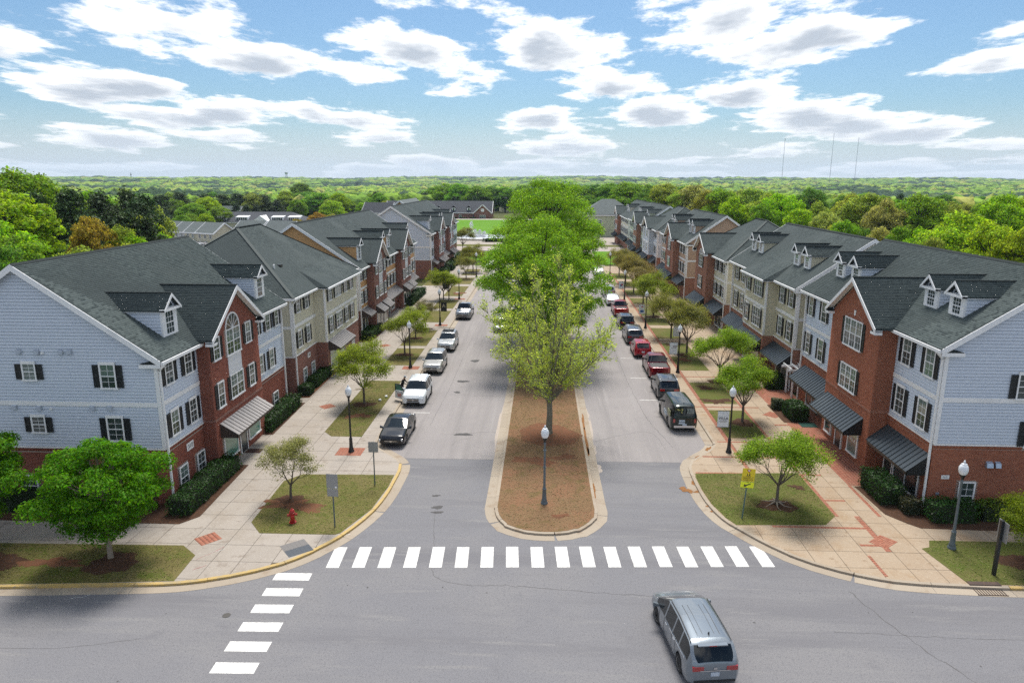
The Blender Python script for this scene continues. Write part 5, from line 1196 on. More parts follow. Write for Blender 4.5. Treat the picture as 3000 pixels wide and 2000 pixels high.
car('sedan', P_white, (10.05, 104.5), UPS, 'white saloon parked ahead of the bright red pickup', group=RG)
car('suv', P_silver2, (10.2, 112.5), UPS, 'silver crossover ahead of the white saloon, half behind leaves', group=RG)
car('sedan', P_white, (10.4, 137), UPS, 'white saloon far along the right kerb', group=RG)
mv = car('minivan', P_blue, (5.98, 25.05), UPS+R(7), 'steel blue minivan driving through the crossing in the foreground', name='minivan', group='cars on the road', steer=R(6))
# the van's rear lettering panels and side graphics
vn = bpy.data.objects['van']; sgn = surf('van_sign', (.55, .60, .64), .6, var=((14, .5, .56, (.18, .28, .4)),)); 
for z in (.80, .62): MB().box(-2.566, -2.556, -.02, .42, z, z+.15).build('sign_panel', sgn, vn)
MB().box(-2.53, -2.515, -.66, -.14, 1.42, 1.78).build('window_notice', surf('van_notice', (.25, .30, .30), .5, var=((22, .46, .54, (.04, .06, .06)),)), vn)
fl = MB()
for k in range(9): a = random.Random(k); y, z = a.uniform(.12, .55), a.uniform(1.46, 1.74); fl.box(-2.532, -2.516, y-.035, y+.035, z-.03, z+.03)
fl.build('window_flowers', surf('van_flowers', (.55, .48, .18), .6, island=((.8, (.16, .28, .09)),)), vn, kind='stuff')
MB().box(-1.0, .0, 1.002, 1.02, .72, 1.06).build('side_sign', sgn, vn)
MB().box(-2.2, -1.3, .985, 1.012, 1.06, 1.5).build('side_picture', surf('van_flowers2', (.4, .38, .22), .5, var=((6, .45, .55, (.08, .12, .05)),)), vn)
# chrome strips and badge on the foreground minivan
for s in (1, -1):
    mb = MB(); y = s*.995; mb.beam((-.25, y, .99), (-2.05, s*.985, 1.02), .02, .025); mb.build('chrome_strip', chrome, mv)
MB().box(-2.60, -2.585, -.55, .55, .83, .865).build('chrome_strip', chrome, mv); MB().box(-2.61, -2.59, -.06, .06, .9, .985).build('emblem', chrome, mv)
# open door and passenger of the white car
dr = MB(); dr.add([(.55, .0, .32), (-.45, 0, .32), (-.45, 0, .98), (.55, 0, .94), (.55, .06, .32), (-.45, .06, .32), (-.45, .06, .98), (.55, .06, .94)], [tuple(f) for f in CUBE6])
d = dr.build('open_door', P_white, wcar); d.location = (.95, -1.38, 0); d.rotation_euler = (0, 0, R(62))
mb = MB(); mb.beam((.5, .03, .97), (.1, .03, 1.5), .05, .06); mb.beam((.1, .03, 1.5), (-.42, .03, 1.5), .05, .06); mb.beam((-.42, .03, 1.5), (-.42, .03, .98), .05, .06); mb.build('door_frame', dark_trim, d)
MB().add([(.46, .03, .98), (.1, .03, 1.47), (-.4, .03, 1.47), (-.4, .03, .98)], [(0, 1, 2, 3)]).build('door_glass', glass_g, d)
MB().box(-.2, .2, -.006, 0, .45, .75).build('door_sign', surf('door_sign', (.5, .12, .10), .6, var=((18, .5, .55, (.65, .6, .6)),)), d)

# ------------------------------------------------------------------ the person leaning into the white car
def person(loc, rz, label):
    J = {'hip': (0, 0, .95), 'belly': (.04, 0, 1.10), 'chest': (.13, 0, 1.32), 'neck': (.22, 0, 1.50), 'head': (.27, 0, 1.60), 'crown': (.30, 0, 1.72)}
    E = [('hip', 'belly'), ('belly', 'chest'), ('chest', 'neck'), ('neck', 'head'), ('head', 'crown')]; rad = {'hip': .15, 'belly': .14, 'chest': .16, 'neck': .055, 'head': .095, 'crown': .075}
    for s, n in ((1, 'l'), (-1, 'r')):
        J.update({n+'hp': (0, s*.09, .90), n+'kn': (.05, s*.1, .50), n+'an': (-.03, s*.1, .09), n+'to': (.13, s*.11, .04), n+'sh': (.14, s*.19, 1.42), n+'el': (.28, s*.24, 1.17), n+'wr': (.50, s*.19, 1.10), n+'ha': (.58, s*.18, 1.09)})
        E += [('hip', n+'hp'), (n+'hp', n+'kn'), (n+'kn', n+'an'), (n+'an', n+'to'), ('chest', n+'sh'), (n+'sh', n+'el'), (n+'el', n+'wr'), (n+'wr', n+'ha')]
        rad.update({n+'hp': .10, n+'kn': .065, n+'an': .045, n+'to': .04, n+'sh': .07, n+'el': .05, n+'wr': .035, n+'ha': .04})
        for k in range(5):
            a = -.5+.25*k; nm = n+'f%d' % k; J[nm] = (.58+.07*math.cos(a)*(.7 if k == 4 else 1), s*.18+s*.07*math.sin(a), 1.07); E.append((n+'ha', nm)); rad[nm] = .011
    names = list(J); me = bpy.data.meshes.new('person'); me.from_pydata([J[n] for n in names], [(names.index(a), names.index(b)) for a, b in E], [])
    o = link('person', me, None, (*loc, KH), rz, label, 'person'); md = o.modifiers.new('skin', 'SKIN')
    lay = me.skin_vertices[0].data if me.skin_vertices else None
    if lay is None:
        import bmesh
        bm = bmesh.new(); bm.from_mesh(me); bm.verts.layers.skin.verify(); bm.to_mesh(me); bm.free(); lay = me.skin_vertices[0].data
    for n, v in zip(names, lay): v.radius = (rad[n], rad[n]); v.use_root = n == 'hip'
    o.modifiers.new('sub', 'SUBSURF').levels = 1; o.modifiers['sub'].render_levels = 2
    dg = bpy.context.evaluated_depsgraph_get(); m2 = bpy.data.meshes.new_from_object(o.evaluated_get(dg)); o.modifiers.clear(); o.data = m2; m2.name = 'person'
    m2.materials.clear()
    for m in (surf('black_shirt', (.012, .012, .015), .9), surf('skin', (.30, .17, .11), .6), surf('dark_trousers', (.03, .035, .05), .9), surf('shoe', (.02, .02, .02), .6)): m2.materials.append(m)
    for p in m2.polygons:
        c = p.center; p.material_index = 1 if c.z > 1.47 or (c.x > .46 and c.z > 1) else (0 if c.z > .93 else (2 if c.z > .1 else 3)); p.use_smooth = True
    hat = MB(); hat.lathe([(.105, 1.66), (.112, 1.70), (.105, 1.76), (.06, 1.79), (.01, 1.80)], 14, (.29, 0, 0)); hat.add([(.36, -.08, 1.665), (.50, -.06, 1.645), (.50, .06, 1.645), (.36, .08, 1.665)], [(0, 1, 2, 3)]); hat.build('cap', surf('cap_grey', (.42, .43, .45), .8), o, smooth=True)
    for s in (1, -1): MB().lathe([(.012, -.006), (.014, 0), (.006, .008)], 8, (.372, s*.035, 1.635), axis='x').build('eye', black, o)
    MB().add([(.365, -.018, 1.59), (.365, .018, 1.59), (.40, 0, 1.595), (.37, 0, 1.64)], [(0, 1, 2), (1, 3, 2), (3, 0, 2)]).build('nose', MATS['skin'], o)
    return o
person((-11.85, 57.0), R(-15), 'person in black with a pale cap at the open car door')

# ------------------------------------------------------------------ lamps, signs, hydrant
globe_m = surf('lamp_globe', (.74, .77, .80), .25, spec=.6, coat=.3); grn_black = surf('lamp_black', (.010, .012, .013), .35); lamp_grey = surf('lamp_grey_green', (.11, .135, .15), .45)
def lamp_mesh(mat, h=3.75):
    def mk():
        mb = MB(); mb.lathe([(.20, 0), (.20, .10), (.155, .16), (.165, .22), (.13, .30), (.105, .85), (.125, .90), (.09, .96), (.07, 1.05), (.055, h-.2), (.075, h-.15), (.055, h-.08)], 14); return mb.mesh('pole', mat, True, flat_angle=40)
    def mk2():
        mb = MB(); mb.lathe([(.055, h-.1), (.07, h), (.135, h+.14), (.15, h+.2)], 12); return mb.mesh('lamp_neck', grn_black, True, flat_angle=40)
    def mk3():
        mb = MB(); mb.lathe([(.14, h+.19), (.20, h+.30), (.225, h+.44), (.205, h+.58), (.15, h+.68), (.125, h+.70), (.125, h+.735), (.06, h+.76)], 18); return mb.mesh('globe', globe_m, True, flat_angle=50)
    def mk4():
        mb = MB(); mb.lathe([(.10, h+.735), (.07, h+.78), (.03, h+.80), (.055, h+.84), (.045, h+.87), (.008, h+.93)], 10); return mb.mesh('finial', globe_m, True)
    return [cached(('lamp', i, mat.name), f) for i, f in enumerate((mk, mk2, mk3, mk4))]
def lamp(x, y, label, mat=None, banner=None, plain=False, rings=False, bside=-1, z=KH):
    root = empty('street_lamp', (x, y, z), 0, label, 'street lamp', group='globe street lamps')
    for nm, me in zip(('pole', 'lamp_neck', 'globe', 'finial'), lamp_mesh(mat or grn_black)): link(nm, me, root)
    if rings:
        for zz in (2.2, 3.2): MB().lathe([(.055, zz-.04), (.09, zz-.03), (.09, zz+.03), (.055, zz+.04)], 12).build('clamp_ring', mat or grn_black, root)
    if banner:
        for zz in (1.78, 2.92): MB().tube((0, 0, zz), (bside*.98, 0, zz), .018, n=6).build('banner_arm', grn_black, root)
        bm_, txt = banner
        b = MB(); n = 6
        for k in range(n): b.box(bside*(.14+.74*k/n), bside*(.14+.74*(k+1)/n), -.006+.012*math.sin(k*1.3), .006+.012*math.sin(k*1.3), 1.80, 2.90)
        bo = b.build('banner', bm_, root)
        for (body, size, dz, m_) in txt: text(body, size, m_, bo, (bside*.51, -.03, 2.35+dz), (R(90), 0, 0))
        return root, bo
    return root
ban_w = surf('banner_white', (.66, .70, .75), .8); ban_k = surf('banner_black', (.02, .022, .022), .8); ink = surf('ink_dark', (.10, .09, .10), .8); ink_g = surf('ink_grey', (.33, .30, .31), .8); ink_b = surf('ink_blue', (.03, .10, .30), .7); ink_r = surf('ink_red', (.42, .03, .03), .7)
lamp(-12.8, 44.3, 'black globe lamp on a brick pad nearest the crossing at left')
lamp(-12.85, 66.0, 'black globe lamp on a brick pad beside the champagne crossover')
lamp(-12.93, 86.5, 'black globe lamp with a black letter A banner', banner=(ban_k, [('A', .62, .12, surf('ink_gold', (.5, .45, .33), .7)), ]), bside=1)
lamp(-12.9, 106.4, 'fourth black globe lamp along the left pavement')
lamp(-12.6, 131.0, 'fifth and farthest black globe lamp along the left pavement')
r_, bo = lamp(12.5, 45.4, 'black globe lamp with a white VILLA banner at right', banner=(ban_w, [('VILLA', .26, .05, ink)]))
for k in range(2): MB().box(-.51-.26+.05*k, -.51+.26-.05*k, -.034, -.030, 2.22-.07*k, 2.24-.07*k).build('small_print', ink_g, bo)
r_, bo = lamp(12.75, 65.6, 'black globe lamp with a white banner printed in dark type beside the maroon pickup', banner=(ban_w, [('S', .24, .2, ink)]))
MB().box(-.45, -.17, -.034, -.03, 2.50, 2.62).build('small_print', ink_g, bo); MB().box(-.72, -.25, -.034, -.03, 2.38, 2.41).build('small_print', ink_g, bo)
r_, bo = lamp(12.5, 86.1, 'black globe lamp with a white banner carrying a blue oval emblem', banner=(ban_w, []))
mb = MB(); mb.lathe([(.24, -.034), (.24, -.030)], 18, (0, 0, 0), axis='y'); q = mb.build('blue_oval', ink_b, bo); q.scale = (1, 1, .6); q.location = (-.51, 0, 2.12); MB().box(-.6, -.42, -.034, -.03, 2.6, 2.74).build('red_square', ink_r, bo)
r_, bo = lamp(12.1, 106.4, 'black globe lamp with a white banner of a tilted red and blue tile', banner=(ban_w, []))
mb = MB(); mb.box(-.22, 0, -.036, -.03, -.12, .12); q = mb.build('blue_tile', ink_b, bo); q.location = (-.51, 0, 2.35); q.rotation_euler = (0, R(-38), 0); mb = MB(); mb.box(.01, .23, -.036, -.03, -.12, .12); q = mb.build('red_tile', ink_r, bo); q.location = (-.51, 0, 2.35); q.rotation_euler = (0, R(-38), 0)
lamp(12.3, 133.3, 'farthest black globe lamp on the right pavement')
lamp(.15, 37.1, 'grey globe lamp standing alone on the tip of the median', mat=lamp_grey, rings=True)
lamp(20.4, 33.1, 'tall grey globe lamp on the grass at the right corner', mat=lamp_grey)
lamp(-23.5, 226, 'small black globe lamp left of the fountain', z=0); lamp(-13.5, 236, 'small black globe lamp right of the fountain jets', z=0)
# white free-standing banner by the pavement
fb = empty('feather_sign', (15.2, 78.2, KH), 0, 'white fabric sign standing on the grass among the small trees', 'sign')
MB().tube((0, 0, 0), (0, 0, 1.0), .02, n=6).build('post', grn_black, fb); MB().box(-.75, .05, -.01, .01, .75, 2.3).build('panel', ban_w, fb)
# signs
alu = surf('sign_aluminium', (.30, .31, .32), .45, .5); galv = surf('sign_post', (.085, .11, .115), .6); yel = surf('sign_yellow', (.72, .56, .02), .5); limy = surf('sign_fluor', (.78, .86, .02), .5)
s1 = empty('road_sign', (-10.85, 33.75, KH), 0, 'back of a grey metal road sign on the grass behind the fire hydrant', 'road sign', group='grey sign backs at the left corner')
MB().box(-.03, .03, .008, .06, 0, 2.9).build('post', galv, s1)
for z0, z1, w in ((2.2, 3.0, .62), (1.75, 2.18, .60)): MB().box(-w/2, w/2, .0, .006, z0, z1).build('sign_plate', alu, s1)
MB().box(.14, .24, -.003, 0, 2.24, 2.33).build('sticker', white, s1); 
for q in s1.children: q.location.x = 0
s1.rotation_euler = (0, 0, R(-6))
s2 = empty('road_sign', (-9.97, 39.05, KH), 0, 'small square sign back on a post in front of the black saloon', 'road sign', group='grey sign backs at the left corner')
MB().box(-.03, .03, .008, .06, 0, 2.75).build('post', galv, s2); MB().box(-.29, .29, 0, .006, 2.1, 2.75).build('sign_plate', alu, s2); MB().lathe([(.30, .004), (.30, .01)], 8, (-.03, .05, 2.42), axis='y').build('sign_plate', alu, s2)
s3 = empty('crossing_sign', (10.82, 35.75, KH), 0, 'yellow pedestrian crossing sign with black arrow on the right corner grass', 'road sign')
MB().box(-.03, .03, .01, .06, 0, 2.95).build('post', surf('post_green', (.07, .13, .13), .6), s3)
pl = MB().box(-.36, .36, -.006, 0, 2.05, 2.97).build('sign_plate', yel, s3); ap = MB().box(-.37, .37, -.006, 0, 1.60, 2.02).build('arrow_plate', limy, s3)
mb = MB(); mb.ext([(-.13, -.010, 2.90), (.13, -.010, 2.90), (0, -.010, 2.67)], (0, .003, 0)); mb.build('yield_triangle', ink_r, pl); mb = MB(); mb.ext([(-.07, -.014, 2.87), (.07, -.014, 2.87), (0, -.014, 2.75)], (0, .003, 0)); mb.build('yield_centre', white, pl)
fg = MB()
for x, sc_ in ((-.06, .8), (.06, 1.)):
    fg.lathe([(.028*sc_, -.010), (.028*sc_, -.007)], 8, (x, 0, 2.44+.19*sc_), axis='y'); fg.box(x-.03*sc_, x+.03*sc_, -.010, -.007, 2.44+.06*sc_, 2.44+.15*sc_)
    fg.beam((x, -.0085, 2.44+.08*sc_), (x-.05*sc_, -.0085, 2.40), .003, .025, upv=(1, 0, 0)); fg.beam((x, -.0085, 2.44+.08*sc_), (x+.05*sc_, -.0085, 2.40), .003, .025, upv=(1, 0, 0))
fg.build('walking_figures', black, pl, kind='stuff'); MB().box(-.32, .32, -.009, -.006, 2.36, 2.375).build('rule_line', black, pl)
text('PEDESTRIAN', .10, black, pl, (0, -.010, 2.27), (R(90), 0, 0)); text('CROSSWALK', .10, black, pl, (0, -.010, 2.15), (R(90), 0, 0))
for z in (1.615, 2.005): MB().box(-.35, .35, -.009, -.006, z-.006, z+.006).build('border_line', black, ap)
mb = MB(); mb.ext([(-.20, -.010, 1.68), (-.16, -.010, 1.87), (-.10, -.010, 1.81), (.17, -.010, 1.95), (.20, -.010, 1.88), (-.06, -.010, 1.75), (-.02, -.010, 1.69)], (0, .003, 0)); mb.build('arrow', black, ap)
pl.scale = (.92, 1, .8); pl.location.z = .594; ap.scale = (.92, 1, .8); ap.location.z = .575
for o_ in (s3,): o_.rotation_euler = (R(2), R(3), R(-4))
s4 = empty('sign_post', (21.0, 30.7, KH), 0, 'thick black post with a grey sign edge-on at the right corner', 'road sign')
MB().box(-.07, .07, -.07, .07, 0, 2.75).build('post', black, s4); MB().box(.075, .10, -.35, .35, 1.75, 2.7).build('sign_plate', alu, s4)
hy = empty('fire_hydrant', (-13.22, 34.15, KH), R(20), 'red fire hydrant on the grass at the left corner', 'hydrant'); hm = surf('hydrant_red', (.34, .012, .012), .4, var=((8, .5, .75, (.22, .01, .01)),))
MB().lathe([(.19, 0), (.19, .05), (.12, .06), (.12, .10), (.14, .11), (.14, .14), (.115, .15), (.115, .55), (.16, .56), (.16, .60), (.135, .61), (.13, .68), (.09, .76), (.03, .79), (.03, .84), (.01, .84)], 14).build('barrel', hm, hy, smooth=True, flat_angle=40)
for s in (1, -1): MB().lathe([(.06, .0), (.06, .20), (.075, .20), (.075, .25), (.02, .26)], 10, (0, 0, .46), axis='x').build('nozzle', hm, hy).scale = (s, 1, 1)
MB().lathe([(.075, 0), (.075, -.18), (.095, -.18), (.095, -.23), (.02, -.24)], 10, (0, 0, .42), axis='y').build('pumper_nozzle', hm, hy)
for i, (x, y) in enumerate([(-13.4, 55.4), (-13.1, 56.4)]):
    MB().lathe([(.02, 0), (.11, .03), (.13, .10), (.09, .17), (.01, .19)], 10, (x, y, KH+.01)).build('utility_marker', white, None, smooth=True, label=('small white round marker in the grass by the open car door' if i else 'small white round marker in the grass near a tree ring'), cat='marker')
dm = MB(); dm.box(-.5, .5, -.35, .35, 0, .02); dm.build('door_mat', surf('mat_brown', (.06, .025, .018), .95), None, loc=(-19.35, 44.1, KH+.004), label='small brown door mat under the long metal awning at left', cat='mat')
dm = MB(); dm.box(-.6, .6, -.5, .5, 0, .02); dm.build('door_mat', surf('mat_green', (.008, .05, .038), .95), None, loc=(19.8, 51.2, KH+.006), label='dark green door mat beside the round hedge at right', cat='mat')
ac = empty('air_conditioner', (-21.7, 55.5, 0), 0, 'round grey air conditioner unit in the gap between the left buildings', 'air conditioner'); acm = surf('ac_grey', (.10, .115, .13), .6)
mb = MB()
for k in range(24):
    t = 2*math.pi*k/24; mb.box(.44*math.cos(t)-.03, .44*math.cos(t)+.03, .44*math.sin(t)-.03, .44*math.sin(t)+.03, .15, 1.0)
mb.build('louvre', acm, ac, kind='stuff'); MB().lathe([(.43, .12), (.43, 1.0)], 20).build('casing', dark_trim, ac); MB().lathe([(.48, 1.0), (.48, 1.06), (.34, 1.10), (.32, 1.02), (.02, 1.0)], 20).build('top', surf('ac_top', (.25, .27, .29), .5), ac); MB().box(-.55, .55, -.55, .55, .02, .12).build('pad', conc, ac)
MB().box(-.28, .28, -.2, .2, 0, .06).build('utility_cover', surf('lid_white', (.6, .58, .55), .8), None, loc=(-13.9, 112.5, KH+.012), label='pale utility cover in the grass of the left verge far along', cat='cover')
st = MB(); st.box(-.7, .7, -.06, .06, 0, .05); st.build('board', surf('old_board', (.32, .26, .18), .9), None, loc=(-15.6, 58.8, KH+.01), rz=R(25), label='loose wooden board lying at the pavement edge by a small tree', cat='board')
# ------------------------------------------------------------------ vegetation
def leafmat(name, trans=.35, a=(.6, .55), rough=.6):
    m = bpy.data.materials.new(name); m.use_nodes = True; nt = m.node_tree; b = nt.nodes['Principled BSDF']; out = nt.nodes['Material Output']
    c = nd(nt, 'ShaderNodeObjectInfo').outputs['Color']; g = nd(nt, 'ShaderNodeNewGeometry').outputs['Random Per Island']
    hsv = nd(nt, 'ShaderNodeHueSaturation'); L(nt, c, hsv.inputs['Color'])
    L(nt, ramp(nt, g, 0, 1, a[0], 2-a[0]+.25), hsv.inputs['Value']); h2 = mth(nt, 'FRACT', mth(nt, 'MULTIPLY', g, 13.7)); L(nt, ramp(nt, h2, 0, 1, .482, .518), hsv.inputs['Hue'])
    L(nt, hsv.outputs[0], b.inputs['Base Color']); b.inputs['Roughness'].default_value = rough; b.inputs['Specular IOR Level'].default_value = .15
    t = nd(nt, 'ShaderNodeBsdfTranslucent'); c2 = mixc(nt, 1., hsv.outputs[0], (1.5, 1.5, .8), 'MULTIPLY'); L(nt, c2, t.inputs[0])
    mx = nd(nt, 'ShaderNodeMixShader'); mx.inputs[0].default_value = trans; L(nt, b.outputs[0], mx.inputs[1]); L(nt, t.outputs[0], mx.inputs[2]); L(nt, mx.outputs[0], out.inputs[0]); return m
leaf_m = leafmat('leaf', .5); needle_m = leafmat('needle', .12, (.45, .5)); hedge_m = leafmat('hedge_leaf', .2, (.45, .5), .4)
bark = surf('bark_grey', (.13, .105, .085), .9, var=((5, .45, .7, (.08, .065, .055)),), bump=((20, .03),)); bark_d = surf('bark_dark', (.045, .036, .03), .95, var=((6, .45, .7, (.07, .055, .045)),), bump=((14, .05),)); bark_p = surf('bark_pale', (.26, .215, .17), .85, var=((4, .45, .7, (.19, .15, .115)),))
twig = surf('twig', (.10, .085, .055), .9)
def leaves_mesh(name, pts, nrm, size, mat, seed=0, aspect=.55, jit=.7, fold=True):
    """one small diamond per leaf or leaf spray"""
    rng = np.random.RandomState(seed); n = len(pts); N = nrm+rng.normal(0, jit, (n, 3)); N /= np.linalg.norm(N, axis=1)[:, None]+1e-9
    t = rng.normal(0, 1, (n, 3)); t -= (t*N).sum(1)[:, None]*N; t /= np.linalg.norm(t, axis=1)[:, None]+1e-9; b = np.cross(N, t)
    s = (size*rng.uniform(.6, 1.35, n))[:, None] if np.isscalar(size) else (size*rng.uniform(.7, 1.3, n))[:, None]
    v = np.stack([pts-t*s*.5, pts+b*s*aspect*.5+N*s*.08, pts+t*s*.5-N*s*.06, pts-b*s*aspect*.5+N*s*.08], 1).reshape(-1, 3)
    f = np.arange(n*4).reshape(n, 4); return arr_mesh(name, v, f, mat)
def limb(mb, P, R0, n=6):
    for (p, q), (a, b) in zip(zip(P, P[1:]), zip(R0, R0[1:])): mb.tube(p, q, a, b, n, caps=False)
def grow(seed, trunk_h, trunk_r, nl, spread, height, levels, tilt=35, kink=.25, decay=.68, nsub=3, lean=0):
    """recursive branching; returns wood mesh builder and a list of (tip, direction, level)"""
    rr = random.Random(seed); mb = MB(); tips = []
    def branch(p, d, ln, r, lev):
        k = 3; P = [p]; dd = d.copy(); Rr = [r]
        for i in range(k):
            dd = (dd+Vector((rr.uniform(-kink, kink), rr.uniform(-kink, kink), rr.uniform(-.05, .22)))).normalized(); P.append(P[-1]+dd*ln/k); Rr.append(r*(1-.45*(i+1)/k))
        limb(mb, P, Rr, 7 if lev <= 1 else (5 if lev == 2 else 3))
        if lev >= levels: tips.append((P[-1], dd, lev)); tips.append((P[-2], dd, lev)); return
        for i in range(nsub if lev > 0 else nl):
            a = rr.uniform(0, 6.283) if lev else 6.283*i/nl+rr.uniform(-.3, .3); q = P[-1] if i < 2 or lev == 0 else P[rr.choice((-2, -1))]
            o = dd.orthogonal().normalized(); o = (Matrix.Rotation(a, 3, dd) @ o); an = R(rr.uniform(tilt*.6, tilt*1.35)); nd_ = (dd*math.cos(an)+o*math.sin(an)).normalized()
            branch(q, nd_, ln*rr.uniform(decay*.85, decay*1.15), Rr[-1]*.72, lev+1)
        if lev >= levels-1: tips.append((P[-1], dd, lev))
    P = [Vector((0, 0, 0)), Vector((lean*.3, 0, trunk_h*.5)), Vector((lean, rr.uniform(-.1, .1), trunk_h))]; limb(mb, [Vector((0, 0, -.1)), Vector((0, 0, .12))]+P[1:], [trunk_r*1.7, trunk_r*1.12, trunk_r, trunk_r*.92], 9)
    for i in range(nl):
        a = 6.283*i/nl+rr.uniform(-.4, .4); an = R(rr.uniform(spread*.7, spread*1.2)); d = Vector((math.sin(an)*math.cos(a), math.sin(an)*math.sin(a), math.cos(an)))
        branch(P[-1], d, height*rr.uniform(.85, 1.15), trunk_r*.62, 1)
    return mb, tips
def tip_leaves(tips, per, sigma, seed, up=.5, flat=.6):
    rng = np.random.RandomState(seed); T = np.array([t[0] for t in tips]); D = np.array([t[1] for t in tips]); idx = np.repeat(np.arange(len(T)), per)
    pts = T[idx]+rng.normal(0, sigma, (len(idx), 3))*np.array((1, 1, flat)); nrm = D[idx]*.3+np.array((0, 0, up)); return pts, nrm
def make_tree(name, wood, lm, col, wname='trunk', lname='crown'):
    root = empty(name, (0, 0, 0)); link(wname, wood, root); c = link(lname, lm, root); c.color = (*col, 1); c['kind'] = 'stuff'
    return root
def place(proto, x, y, z, s, rz, label, col=None, group=None, cat='tree', sz=None):
    o = proto if not proto.get('used') else copy_tree(proto)
    proto['used'] = 1
    if 'used' in o and o is not proto: del o['used']
    o.location = (x, y, z); o.rotation_euler = (0, 0, rz); o.scale = (s, s, sz or s); tag(o, label, cat, group)
    if col:
        for c in o.children:
            if c.name.startswith(('crown', 'leaves')): c.color = (*col, 1)
    return o
# crape myrtles of the verges: forked stems, thin airy crown
CR = []
for k, (sd, per, lv, sp) in enumerate([(11, 19, 5, 42), (12, 19, 5, 44), (13, 12, 5, 40)]):
    mb, tips = grow(sd, 1.2 if k < 2 else 1.0, .085, 7 if k < 2 else 5, sp, 1.02, lv, tilt=33, kink=.17, decay=.74, nsub=3)
    pts, nrm = tip_leaves(tips, per, .22, sd, .8, .55); hm_ = pts[:, 2] > 1.9; pts, nrm = pts[hm_], nrm[hm_]
    CR.append(make_tree('crape_myrtle', mb.mesh('trunk', bark), leaves_mesh('crown', pts, nrm, .10, leaf_m, sd), (.13, .17, .02)))
YG = (.20, .25, .03); BG_ = (.17, .265, .022); OL = (.185, .19, .05); DG = (.055, .12, .014)
CG = 'small flowering trees in the verges'
for (x, y, s, k, col, lb) in [(-14.33, 37.0, .84, 2, (.21, .215, .08), 'small sparse olive tree on the corner grass beside the hydrant'),
    (-14.5, 54.6, 1.08, 0, YG, 'vase-shaped bright tree by the white car with the open door'), (-14.43, 71.3, 1.0, 1, YG, 'bright tree beside the second left lamp'),
    (-14.66, 79.0, .85, 2, YG, 'thin stemmed tree just behind the second left lamp'), (-14.4, 84.3, .8, 2, (.12, .11, .04), 'nearly bare small tree near the letter A banner'),
    (-15.3, 106.4, .95, 0, YG, 'left one of two small trees behind the letter A banner'), (-14.4, 106.0, .95, 1, YG, 'right one of two small trees behind the letter A banner'),
    (-14.3, 129, .95, 2, OL, 'small olive tree beside the fourth lamp at left'), (-13.96, 138.4, 1.15, 0, OL, 'olive tree behind the fourth lamp at left'), (-20.7, 180, 1.3, 1, OL, 'small tree in front of the fountain'),
    (13.23, 37.6, .98, 0, BG_, 'bright green round tree on the right corner grass with bare roots'), (15.05, 51.6, 1.08, 1, BG_, 'bright green tree behind the VILLA banner'),
    (15.9, 62.6, 1.1, 0, BG_, 'bright green tree in front of the khaki building'), (14.9, 72.5, 1.25, 1, OL, 'taller olive tree beside the printed banner lamp'), (14.72, 80.9, 1.1, 0, OL, 'olive tree by the white fabric sign'),
    (14.57, 93.6, 1.25, 0, (.17, .215, .03), 'broad dark green tree in front of the cream hip-roofed building'), (14.6, 104, 1.25, 2, (.19, .16, .06), 'brownish half-bare tree beyond the broad dark green one'), (14.4, 114, 1.3, 1, (.19, .165, .055), 'brownish tree by the tan building'),
    (14.2, 124, 1.25, 0, (.18, .165, .05), 'bronze tree in front of the grey-blue hip building'), (14.2, 135, 1.2, 2, (.19, .18, .05), 'last bronze tree along the right verge'), (23.3, 32.0, .78, 1, (.14, .19, .01), 'lime green sapling at the right edge by the black post')]:
    place(CR[k], x, y, KH, s, (x*7.3+y) % 6.28, lb, col, CG)
for (x, y, a, b) in [(-14.33, 36.7, 1.0, .8), (-14.5, 54.4, .95, .8), (-14.43, 71.2, .9, .8), (-14.6, 79, .8, .7), (-14.4, 84.2, .8, .7), (13.23, 37.5, 1.05, .95), (15.05, 51.5, .9, .9), (14.9, 72.5, 1, .9), (14.57, 93.6, .9, .8), (-14.3, 129, .9, .8), (-14, 138.4, .9, .8), (15.9, 62.6, .9, .8), (-20.4, 29.7, 1.35, 1.0), (-26.2, 29.5, 1.5, 1.1), (22.9, 31.9, 1.0, .9)]: bed('mulch_ring', x, y, a, b, mulch, int(x*10+y))
bed('mulch_ring', .45, 48.2, 2.25, 2.5, clay, 9, rough=.12)
for (x, y, a, b, m_, sd) in [(-.4, 43.3, 1.3, .9, clay, 1), (1.5, 44.0, .9, .5, clay, 2), (1.0, 35.6, .5, .3, clay, 3), (-14.2, 51.6, .9, .7, clay, 4), (-23.4, 29.6, 1.6, .55, clay, 5), (-13.9, 36.3, 1.6, 1.0, clay, 6), (14.3, 60.6, .9, .6, mulch, 7), (14.4, 56.8, 1.1, .8, mulch, 8), (14.2, 70.6, .8, .7, clay, 12), (15.2, 40.0, .5, .35, mulch, 13), (-13.7, 111.8, .8, 1.6, clay, 14), (14.2, 77.2, .8, .7, mulch, 16)]: bed('bare_patch', x, y, a, b, m_, sd+300, z=KH+.012, rough=.6)
roots = MB()
for k in range(6):
    t = k*1.05+.3; roots.tube((13.23+.1*math.cos(t), 37.6+.1*math.sin(t), KH+.22), (13.23+.45*math.cos(t), 37.6+.45*math.sin(t), KH+.07), .06, .03, 5); roots.tube((13.23+.45*math.cos(t), 37.6+.45*math.sin(t), KH+.07), (13.23+.85*math.cos(t+.2), 37.6+.85*math.sin(t+.2), KH+.05), .03, .012, 5)
rt_parent = [o for o in bpy.data.objects if o.get('label', '').startswith('bright green round tree')][0]
ro = roots.build('roots', bark_p, rt_parent); ro.matrix_parent_inverse = Matrix.LocRotScale(rt_parent.location, rt_parent.rotation_euler, rt_parent.scale).inverted()
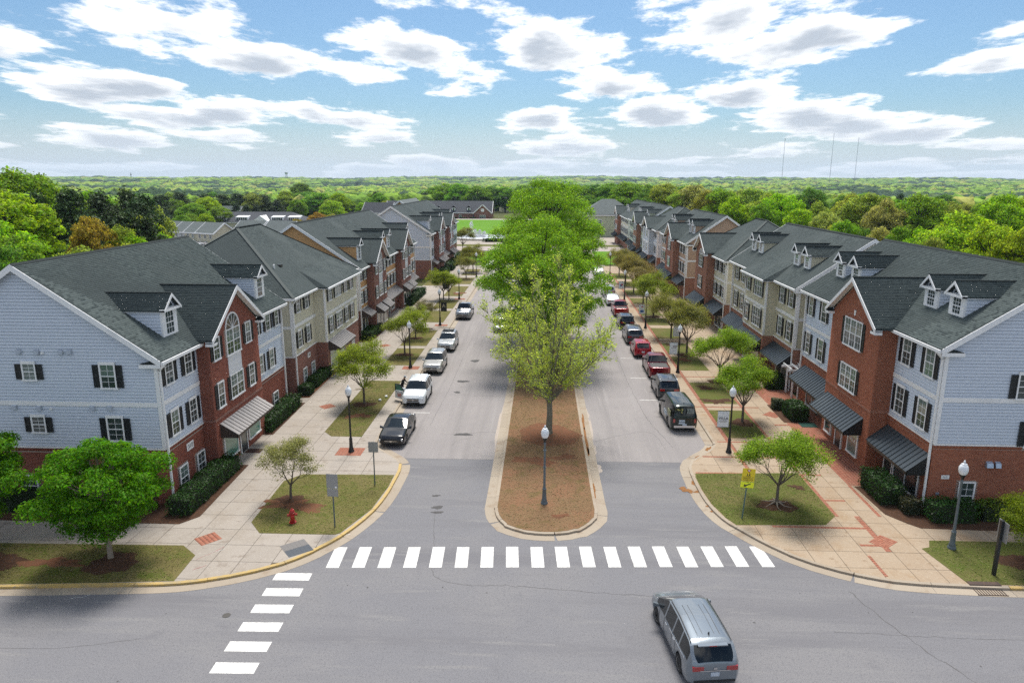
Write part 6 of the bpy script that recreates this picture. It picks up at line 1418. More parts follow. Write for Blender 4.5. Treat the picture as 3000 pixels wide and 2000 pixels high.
# lobed crowns -------------------------------------------------------------------------------------
def lobed(name, H, Rr, z0, nl, per, lr, size, seed, wmat, mat=None, shape=1.0, droop=0., jit=.6, squash=.8, trunk_r=.25, vis=.5, stem_n=7, top=1.):
    rr = random.Random(seed); rng = np.random.RandomState(seed); mb = MB(); C = []; zc = (H+z0)/2; hz = (H-z0)/2
    tries = 0
    while len(C) < nl and tries < 6000:
        tries += 1; u = rr.uniform(-1, 1); t = rr.uniform(0, 6.283); q = rr.uniform(.25, 1)**.5
        prof = math.sqrt(max(0, 1-abs(u)**(2.2 if u < 0 else 1.8)))*(1 if u < 0 else top+(1-top)*(1-u)); p = Vector((Rr*.86*prof*q*math.cos(t), Rr*.86*prof*q*math.sin(t), zc+hz*.86*u))
        r = lr*rr.uniform(.65, 1.25)
        if all((p-c).length > .55*(r+s) for c, s in C): C.append((p, r))
    mb.tube((0, 0, -.3), (0, 0, z0*.7), trunk_r*1.3, trunk_r, 10, caps=False); limb(mb, [Vector((0, 0, z0*.7)), Vector((0, 0, z0*.7+.4*(H-z0))), Vector((0, 0, H*.86))], [trunk_r, trunk_r*.6, .04], 8)
    for p, r in C[::max(1, len(C)//34)]:
        zb = max(z0*.55, min(p.z-math.hypot(p.x, p.y)*.8, H*.7)); a = Vector((0, 0, zb)); m_ = a.lerp(p, .5)+Vector((0, 0, -.2)); limb(mb, [a, m_, p], [trunk_r*.42, trunk_r*.25, .03], 5)
    P, N, S = [], [], []
    for p, r in C:
        n = int(per*(r/lr)**2); d = rng.normal(0, 1, (n, 3)); d /= np.linalg.norm(d, axis=1)[:, None]; d[:, 2] = np.where(d[:, 2] < -.35, -d[:, 2]*.6, d[:, 2])
        rad = r*rng.uniform(.55, 1.08, n)[:, None]; q = np.array(p)+d*rad*np.array((1, 1, squash)); P.append(q); N.append(d+np.array((0, 0, .35-droop)))
    P, N = np.concatenate(P), np.concatenate(N)
    root = make_tree(name, mb.mesh('trunk', wmat), leaves_mesh('crown', P, N, size, mat or leaf_m, seed, jit=jit), (.1, .15, .02)); return root
big1 = lobed('tall_tree', 14.2, 6.9, 2.2, 84, 1150, 1.35, .175, 21, bark_d, trunk_r=.30)
big2 = lobed('tall_tree', 18.4, 7.2, 3.2, 96, 1150, 1.5, .19, 22, bark_d, trunk_r=.34, top=.8)
place(big1, -.2, 67.5, KH, 1.0, .4, 'bright green broad tree on the median right behind the budding one', (.165, .29, .018), 'large trees on the median'); place(big2, .5, 81.5, KH, 1.0, 1.7, 'tallest bright green tree on the median reaching above the horizon', (.175, .305, .02), 'large trees on the median')
place(big1, .4, 98, KH, .92, 2.6, 'green median tree hidden behind the tallest one', (.16, .30, .008), 'large trees on the median')
maple = lobed('maple_tree', 6.9, 3.5, 1.45, 60, 950, .95, .155, 23, bark_p, droop=.25, trunk_r=.13, squash=.6, jit=.5)
place(maple, -20.7, 30.1, KH, .86, 0, 'round deep green maple on the verge in front of the grey-blue gable', (.075, .20, .006), 'deep green trees at the left verge'); place(maple, -28.0, 30.2, KH, .95, 2.2, 'deep green maple cut off by the left edge of the picture', (.07, .185, .006), 'deep green trees at the left verge')
# the budding tree of the median: fine grey twigs with thin young leaves
rs2 = random.Random(77); mb = MB(); tw = MB(); LP, LN_ = [], []
limb(mb, [Vector((0, 0, -.2)), Vector((0, 0, .3)), Vector((.05, 0, 1.6)), Vector((0, .03, 2.9))], [.36, .24, .20, .19], 10)
for i in range(22):
    a = i*2.4+rs2.uniform(-.3, .3); t0 = .06+.94*(i/21.)**.9; an = R(8+56*t0+rs2.uniform(-6, 6)); ln = (9.3-4.2*t0)*rs2.uniform(.88, 1.08); d = Vector((math.sin(an)*math.cos(a), math.sin(an)*math.sin(a), math.cos(an))); P = [Vector((0, 0, 2.2+.7*rs2.random()))]; n = 9
    for k in range(n):
        d = (d+Vector((rs2.uniform(-.10, .10), rs2.uniform(-.10, .10), .045+.02*t0))).normalized(); P.append(P[-1]+d*ln/n)
    limb(mb, P, [.095*(1-.88*k/n) for k in range(n+1)], 5)
    for k in range(2, n+1):
        for s_ in range(3 if k < n else 4):
            az_ = rs2.uniform(0, 6.28); t = (P[k]-P[k-1]).normalized(); o = Matrix.Rotation(az_, 3, t) @ t.orthogonal().normalized(); an2 = R(rs2.uniform(22, 48)); q = (t*math.cos(an2)+o*math.sin(an2)+Vector((0, 0, .12))).normalized(); l2 = rs2.uniform(.7, 1.7)*(1.15-.5*k/n); e = P[k]+q*l2; mb.tube(P[k], e, .022, .009, 3, caps=False)
            for w in range(6):
                f = rs2.uniform(.25, 1); b0 = P[k].lerp(e, f); o2 = Matrix.Rotation(rs2.uniform(0, 6.28), 3, q) @ q.orthogonal().normalized(); r_ = (q*.8+o2*rs2.uniform(.3, .8)+Vector((0, 0, .2))).normalized(); e2 = b0+r_*rs2.uniform(.3, .75); tw.tube(b0, e2, .011, .005, 3, caps=False)
                inner = max(0, 1-math.hypot(e2.x, e2.y)/2.6)*min(1, max(0, (e2.z-5)/4))
                for g in range(8):
                    if rs2.random() < .85-.55*inner: pp = b0.lerp(e2, rs2.uniform(.3, 1.05)); LP.append((pp.x+rs2.gauss(0, .09), pp.y+rs2.gauss(0, .09), pp.z+rs2.gauss(0, .09))); LN_.append((0, 0, .6))
bud = make_tree('budding_tree', mb.mesh('trunk', surf('bark_budding', (.20, .19, .14), .9, var=((5, .45, .7, (.12, .11, .08)),))), leaves_mesh('crown', np.array(LP), np.array(LN_), .125, leaf_m, 31, jit=.9), (.19, .225, .03)); tw.build('twigs', surf('twig_pale', (.36, .37, .24), .9), bud, kind='stuff')
place(bud, .47, 48.4, KH, 1.0, .5, 'budding yellow-green tree with thin grey twigs on the median front', (.37, .45, .075))
# hedges: clipped bodies of dark leaves
def hedge(x0, x1, y0, y1, h, label, col=(.022, .058, .010), seed=0, rnd=.35, name='hedge', dens=170, size=.115, z=KH, cat='hedge'):
    rng = np.random.RandomState(seed); w, l = x1-x0, y1-y0; n = int(dens*(2*h*(w+l)+w*l)); root = empty(name, ((x0+x1)/2, (y0+y1)/2, z), 0, label, cat, group='clipped hedges and shrubs by the buildings')
    P = rng.uniform(-1, 1, (n, 3)); ax = rng.choice(3, n, p=np.array([h*l, h*w, w*l*.9])/(h*l+h*w+w*l*.9)); P[np.arange(n), ax] = np.sign(P[np.arange(n), ax]); P[:, 2] = np.where((ax == 2), 1, P[:, 2]); N = np.zeros((n, 3)); N[np.arange(n), ax] = P[np.arange(n), ax]; N[:, 2] += .25
    k = np.maximum(1, (np.abs(P)**5).sum(1)**.2); Q = P/k[:, None]**rnd*1.0; Q *= rng.uniform(.88, 1.06, n)[:, None]; lump = 1+.05*np.sin(Q[:, 1]*l*1.9+seed)+.05*np.sin(Q[:, 0]*w*2.3+seed*2); pts = np.stack([Q[:, 0]*w/2*lump, Q[:, 1]*l/2, (Q[:, 2]+1)/2*h*lump], 1)
    me = leaves_mesh('leaves', pts, N, size, hedge_m, seed, aspect=.7, jit=.55); c = link('leaves', me, root); c.color = (*col, 1); c['kind'] = 'stuff'
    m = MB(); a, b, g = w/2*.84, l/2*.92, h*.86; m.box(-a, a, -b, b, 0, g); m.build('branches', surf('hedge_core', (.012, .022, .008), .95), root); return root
hedge(-20.35, -18.95, 34.4, 41.4, 1.0, 'long dark hedge wrapping the brick corner under number 310', seed=1); hedge(-20.6, -19.45, 47.4, 54.2, .95, 'dark hedge along the brick wall past the long awning', seed=2)
hedge(-20.65, -19.7, 58.6, 64.2, .9, 'dark hedge below the windows of building 340', seed=3); hedge(-20.7, -19.5, 56.4, 57.7, .85, 'round clipped bush at the corner of building 340', seed=4, rnd=.8, name='bush', cat='bush')
hedge(-20.6, -19.4, 77.4, 83.4, .95, 'leafy hedge in front of the orange building near end', seed=5, col=(.035, .075, .014)); hedge(-20.3, -18.8, 99.5, 112.2, 1.0, 'long hedge at the far end of the orange building', seed=6)
for k, (y0, y1) in enumerate([(131.5, 137), (140, 145.5), (148, 153), (157, 163), (170, 175)]): hedge(-19.9, -18.2, y0, y1, 1.35, ['first', 'second', 'third', 'fourth', 'fifth'][k]+' clipped bush along the pale blue building', seed=10+k, rnd=.7, dens=60, size=.2, name='bush', cat='bush')
hedge(-16.9, -15.9, 116.5, 117.6, 1.0, 'small dark bush on the grass between orange and pale blue buildings', seed=21, rnd=.8, col=(.03, .035, .012), dens=80, name='bush', cat='bush'); hedge(-18.6, -17.6, 125.6, 126.8, 1.2, 'small reddish bush before the pale blue brick wall', seed=22, rnd=.8, col=(.05, .035, .012), dens=80, name='bush', cat='bush')
hedge(18.7, 20.2, 51.9, 54.3, 1.15, 'round clipped hedge beside the green door mat', seed=7, rnd=.7); hedge(18.3, 19.2, 54.6, 55.5, .8, 'small flowering bush behind the round clipped hedge', seed=8, rnd=.8, col=(.07, .09, .05), name='bush', cat='bush')
hedge(19.0, 20.4, 37.7, 40.7, 1.15, 'clipped dark hedge under the large shop window at right', seed=9, rnd=.5); hedge(19.8, 20.7, 36.6, 37.6, .8, 'scruffy brown-tinged bush at the right brick corner', seed=16, rnd=.7, col=(.04, .04, .016), name='bush', cat='bush')
hedge(20.7, 23.2, 35.7, 36.9, 1.05, 'clipped hedge below the white downspout at the right corner', seed=17, rnd=.4, col=(.026, .07, .012)); hedge(23.4, 26.6, 36.0, 37.0, .95, 'loose yellow-green shrubs below the side window at right', seed=18, rnd=.7, col=(.075, .12, .012), name='shrub', cat='bush')
hedge(-31, -21.4, 34.5, 35.6, 1.0, 'dark hedge along the foot of the grey-blue gable at left', seed=19, rnd=.3, col=(.02, .045, .010), dens=120); hedge(19.4, 21, 60.2, 61.8, 1.3, 'dark bush beside the white pergola', seed=20, rnd=.7, name='bush', cat='bush')
def bedrect(P, m_, nm='planting_bed'): prism(P, .05, KH+.02).build(nm, m_, kind='structure')
bedrect([(-60, 33.55), (-19.2, 33.7), (-18.5, 34.6), (-18.75, 41.7), (-20.75, 41.7), (-20.75, 35.95), (-60, 35.95)], mulch); bedrect([(-19.25, 47.2), (-19.4, 54.6), (-20.75, 54.6), (-20.75, 47.2)], mulch); bedrect([(-19.5, 56.0), (-19.55, 64.6), (-20.75, 64.6), (-20.75, 56)], clay); bedrect([(-19.2, 76.6), (-19.2, 84), (-20.75, 84), (-20.75, 76.6)], mulch)
bedrect([(18.65, 40.3), (18.8, 36.7), (19.5, 35.65), (19.95, 35.15), (27.5, 34.95), (60, 35.2), (60, 37.35), (21.35, 37.35), (21.35, 40.3)], mulch); bedrect([(18.2, 51.7), (20.4, 51.7), (20.4, 56), (18.2, 56)], mulch)
# background trees ---------------------------------------------------------------------------------
DEC = [lobed('broadleaf_tree', 10, 4.2, 1.3, 54, 420, 1.15, .29, 40+k, bark_d, trunk_r=.2, top=(1., .75, .9, .6)[k]) for k in range(4)]
def pine(seed, H=10, Rr=2.6, z0=2.4, cone=False):
    rng = np.random.RandomState(seed); rr = random.Random(seed); mb = MB(); mb.tube((0, 0, -.3), (0, 0, H*.97), .2, .03, 8, caps=False); P, N = [], []
    for k in range(64 if not cone else 80):
        u = k/(63 if not cone else 79); z = z0+(H-z0)*u; w = Rr*((1-u)**.65*(.75+.5*rr.random()) if not cone else (1-u)**.85)+.25; t = rr.uniform(0, 6.283); e = Vector((w*math.cos(t), w*math.sin(t), z+(.35*w if not cone else .1*w)))
        mb.tube((0, 0, z), e, .045, .015, 4, caps=False); n = 70 if not cone else 60; s = rng.uniform(.25, 1.05, n)[:, None]; q = np.array((0, 0, z))*(1-s)+np.array(e)*s+rng.normal(0, .27, (n, 3)); P.append(q); N.append(rng.normal(0, .4, (n, 3))+np.array((.5*math.cos(t), .5*math.sin(t), .6)))
    return make_tree('pine_tree' if not cone else 'cedar_tree', mb.mesh('trunk', bark_d), leaves_mesh('crown', np.concatenate(P), np.concatenate(N), .36, needle_m, seed, aspect=.4), (.025, .05, .018))
PIN = [pine(51), pine(52)]; CED = [pine(53, 10, 2.6, .3, True)]
ORD = ['first', 'second', 'third', 'fourth', 'fifth', 'sixth', 'seventh', 'eighth', 'ninth', 'tenth', 'eleventh', 'twelfth', 'thirteenth', 'fourteenth', 'fifteenth', 'sixteenth', 'seventeenth', 'eighteenth', 'nineteenth', 'twentieth', 'twenty-first', 'twenty-second', 'twenty-third', 'twenty-fourth', 'twenty-fifth', 'twenty-sixth', 'twenty-seventh', 'twenty-eighth', 'twenty-ninth', 'thirtieth']
BR = (.21, .36, .012); GN = (.14, .26, .018); OLV = (.23, .29, .045); BRN = (.27, .20, .03); PG = (.24, .29, .06); DKG = (.11, .21, .028); PN = (.05, .085, .034); TAN = (.29, .32, .10); YL = (.27, .36, .016)
CN = {BR: 'bright green', GN: 'mid green', OLV: 'olive green', BRN: 'golden brown', PG: 'pale green', DKG: 'dark green', PN: 'dark needled', TAN: 'tan budding', YL: 'yellow-green'}
def put(lst, where, group):
    lst = sorted(lst, key=lambda q: math.atan2(q[0], q[1])); cnt = {}
    for i, (x, y, zt, r, kd, col) in enumerate(lst):
        pr = {'d': DEC, 'p': PIN, 'c': CED}[kd][i % (4 if kd == 'd' else 2 if kd == 'p' else 1)]; g = ground_z(x, y); h = max(2.5, zt-g); nm = {'d': 'tree', 'p': 'pine', 'c': 'cedar'}[kd]; key = CN[col]+' '+nm; k = cnt.get(key, 0); cnt[key] = k+1
        rs_ = random.Random(i+int(x)); c2 = tuple(v*rs_.uniform(.88, 1.12) for v in col)
        place(pr, x, y, g-.1, r/(4.2 if kd == 'd' else 2.7), rs_.uniform(0, 6.28), '%s %s from the left %s' % (ORD[min(k, 29)], key, where), c2, group, sz=h/10.2)
LEFT = [(-81.5, 110, 19.8, 8.5, 'd', GN), (-73.6, 95, 17.3, 8, 'd', BR), (-84, 122, 15.8, 7, 'd', BR), (-66, 82, 13.5, 6.5, 'd', BR), (-71, 105, 16.1, 4.6, 'p', PN), (-70.6, 112, 15.5, 4.4, 'p', PN), (-70.3, 118, 15.9, 4.4, 'p', PN), (-66, 116, 15.2, 4.4, 'p', PN), (-65, 112, 14.5, 4.2, 'p', PN), (-76, 104, 15.6, 4.5, 'p', PN), (-54.6, 84, 14.2, 3.6, 'd', BRN), (-52, 86, 12.6, 3.4, 'd', OLV), (-69.5, 122, 15.0, 4.8, 'd', PG), (-69, 120, 14.2, 4.2, 'd', YL), (-61, 106, 13.1, 5.0, 'd', YL), (-59, 104, 11.8, 4.4, 'd', BR), (-50.5, 86, 11.5, 3.2, 'd', BR), (-52, 66, 12.0, 4.2, 'd', DKG), (-47, 70, 11.4, 4.0, 'd', OLV), (-46, 78, 11.0, 3.6, 'd', OLV), (-43.5, 76, 11.2, 3.0, 'd', BR), (-58, 74, 12.6, 4.6, 'd', GN), (-60, 92, 13.2, 4.2, 'p', PN), (-56, 94, 13.4, 4.0, 'p', PN), (-54.5, 96, 12.6, 3.6, 'p', PN), (-90, 140, 16.5, 7, 'd', GN)]
put(LEFT, 'behind the left roofs', 'trees behind the left buildings')
RIGHT = []
for (xp, yt, Y, w, col) in [(1850, 530, 260, 170, GN), (1910, 533, 250, 130, DKG), (1950, 528, 235, 150, OLV), (2000, 540, 240, 120, GN), (2040, 532, 215, 150, TAN), (2075, 548, 205, 110, OLV), (2120, 548, 200, 130, GN), (2165, 545, 215, 130, TAN), (2205, 540, 200, 150, OLV), (2250, 560, 185, 140, OLV), (2295, 556, 170, 150, BR), (2345, 600, 150, 130, YL), (2380, 545, 235, 120, DKG), (2400, 585, 170, 110, OLV), (2425, 610, 140, 130, TAN), (2470, 640, 120, 120, GN), (2500, 560, 175, 130, OLV), (2545, 553, 160, 200, OLV), (2600, 575, 150, 130, TAN), (2640, 575, 160, 130, GN), (2700, 562, 150, 190, GN), (2740, 575, 165, 140, DKG), (2790, 588, 150, 130, OLV), (2850, 588, 175, 150, PG), (2900, 575, 160, 130, GN), (2945, 560, 145, 170, BR), (3010, 572, 150, 170, BR), (2830, 612, 100, 260, YL), (2920, 640, 92, 200, YL), (3000, 650, 88, 200, YL), (2640, 650, 112, 110, GN), (2580, 660, 118, 110, TAN), (2520, 655, 125, 110, DKG), (2700, 660, 105, 110, BR), (2740, 680, 95, 110, PG), (2440, 650, 130, 90, OLV), (1880, 560, 230, 110, DKG), (1990, 560, 215, 100, OLV), (2150, 570, 185, 100, BR), (2240, 590, 165, 100, GN)]:
    d = (rt*(xp-1500)+up*(1000-yt)+fw*2080); t = Y/d.y; p = Vector((0, 0, 18))+d*t; RIGHT.append((p.x, Y, p.z, w/2*t*1.02, 'd', col))
put(RIGHT, 'behind the right roofs', 'trees behind the right buildings')
MID = []
for (xp, yt, Y, w, kd, col) in [(470, 572, 300, 100, 'p', PN), (520, 565, 320, 100, 'p', PN), (440, 590, 290, 80, 'p', PN), (560, 590, 285, 100, 'd', GN), (600, 570, 330, 90, 'p', PN), (650, 570, 340, 100, 'p', PN), (690, 568, 345, 100, 'p', PN), (735, 566, 350, 100, 'p', PN), (770, 572, 345, 90, 'p', PN), (640, 600, 300, 80, 'd', GN), (560, 625, 260, 70, 'd', GN), (600, 620, 255, 60, 'd', BR), (530, 625, 250, 70, 'd', GN), (690, 595, 310, 60, 'c', PN), (720, 600, 312, 60, 'c', PN), (750, 600, 315, 60, 'c', PN), (810, 585, 345, 70, 'c', PN), (840, 560, 400, 90, 'd', DKG), (880, 530, 480, 90, 'd', DKG), (900, 560, 400, 90, 'd', DKG), (930, 560, 390, 100, 'd', GN), (980, 570, 380, 70, 'd', OLV), (1010, 575, 360, 70, 'd', GN), (870, 580, 350, 60, 'd', GN), (955, 600, 330, 60, 'd', OLV), (1090, 565, 420, 60, 'd', GN), (1140, 568, 430, 60, 'd', GN), (1060, 590, 360, 60, 'd', BR), (930, 620, 300, 60, 'd', BRN), (970, 625, 300, 50, 'd', OLV), (870, 640, 280, 60, 'd', BRN), (1215, 570, 420, 70, 'c', PN), (1245, 565, 425, 70, 'c', PN), (1180, 575, 415, 60, 'd', OLV), (1270, 545, 440, 90, 'd', GN), (1310, 532, 430, 90, 'd', GN), (1350, 535, 420, 100, 'd', GN), (1400, 540, 410, 90, 'd', GN), (1440, 540, 420, 90, 'd', DKG), (1480, 545, 420, 80, 'd', GN), (1330, 575, 390, 40, 'c', PN), (1390, 575, 390, 40, 'c', PN), (1530, 540, 420, 100, 'd', GN), (1700, 540, 330, 100, 'd', GN), (1740, 535, 335, 110, 'd', DKG), (1790, 530, 330, 110, 'd', GN), (1830, 545, 320, 90, 'd', GN), (1720, 570, 300, 70, 'd', DKG), (1640, 560, 350, 110, 'd', GN), (1580, 560, 370, 110, 'd', GN), (640, 700, 205, 60, 'd', PG), (690, 706, 200, 40, 'd', OLV), (548, 708, 215, 30, 'd', OLV)]:
    d = (rt*(xp-1500)+up*(1000-yt)+fw*2080); t = Y/d.y; p = Vector((0, 0, 18))+d*t; MID.append((p.x, Y, p.z, w/2*t*1.05, kd, col))
put(MID, 'in the valley behind the buildings', 'trees in the valley')
rs3 = random.Random(99)
for k in range(150):
    th = rs3.uniform(-.68, .66); d = rs3.uniform(330, 640); x, y = d*math.sin(th), d*math.cos(th)
    if -70 < x < 30 and y < 420: continue
    col = rs3.choice([GN, GN, DKG, OLV, BR, PG, YL, PN]); kd = 'p' if col == PN else 'd'; g = ground_z(x, y); h = rs3.uniform(11, 17)
    place((DEC if kd == 'd' else PIN)[k % 2], x, y, g-.3, rs3.uniform(1.3, 1.8), rs3.uniform(0, 6), 'woodland tree in the valley beyond the houses', tuple(v*rs3.uniform(.85, 1.1) for v in col), 'woodland trees beyond the houses', sz=h/10)
# ------------------------------------------------------------------ far forest, one mass
def far_forest():
    rng = np.random.RandomState(5); ico = []
    t = (1+5**.5)/2; V = [(-1, t, 0), (1, t, 0), (-1, -t, 0), (1, -t, 0), (0, -1, t), (0, 1, t), (0, -1, -t), (0, 1, -t), (t, 0, -1), (t, 0, 1), (-t, 0, -1), (-t, 0, 1)]
    F = [(0, 11, 5), (0, 5, 1), (0, 1, 7), (0, 7, 10), (0, 10, 11), (1, 5, 9), (5, 11, 4), (11, 10, 2), (10, 7, 6), (7, 1, 8), (3, 9, 4), (3, 4, 2), (3, 2, 6), (3, 6, 8), (3, 8, 9), (4, 9, 5), (2, 4, 11), (6, 2, 10), (8, 6, 7), (9, 8, 1)]
    V = [np.array(v)/np.linalg.norm(v) for v in V]; cache = {}
    def midp(a, b):
        k = (min(a, b), max(a, b))
        if k not in cache: m = (V[a]+V[b])/2; V.append(m/np.linalg.norm(m)); cache[k] = len(V)-1
        return cache[k]
    F2 = []
    for a, b, c in F: x, y, z = midp(a, b), midp(b, c), midp(c, a); F2 += [(a, x, z), (b, y, x), (c, z, y), (x, y, z)]
    V = np.array(V); F2 = np.array(F2); F2 = F2[V[F2][:, :, 2].mean(1) > -.45]
    pts = []; d = 420.
    while d < 6500:
        s = max(12.5, .014*d); n = int(1.55*d/s)
        for th in np.linspace(-.76, .78, n)+rng.uniform(-.3, .3, n)*s/d:
            dd = d+rng.uniform(-.5, .5)*s; pts.append((dd*math.sin(th), dd*math.cos(th), s, dd))
        d += s*.92
    pts = [p for p in pts if not (-70 < p[0] < 30 and p[1] < 470)]
    vs, fs = [], []; nv = len(V)
    for i, (x, y, s, dd) in enumerate(pts):
        g = ground_z(x, y); h = rng.uniform(7, 13)+(.0007*dd if dd > 1500 else 0); r = s*rng.uniform(.5, .74)
        k = 1+rng.uniform(-.3, .3, nv); vs.append(V*k[:, None]*np.array((r, r, h*.55+min(4., .0012*dd)))+np.array((x, y, g+h*.55))); fs.append(F2+i*nv)
    return np.concatenate(vs), np.concatenate(fs)
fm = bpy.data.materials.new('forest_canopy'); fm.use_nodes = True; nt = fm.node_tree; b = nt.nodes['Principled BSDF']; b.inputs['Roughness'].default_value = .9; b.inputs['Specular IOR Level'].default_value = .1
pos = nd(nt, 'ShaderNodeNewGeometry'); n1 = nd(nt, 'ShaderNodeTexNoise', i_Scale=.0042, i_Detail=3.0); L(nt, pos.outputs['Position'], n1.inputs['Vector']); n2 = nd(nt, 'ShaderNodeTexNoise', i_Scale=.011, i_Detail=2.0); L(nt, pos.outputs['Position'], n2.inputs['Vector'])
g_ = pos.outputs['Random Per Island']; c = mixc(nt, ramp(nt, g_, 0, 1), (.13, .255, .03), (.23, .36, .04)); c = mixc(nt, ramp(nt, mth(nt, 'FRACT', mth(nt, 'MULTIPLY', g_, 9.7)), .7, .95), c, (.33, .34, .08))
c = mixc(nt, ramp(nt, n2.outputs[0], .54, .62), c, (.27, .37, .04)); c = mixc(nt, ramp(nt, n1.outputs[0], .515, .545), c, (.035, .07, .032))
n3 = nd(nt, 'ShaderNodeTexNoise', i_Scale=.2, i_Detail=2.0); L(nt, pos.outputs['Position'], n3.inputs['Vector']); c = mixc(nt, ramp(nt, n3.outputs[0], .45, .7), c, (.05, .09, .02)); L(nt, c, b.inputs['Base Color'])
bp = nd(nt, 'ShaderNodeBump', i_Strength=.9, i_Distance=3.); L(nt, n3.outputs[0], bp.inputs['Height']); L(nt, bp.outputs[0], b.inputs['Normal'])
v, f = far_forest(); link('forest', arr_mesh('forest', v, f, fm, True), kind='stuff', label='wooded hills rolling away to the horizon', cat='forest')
# ------------------------------------------------------------------ fountain, lawn, far buildings
def flat(name, P, z, mat): mb = MB(); mb.poly([(x, y, z) for x, y in P]); return mb.build(name, mat, kind='structure')
flat('lawn', [(-62, 236), (26, 236), (26, 322), (-62, 322)], .01, lawn); flat('lawn', [(-40, 154), (-11.7, 160), (-11.7, 176), (-40, 176)], .012, lawn); flat('lawn', [(12, 154), (20.5, 154), (20.5, 200), (12, 200)], .012, lawn)
flat('drive', [(-90, 182), (30, 182), (30, 194), (-90, 194)], .02, surf('pale_asphalt', (.34, .29, .27), .9)); flat('plaza', [(-34, 200), (26, 200), (26, 235), (-34, 235)], .008, conc); flat('path', [(-90, 323), (60, 323), (60, 328), (-90, 328)], .02, surf('pale_path', (.5, .45, .4), .9))
flat('verge', [(-34, 194.2), (26, 194.2), (26, 199.8), (-34, 199.8)], .016, grass_r); flat('lane', [(-60, 113.5), (-20.9, 113.5), (-20.9, 120), (-60, 120)], .02, asph_old); flat('grass_strip', [(-20.7, 120), (-16.2, 120), (-16.2, 129), (-20.7, 129)], KH+.012, grass_l)
flat('car_park', [(-140, 150), (-60, 150), (-60, 236), (-140, 236)], -.9, surf('car_park_asphalt', (.2, .19, .19), .9))
fo = empty('fountain', (-19.5, 221, 0), 0, 'white foaming fountain pool in front of the bright lawn', 'fountain'); foam = surf('foam', (.80, .82, .84), .6, var=((1.5, .5, .7, (.62, .66, .70)),), bump=((3, .3),)); stone = surf('basin_stone', (.55, .52, .47), .8)
MB().lathe([(9.6, 0), (9.6, .55), (9.0, .6), (9.0, .2), (.1, .2)], 40).build('basin', stone, fo); MB().lathe([(9.0, .38), (8, .40), (.1, .42)], 40).build('water', surf('pool_water', (.62, .66, .70), .25, var=((.8, .45, .6, (.74, .77, .80)),), bump=((2, .2),)), fo)
rj = np.random.RandomState(2)
def jet(x, y, h, w, n):
    u = rj.uniform(0, 1, n)**1.5; pts = np.stack([x+rj.normal(0, 1, n)*(w*(1-u)+.12), y+rj.normal(0, 1, n)*(w*(1-u)+.12), .4+u*h], 1); return pts
for k, (x, y, h, w) in enumerate([(-3.2, 1, 4.8, .55), (-4.4, 0, 2.6, .8), (-2.0, 0, 2.4, .8), (-.6, .5, 2.2, .7), (.8, -.4, 1.8, .7), (5.2, 0, 2.2, .22), (9.0, 2, 1.9, .3)]):
    q = jet(x, y, h, w, 520); link('water_jet', leaves_mesh('water_jet', q, np.zeros((len(q), 3))+.01, .28, foam, k, jit=1.), fo, kind='stuff')
hedge(-18, -10, 207.5, 209, 1.0, 'low hedge in front of the fountain pool', seed=41, rnd=.3, dens=30, size=.3, z=0)
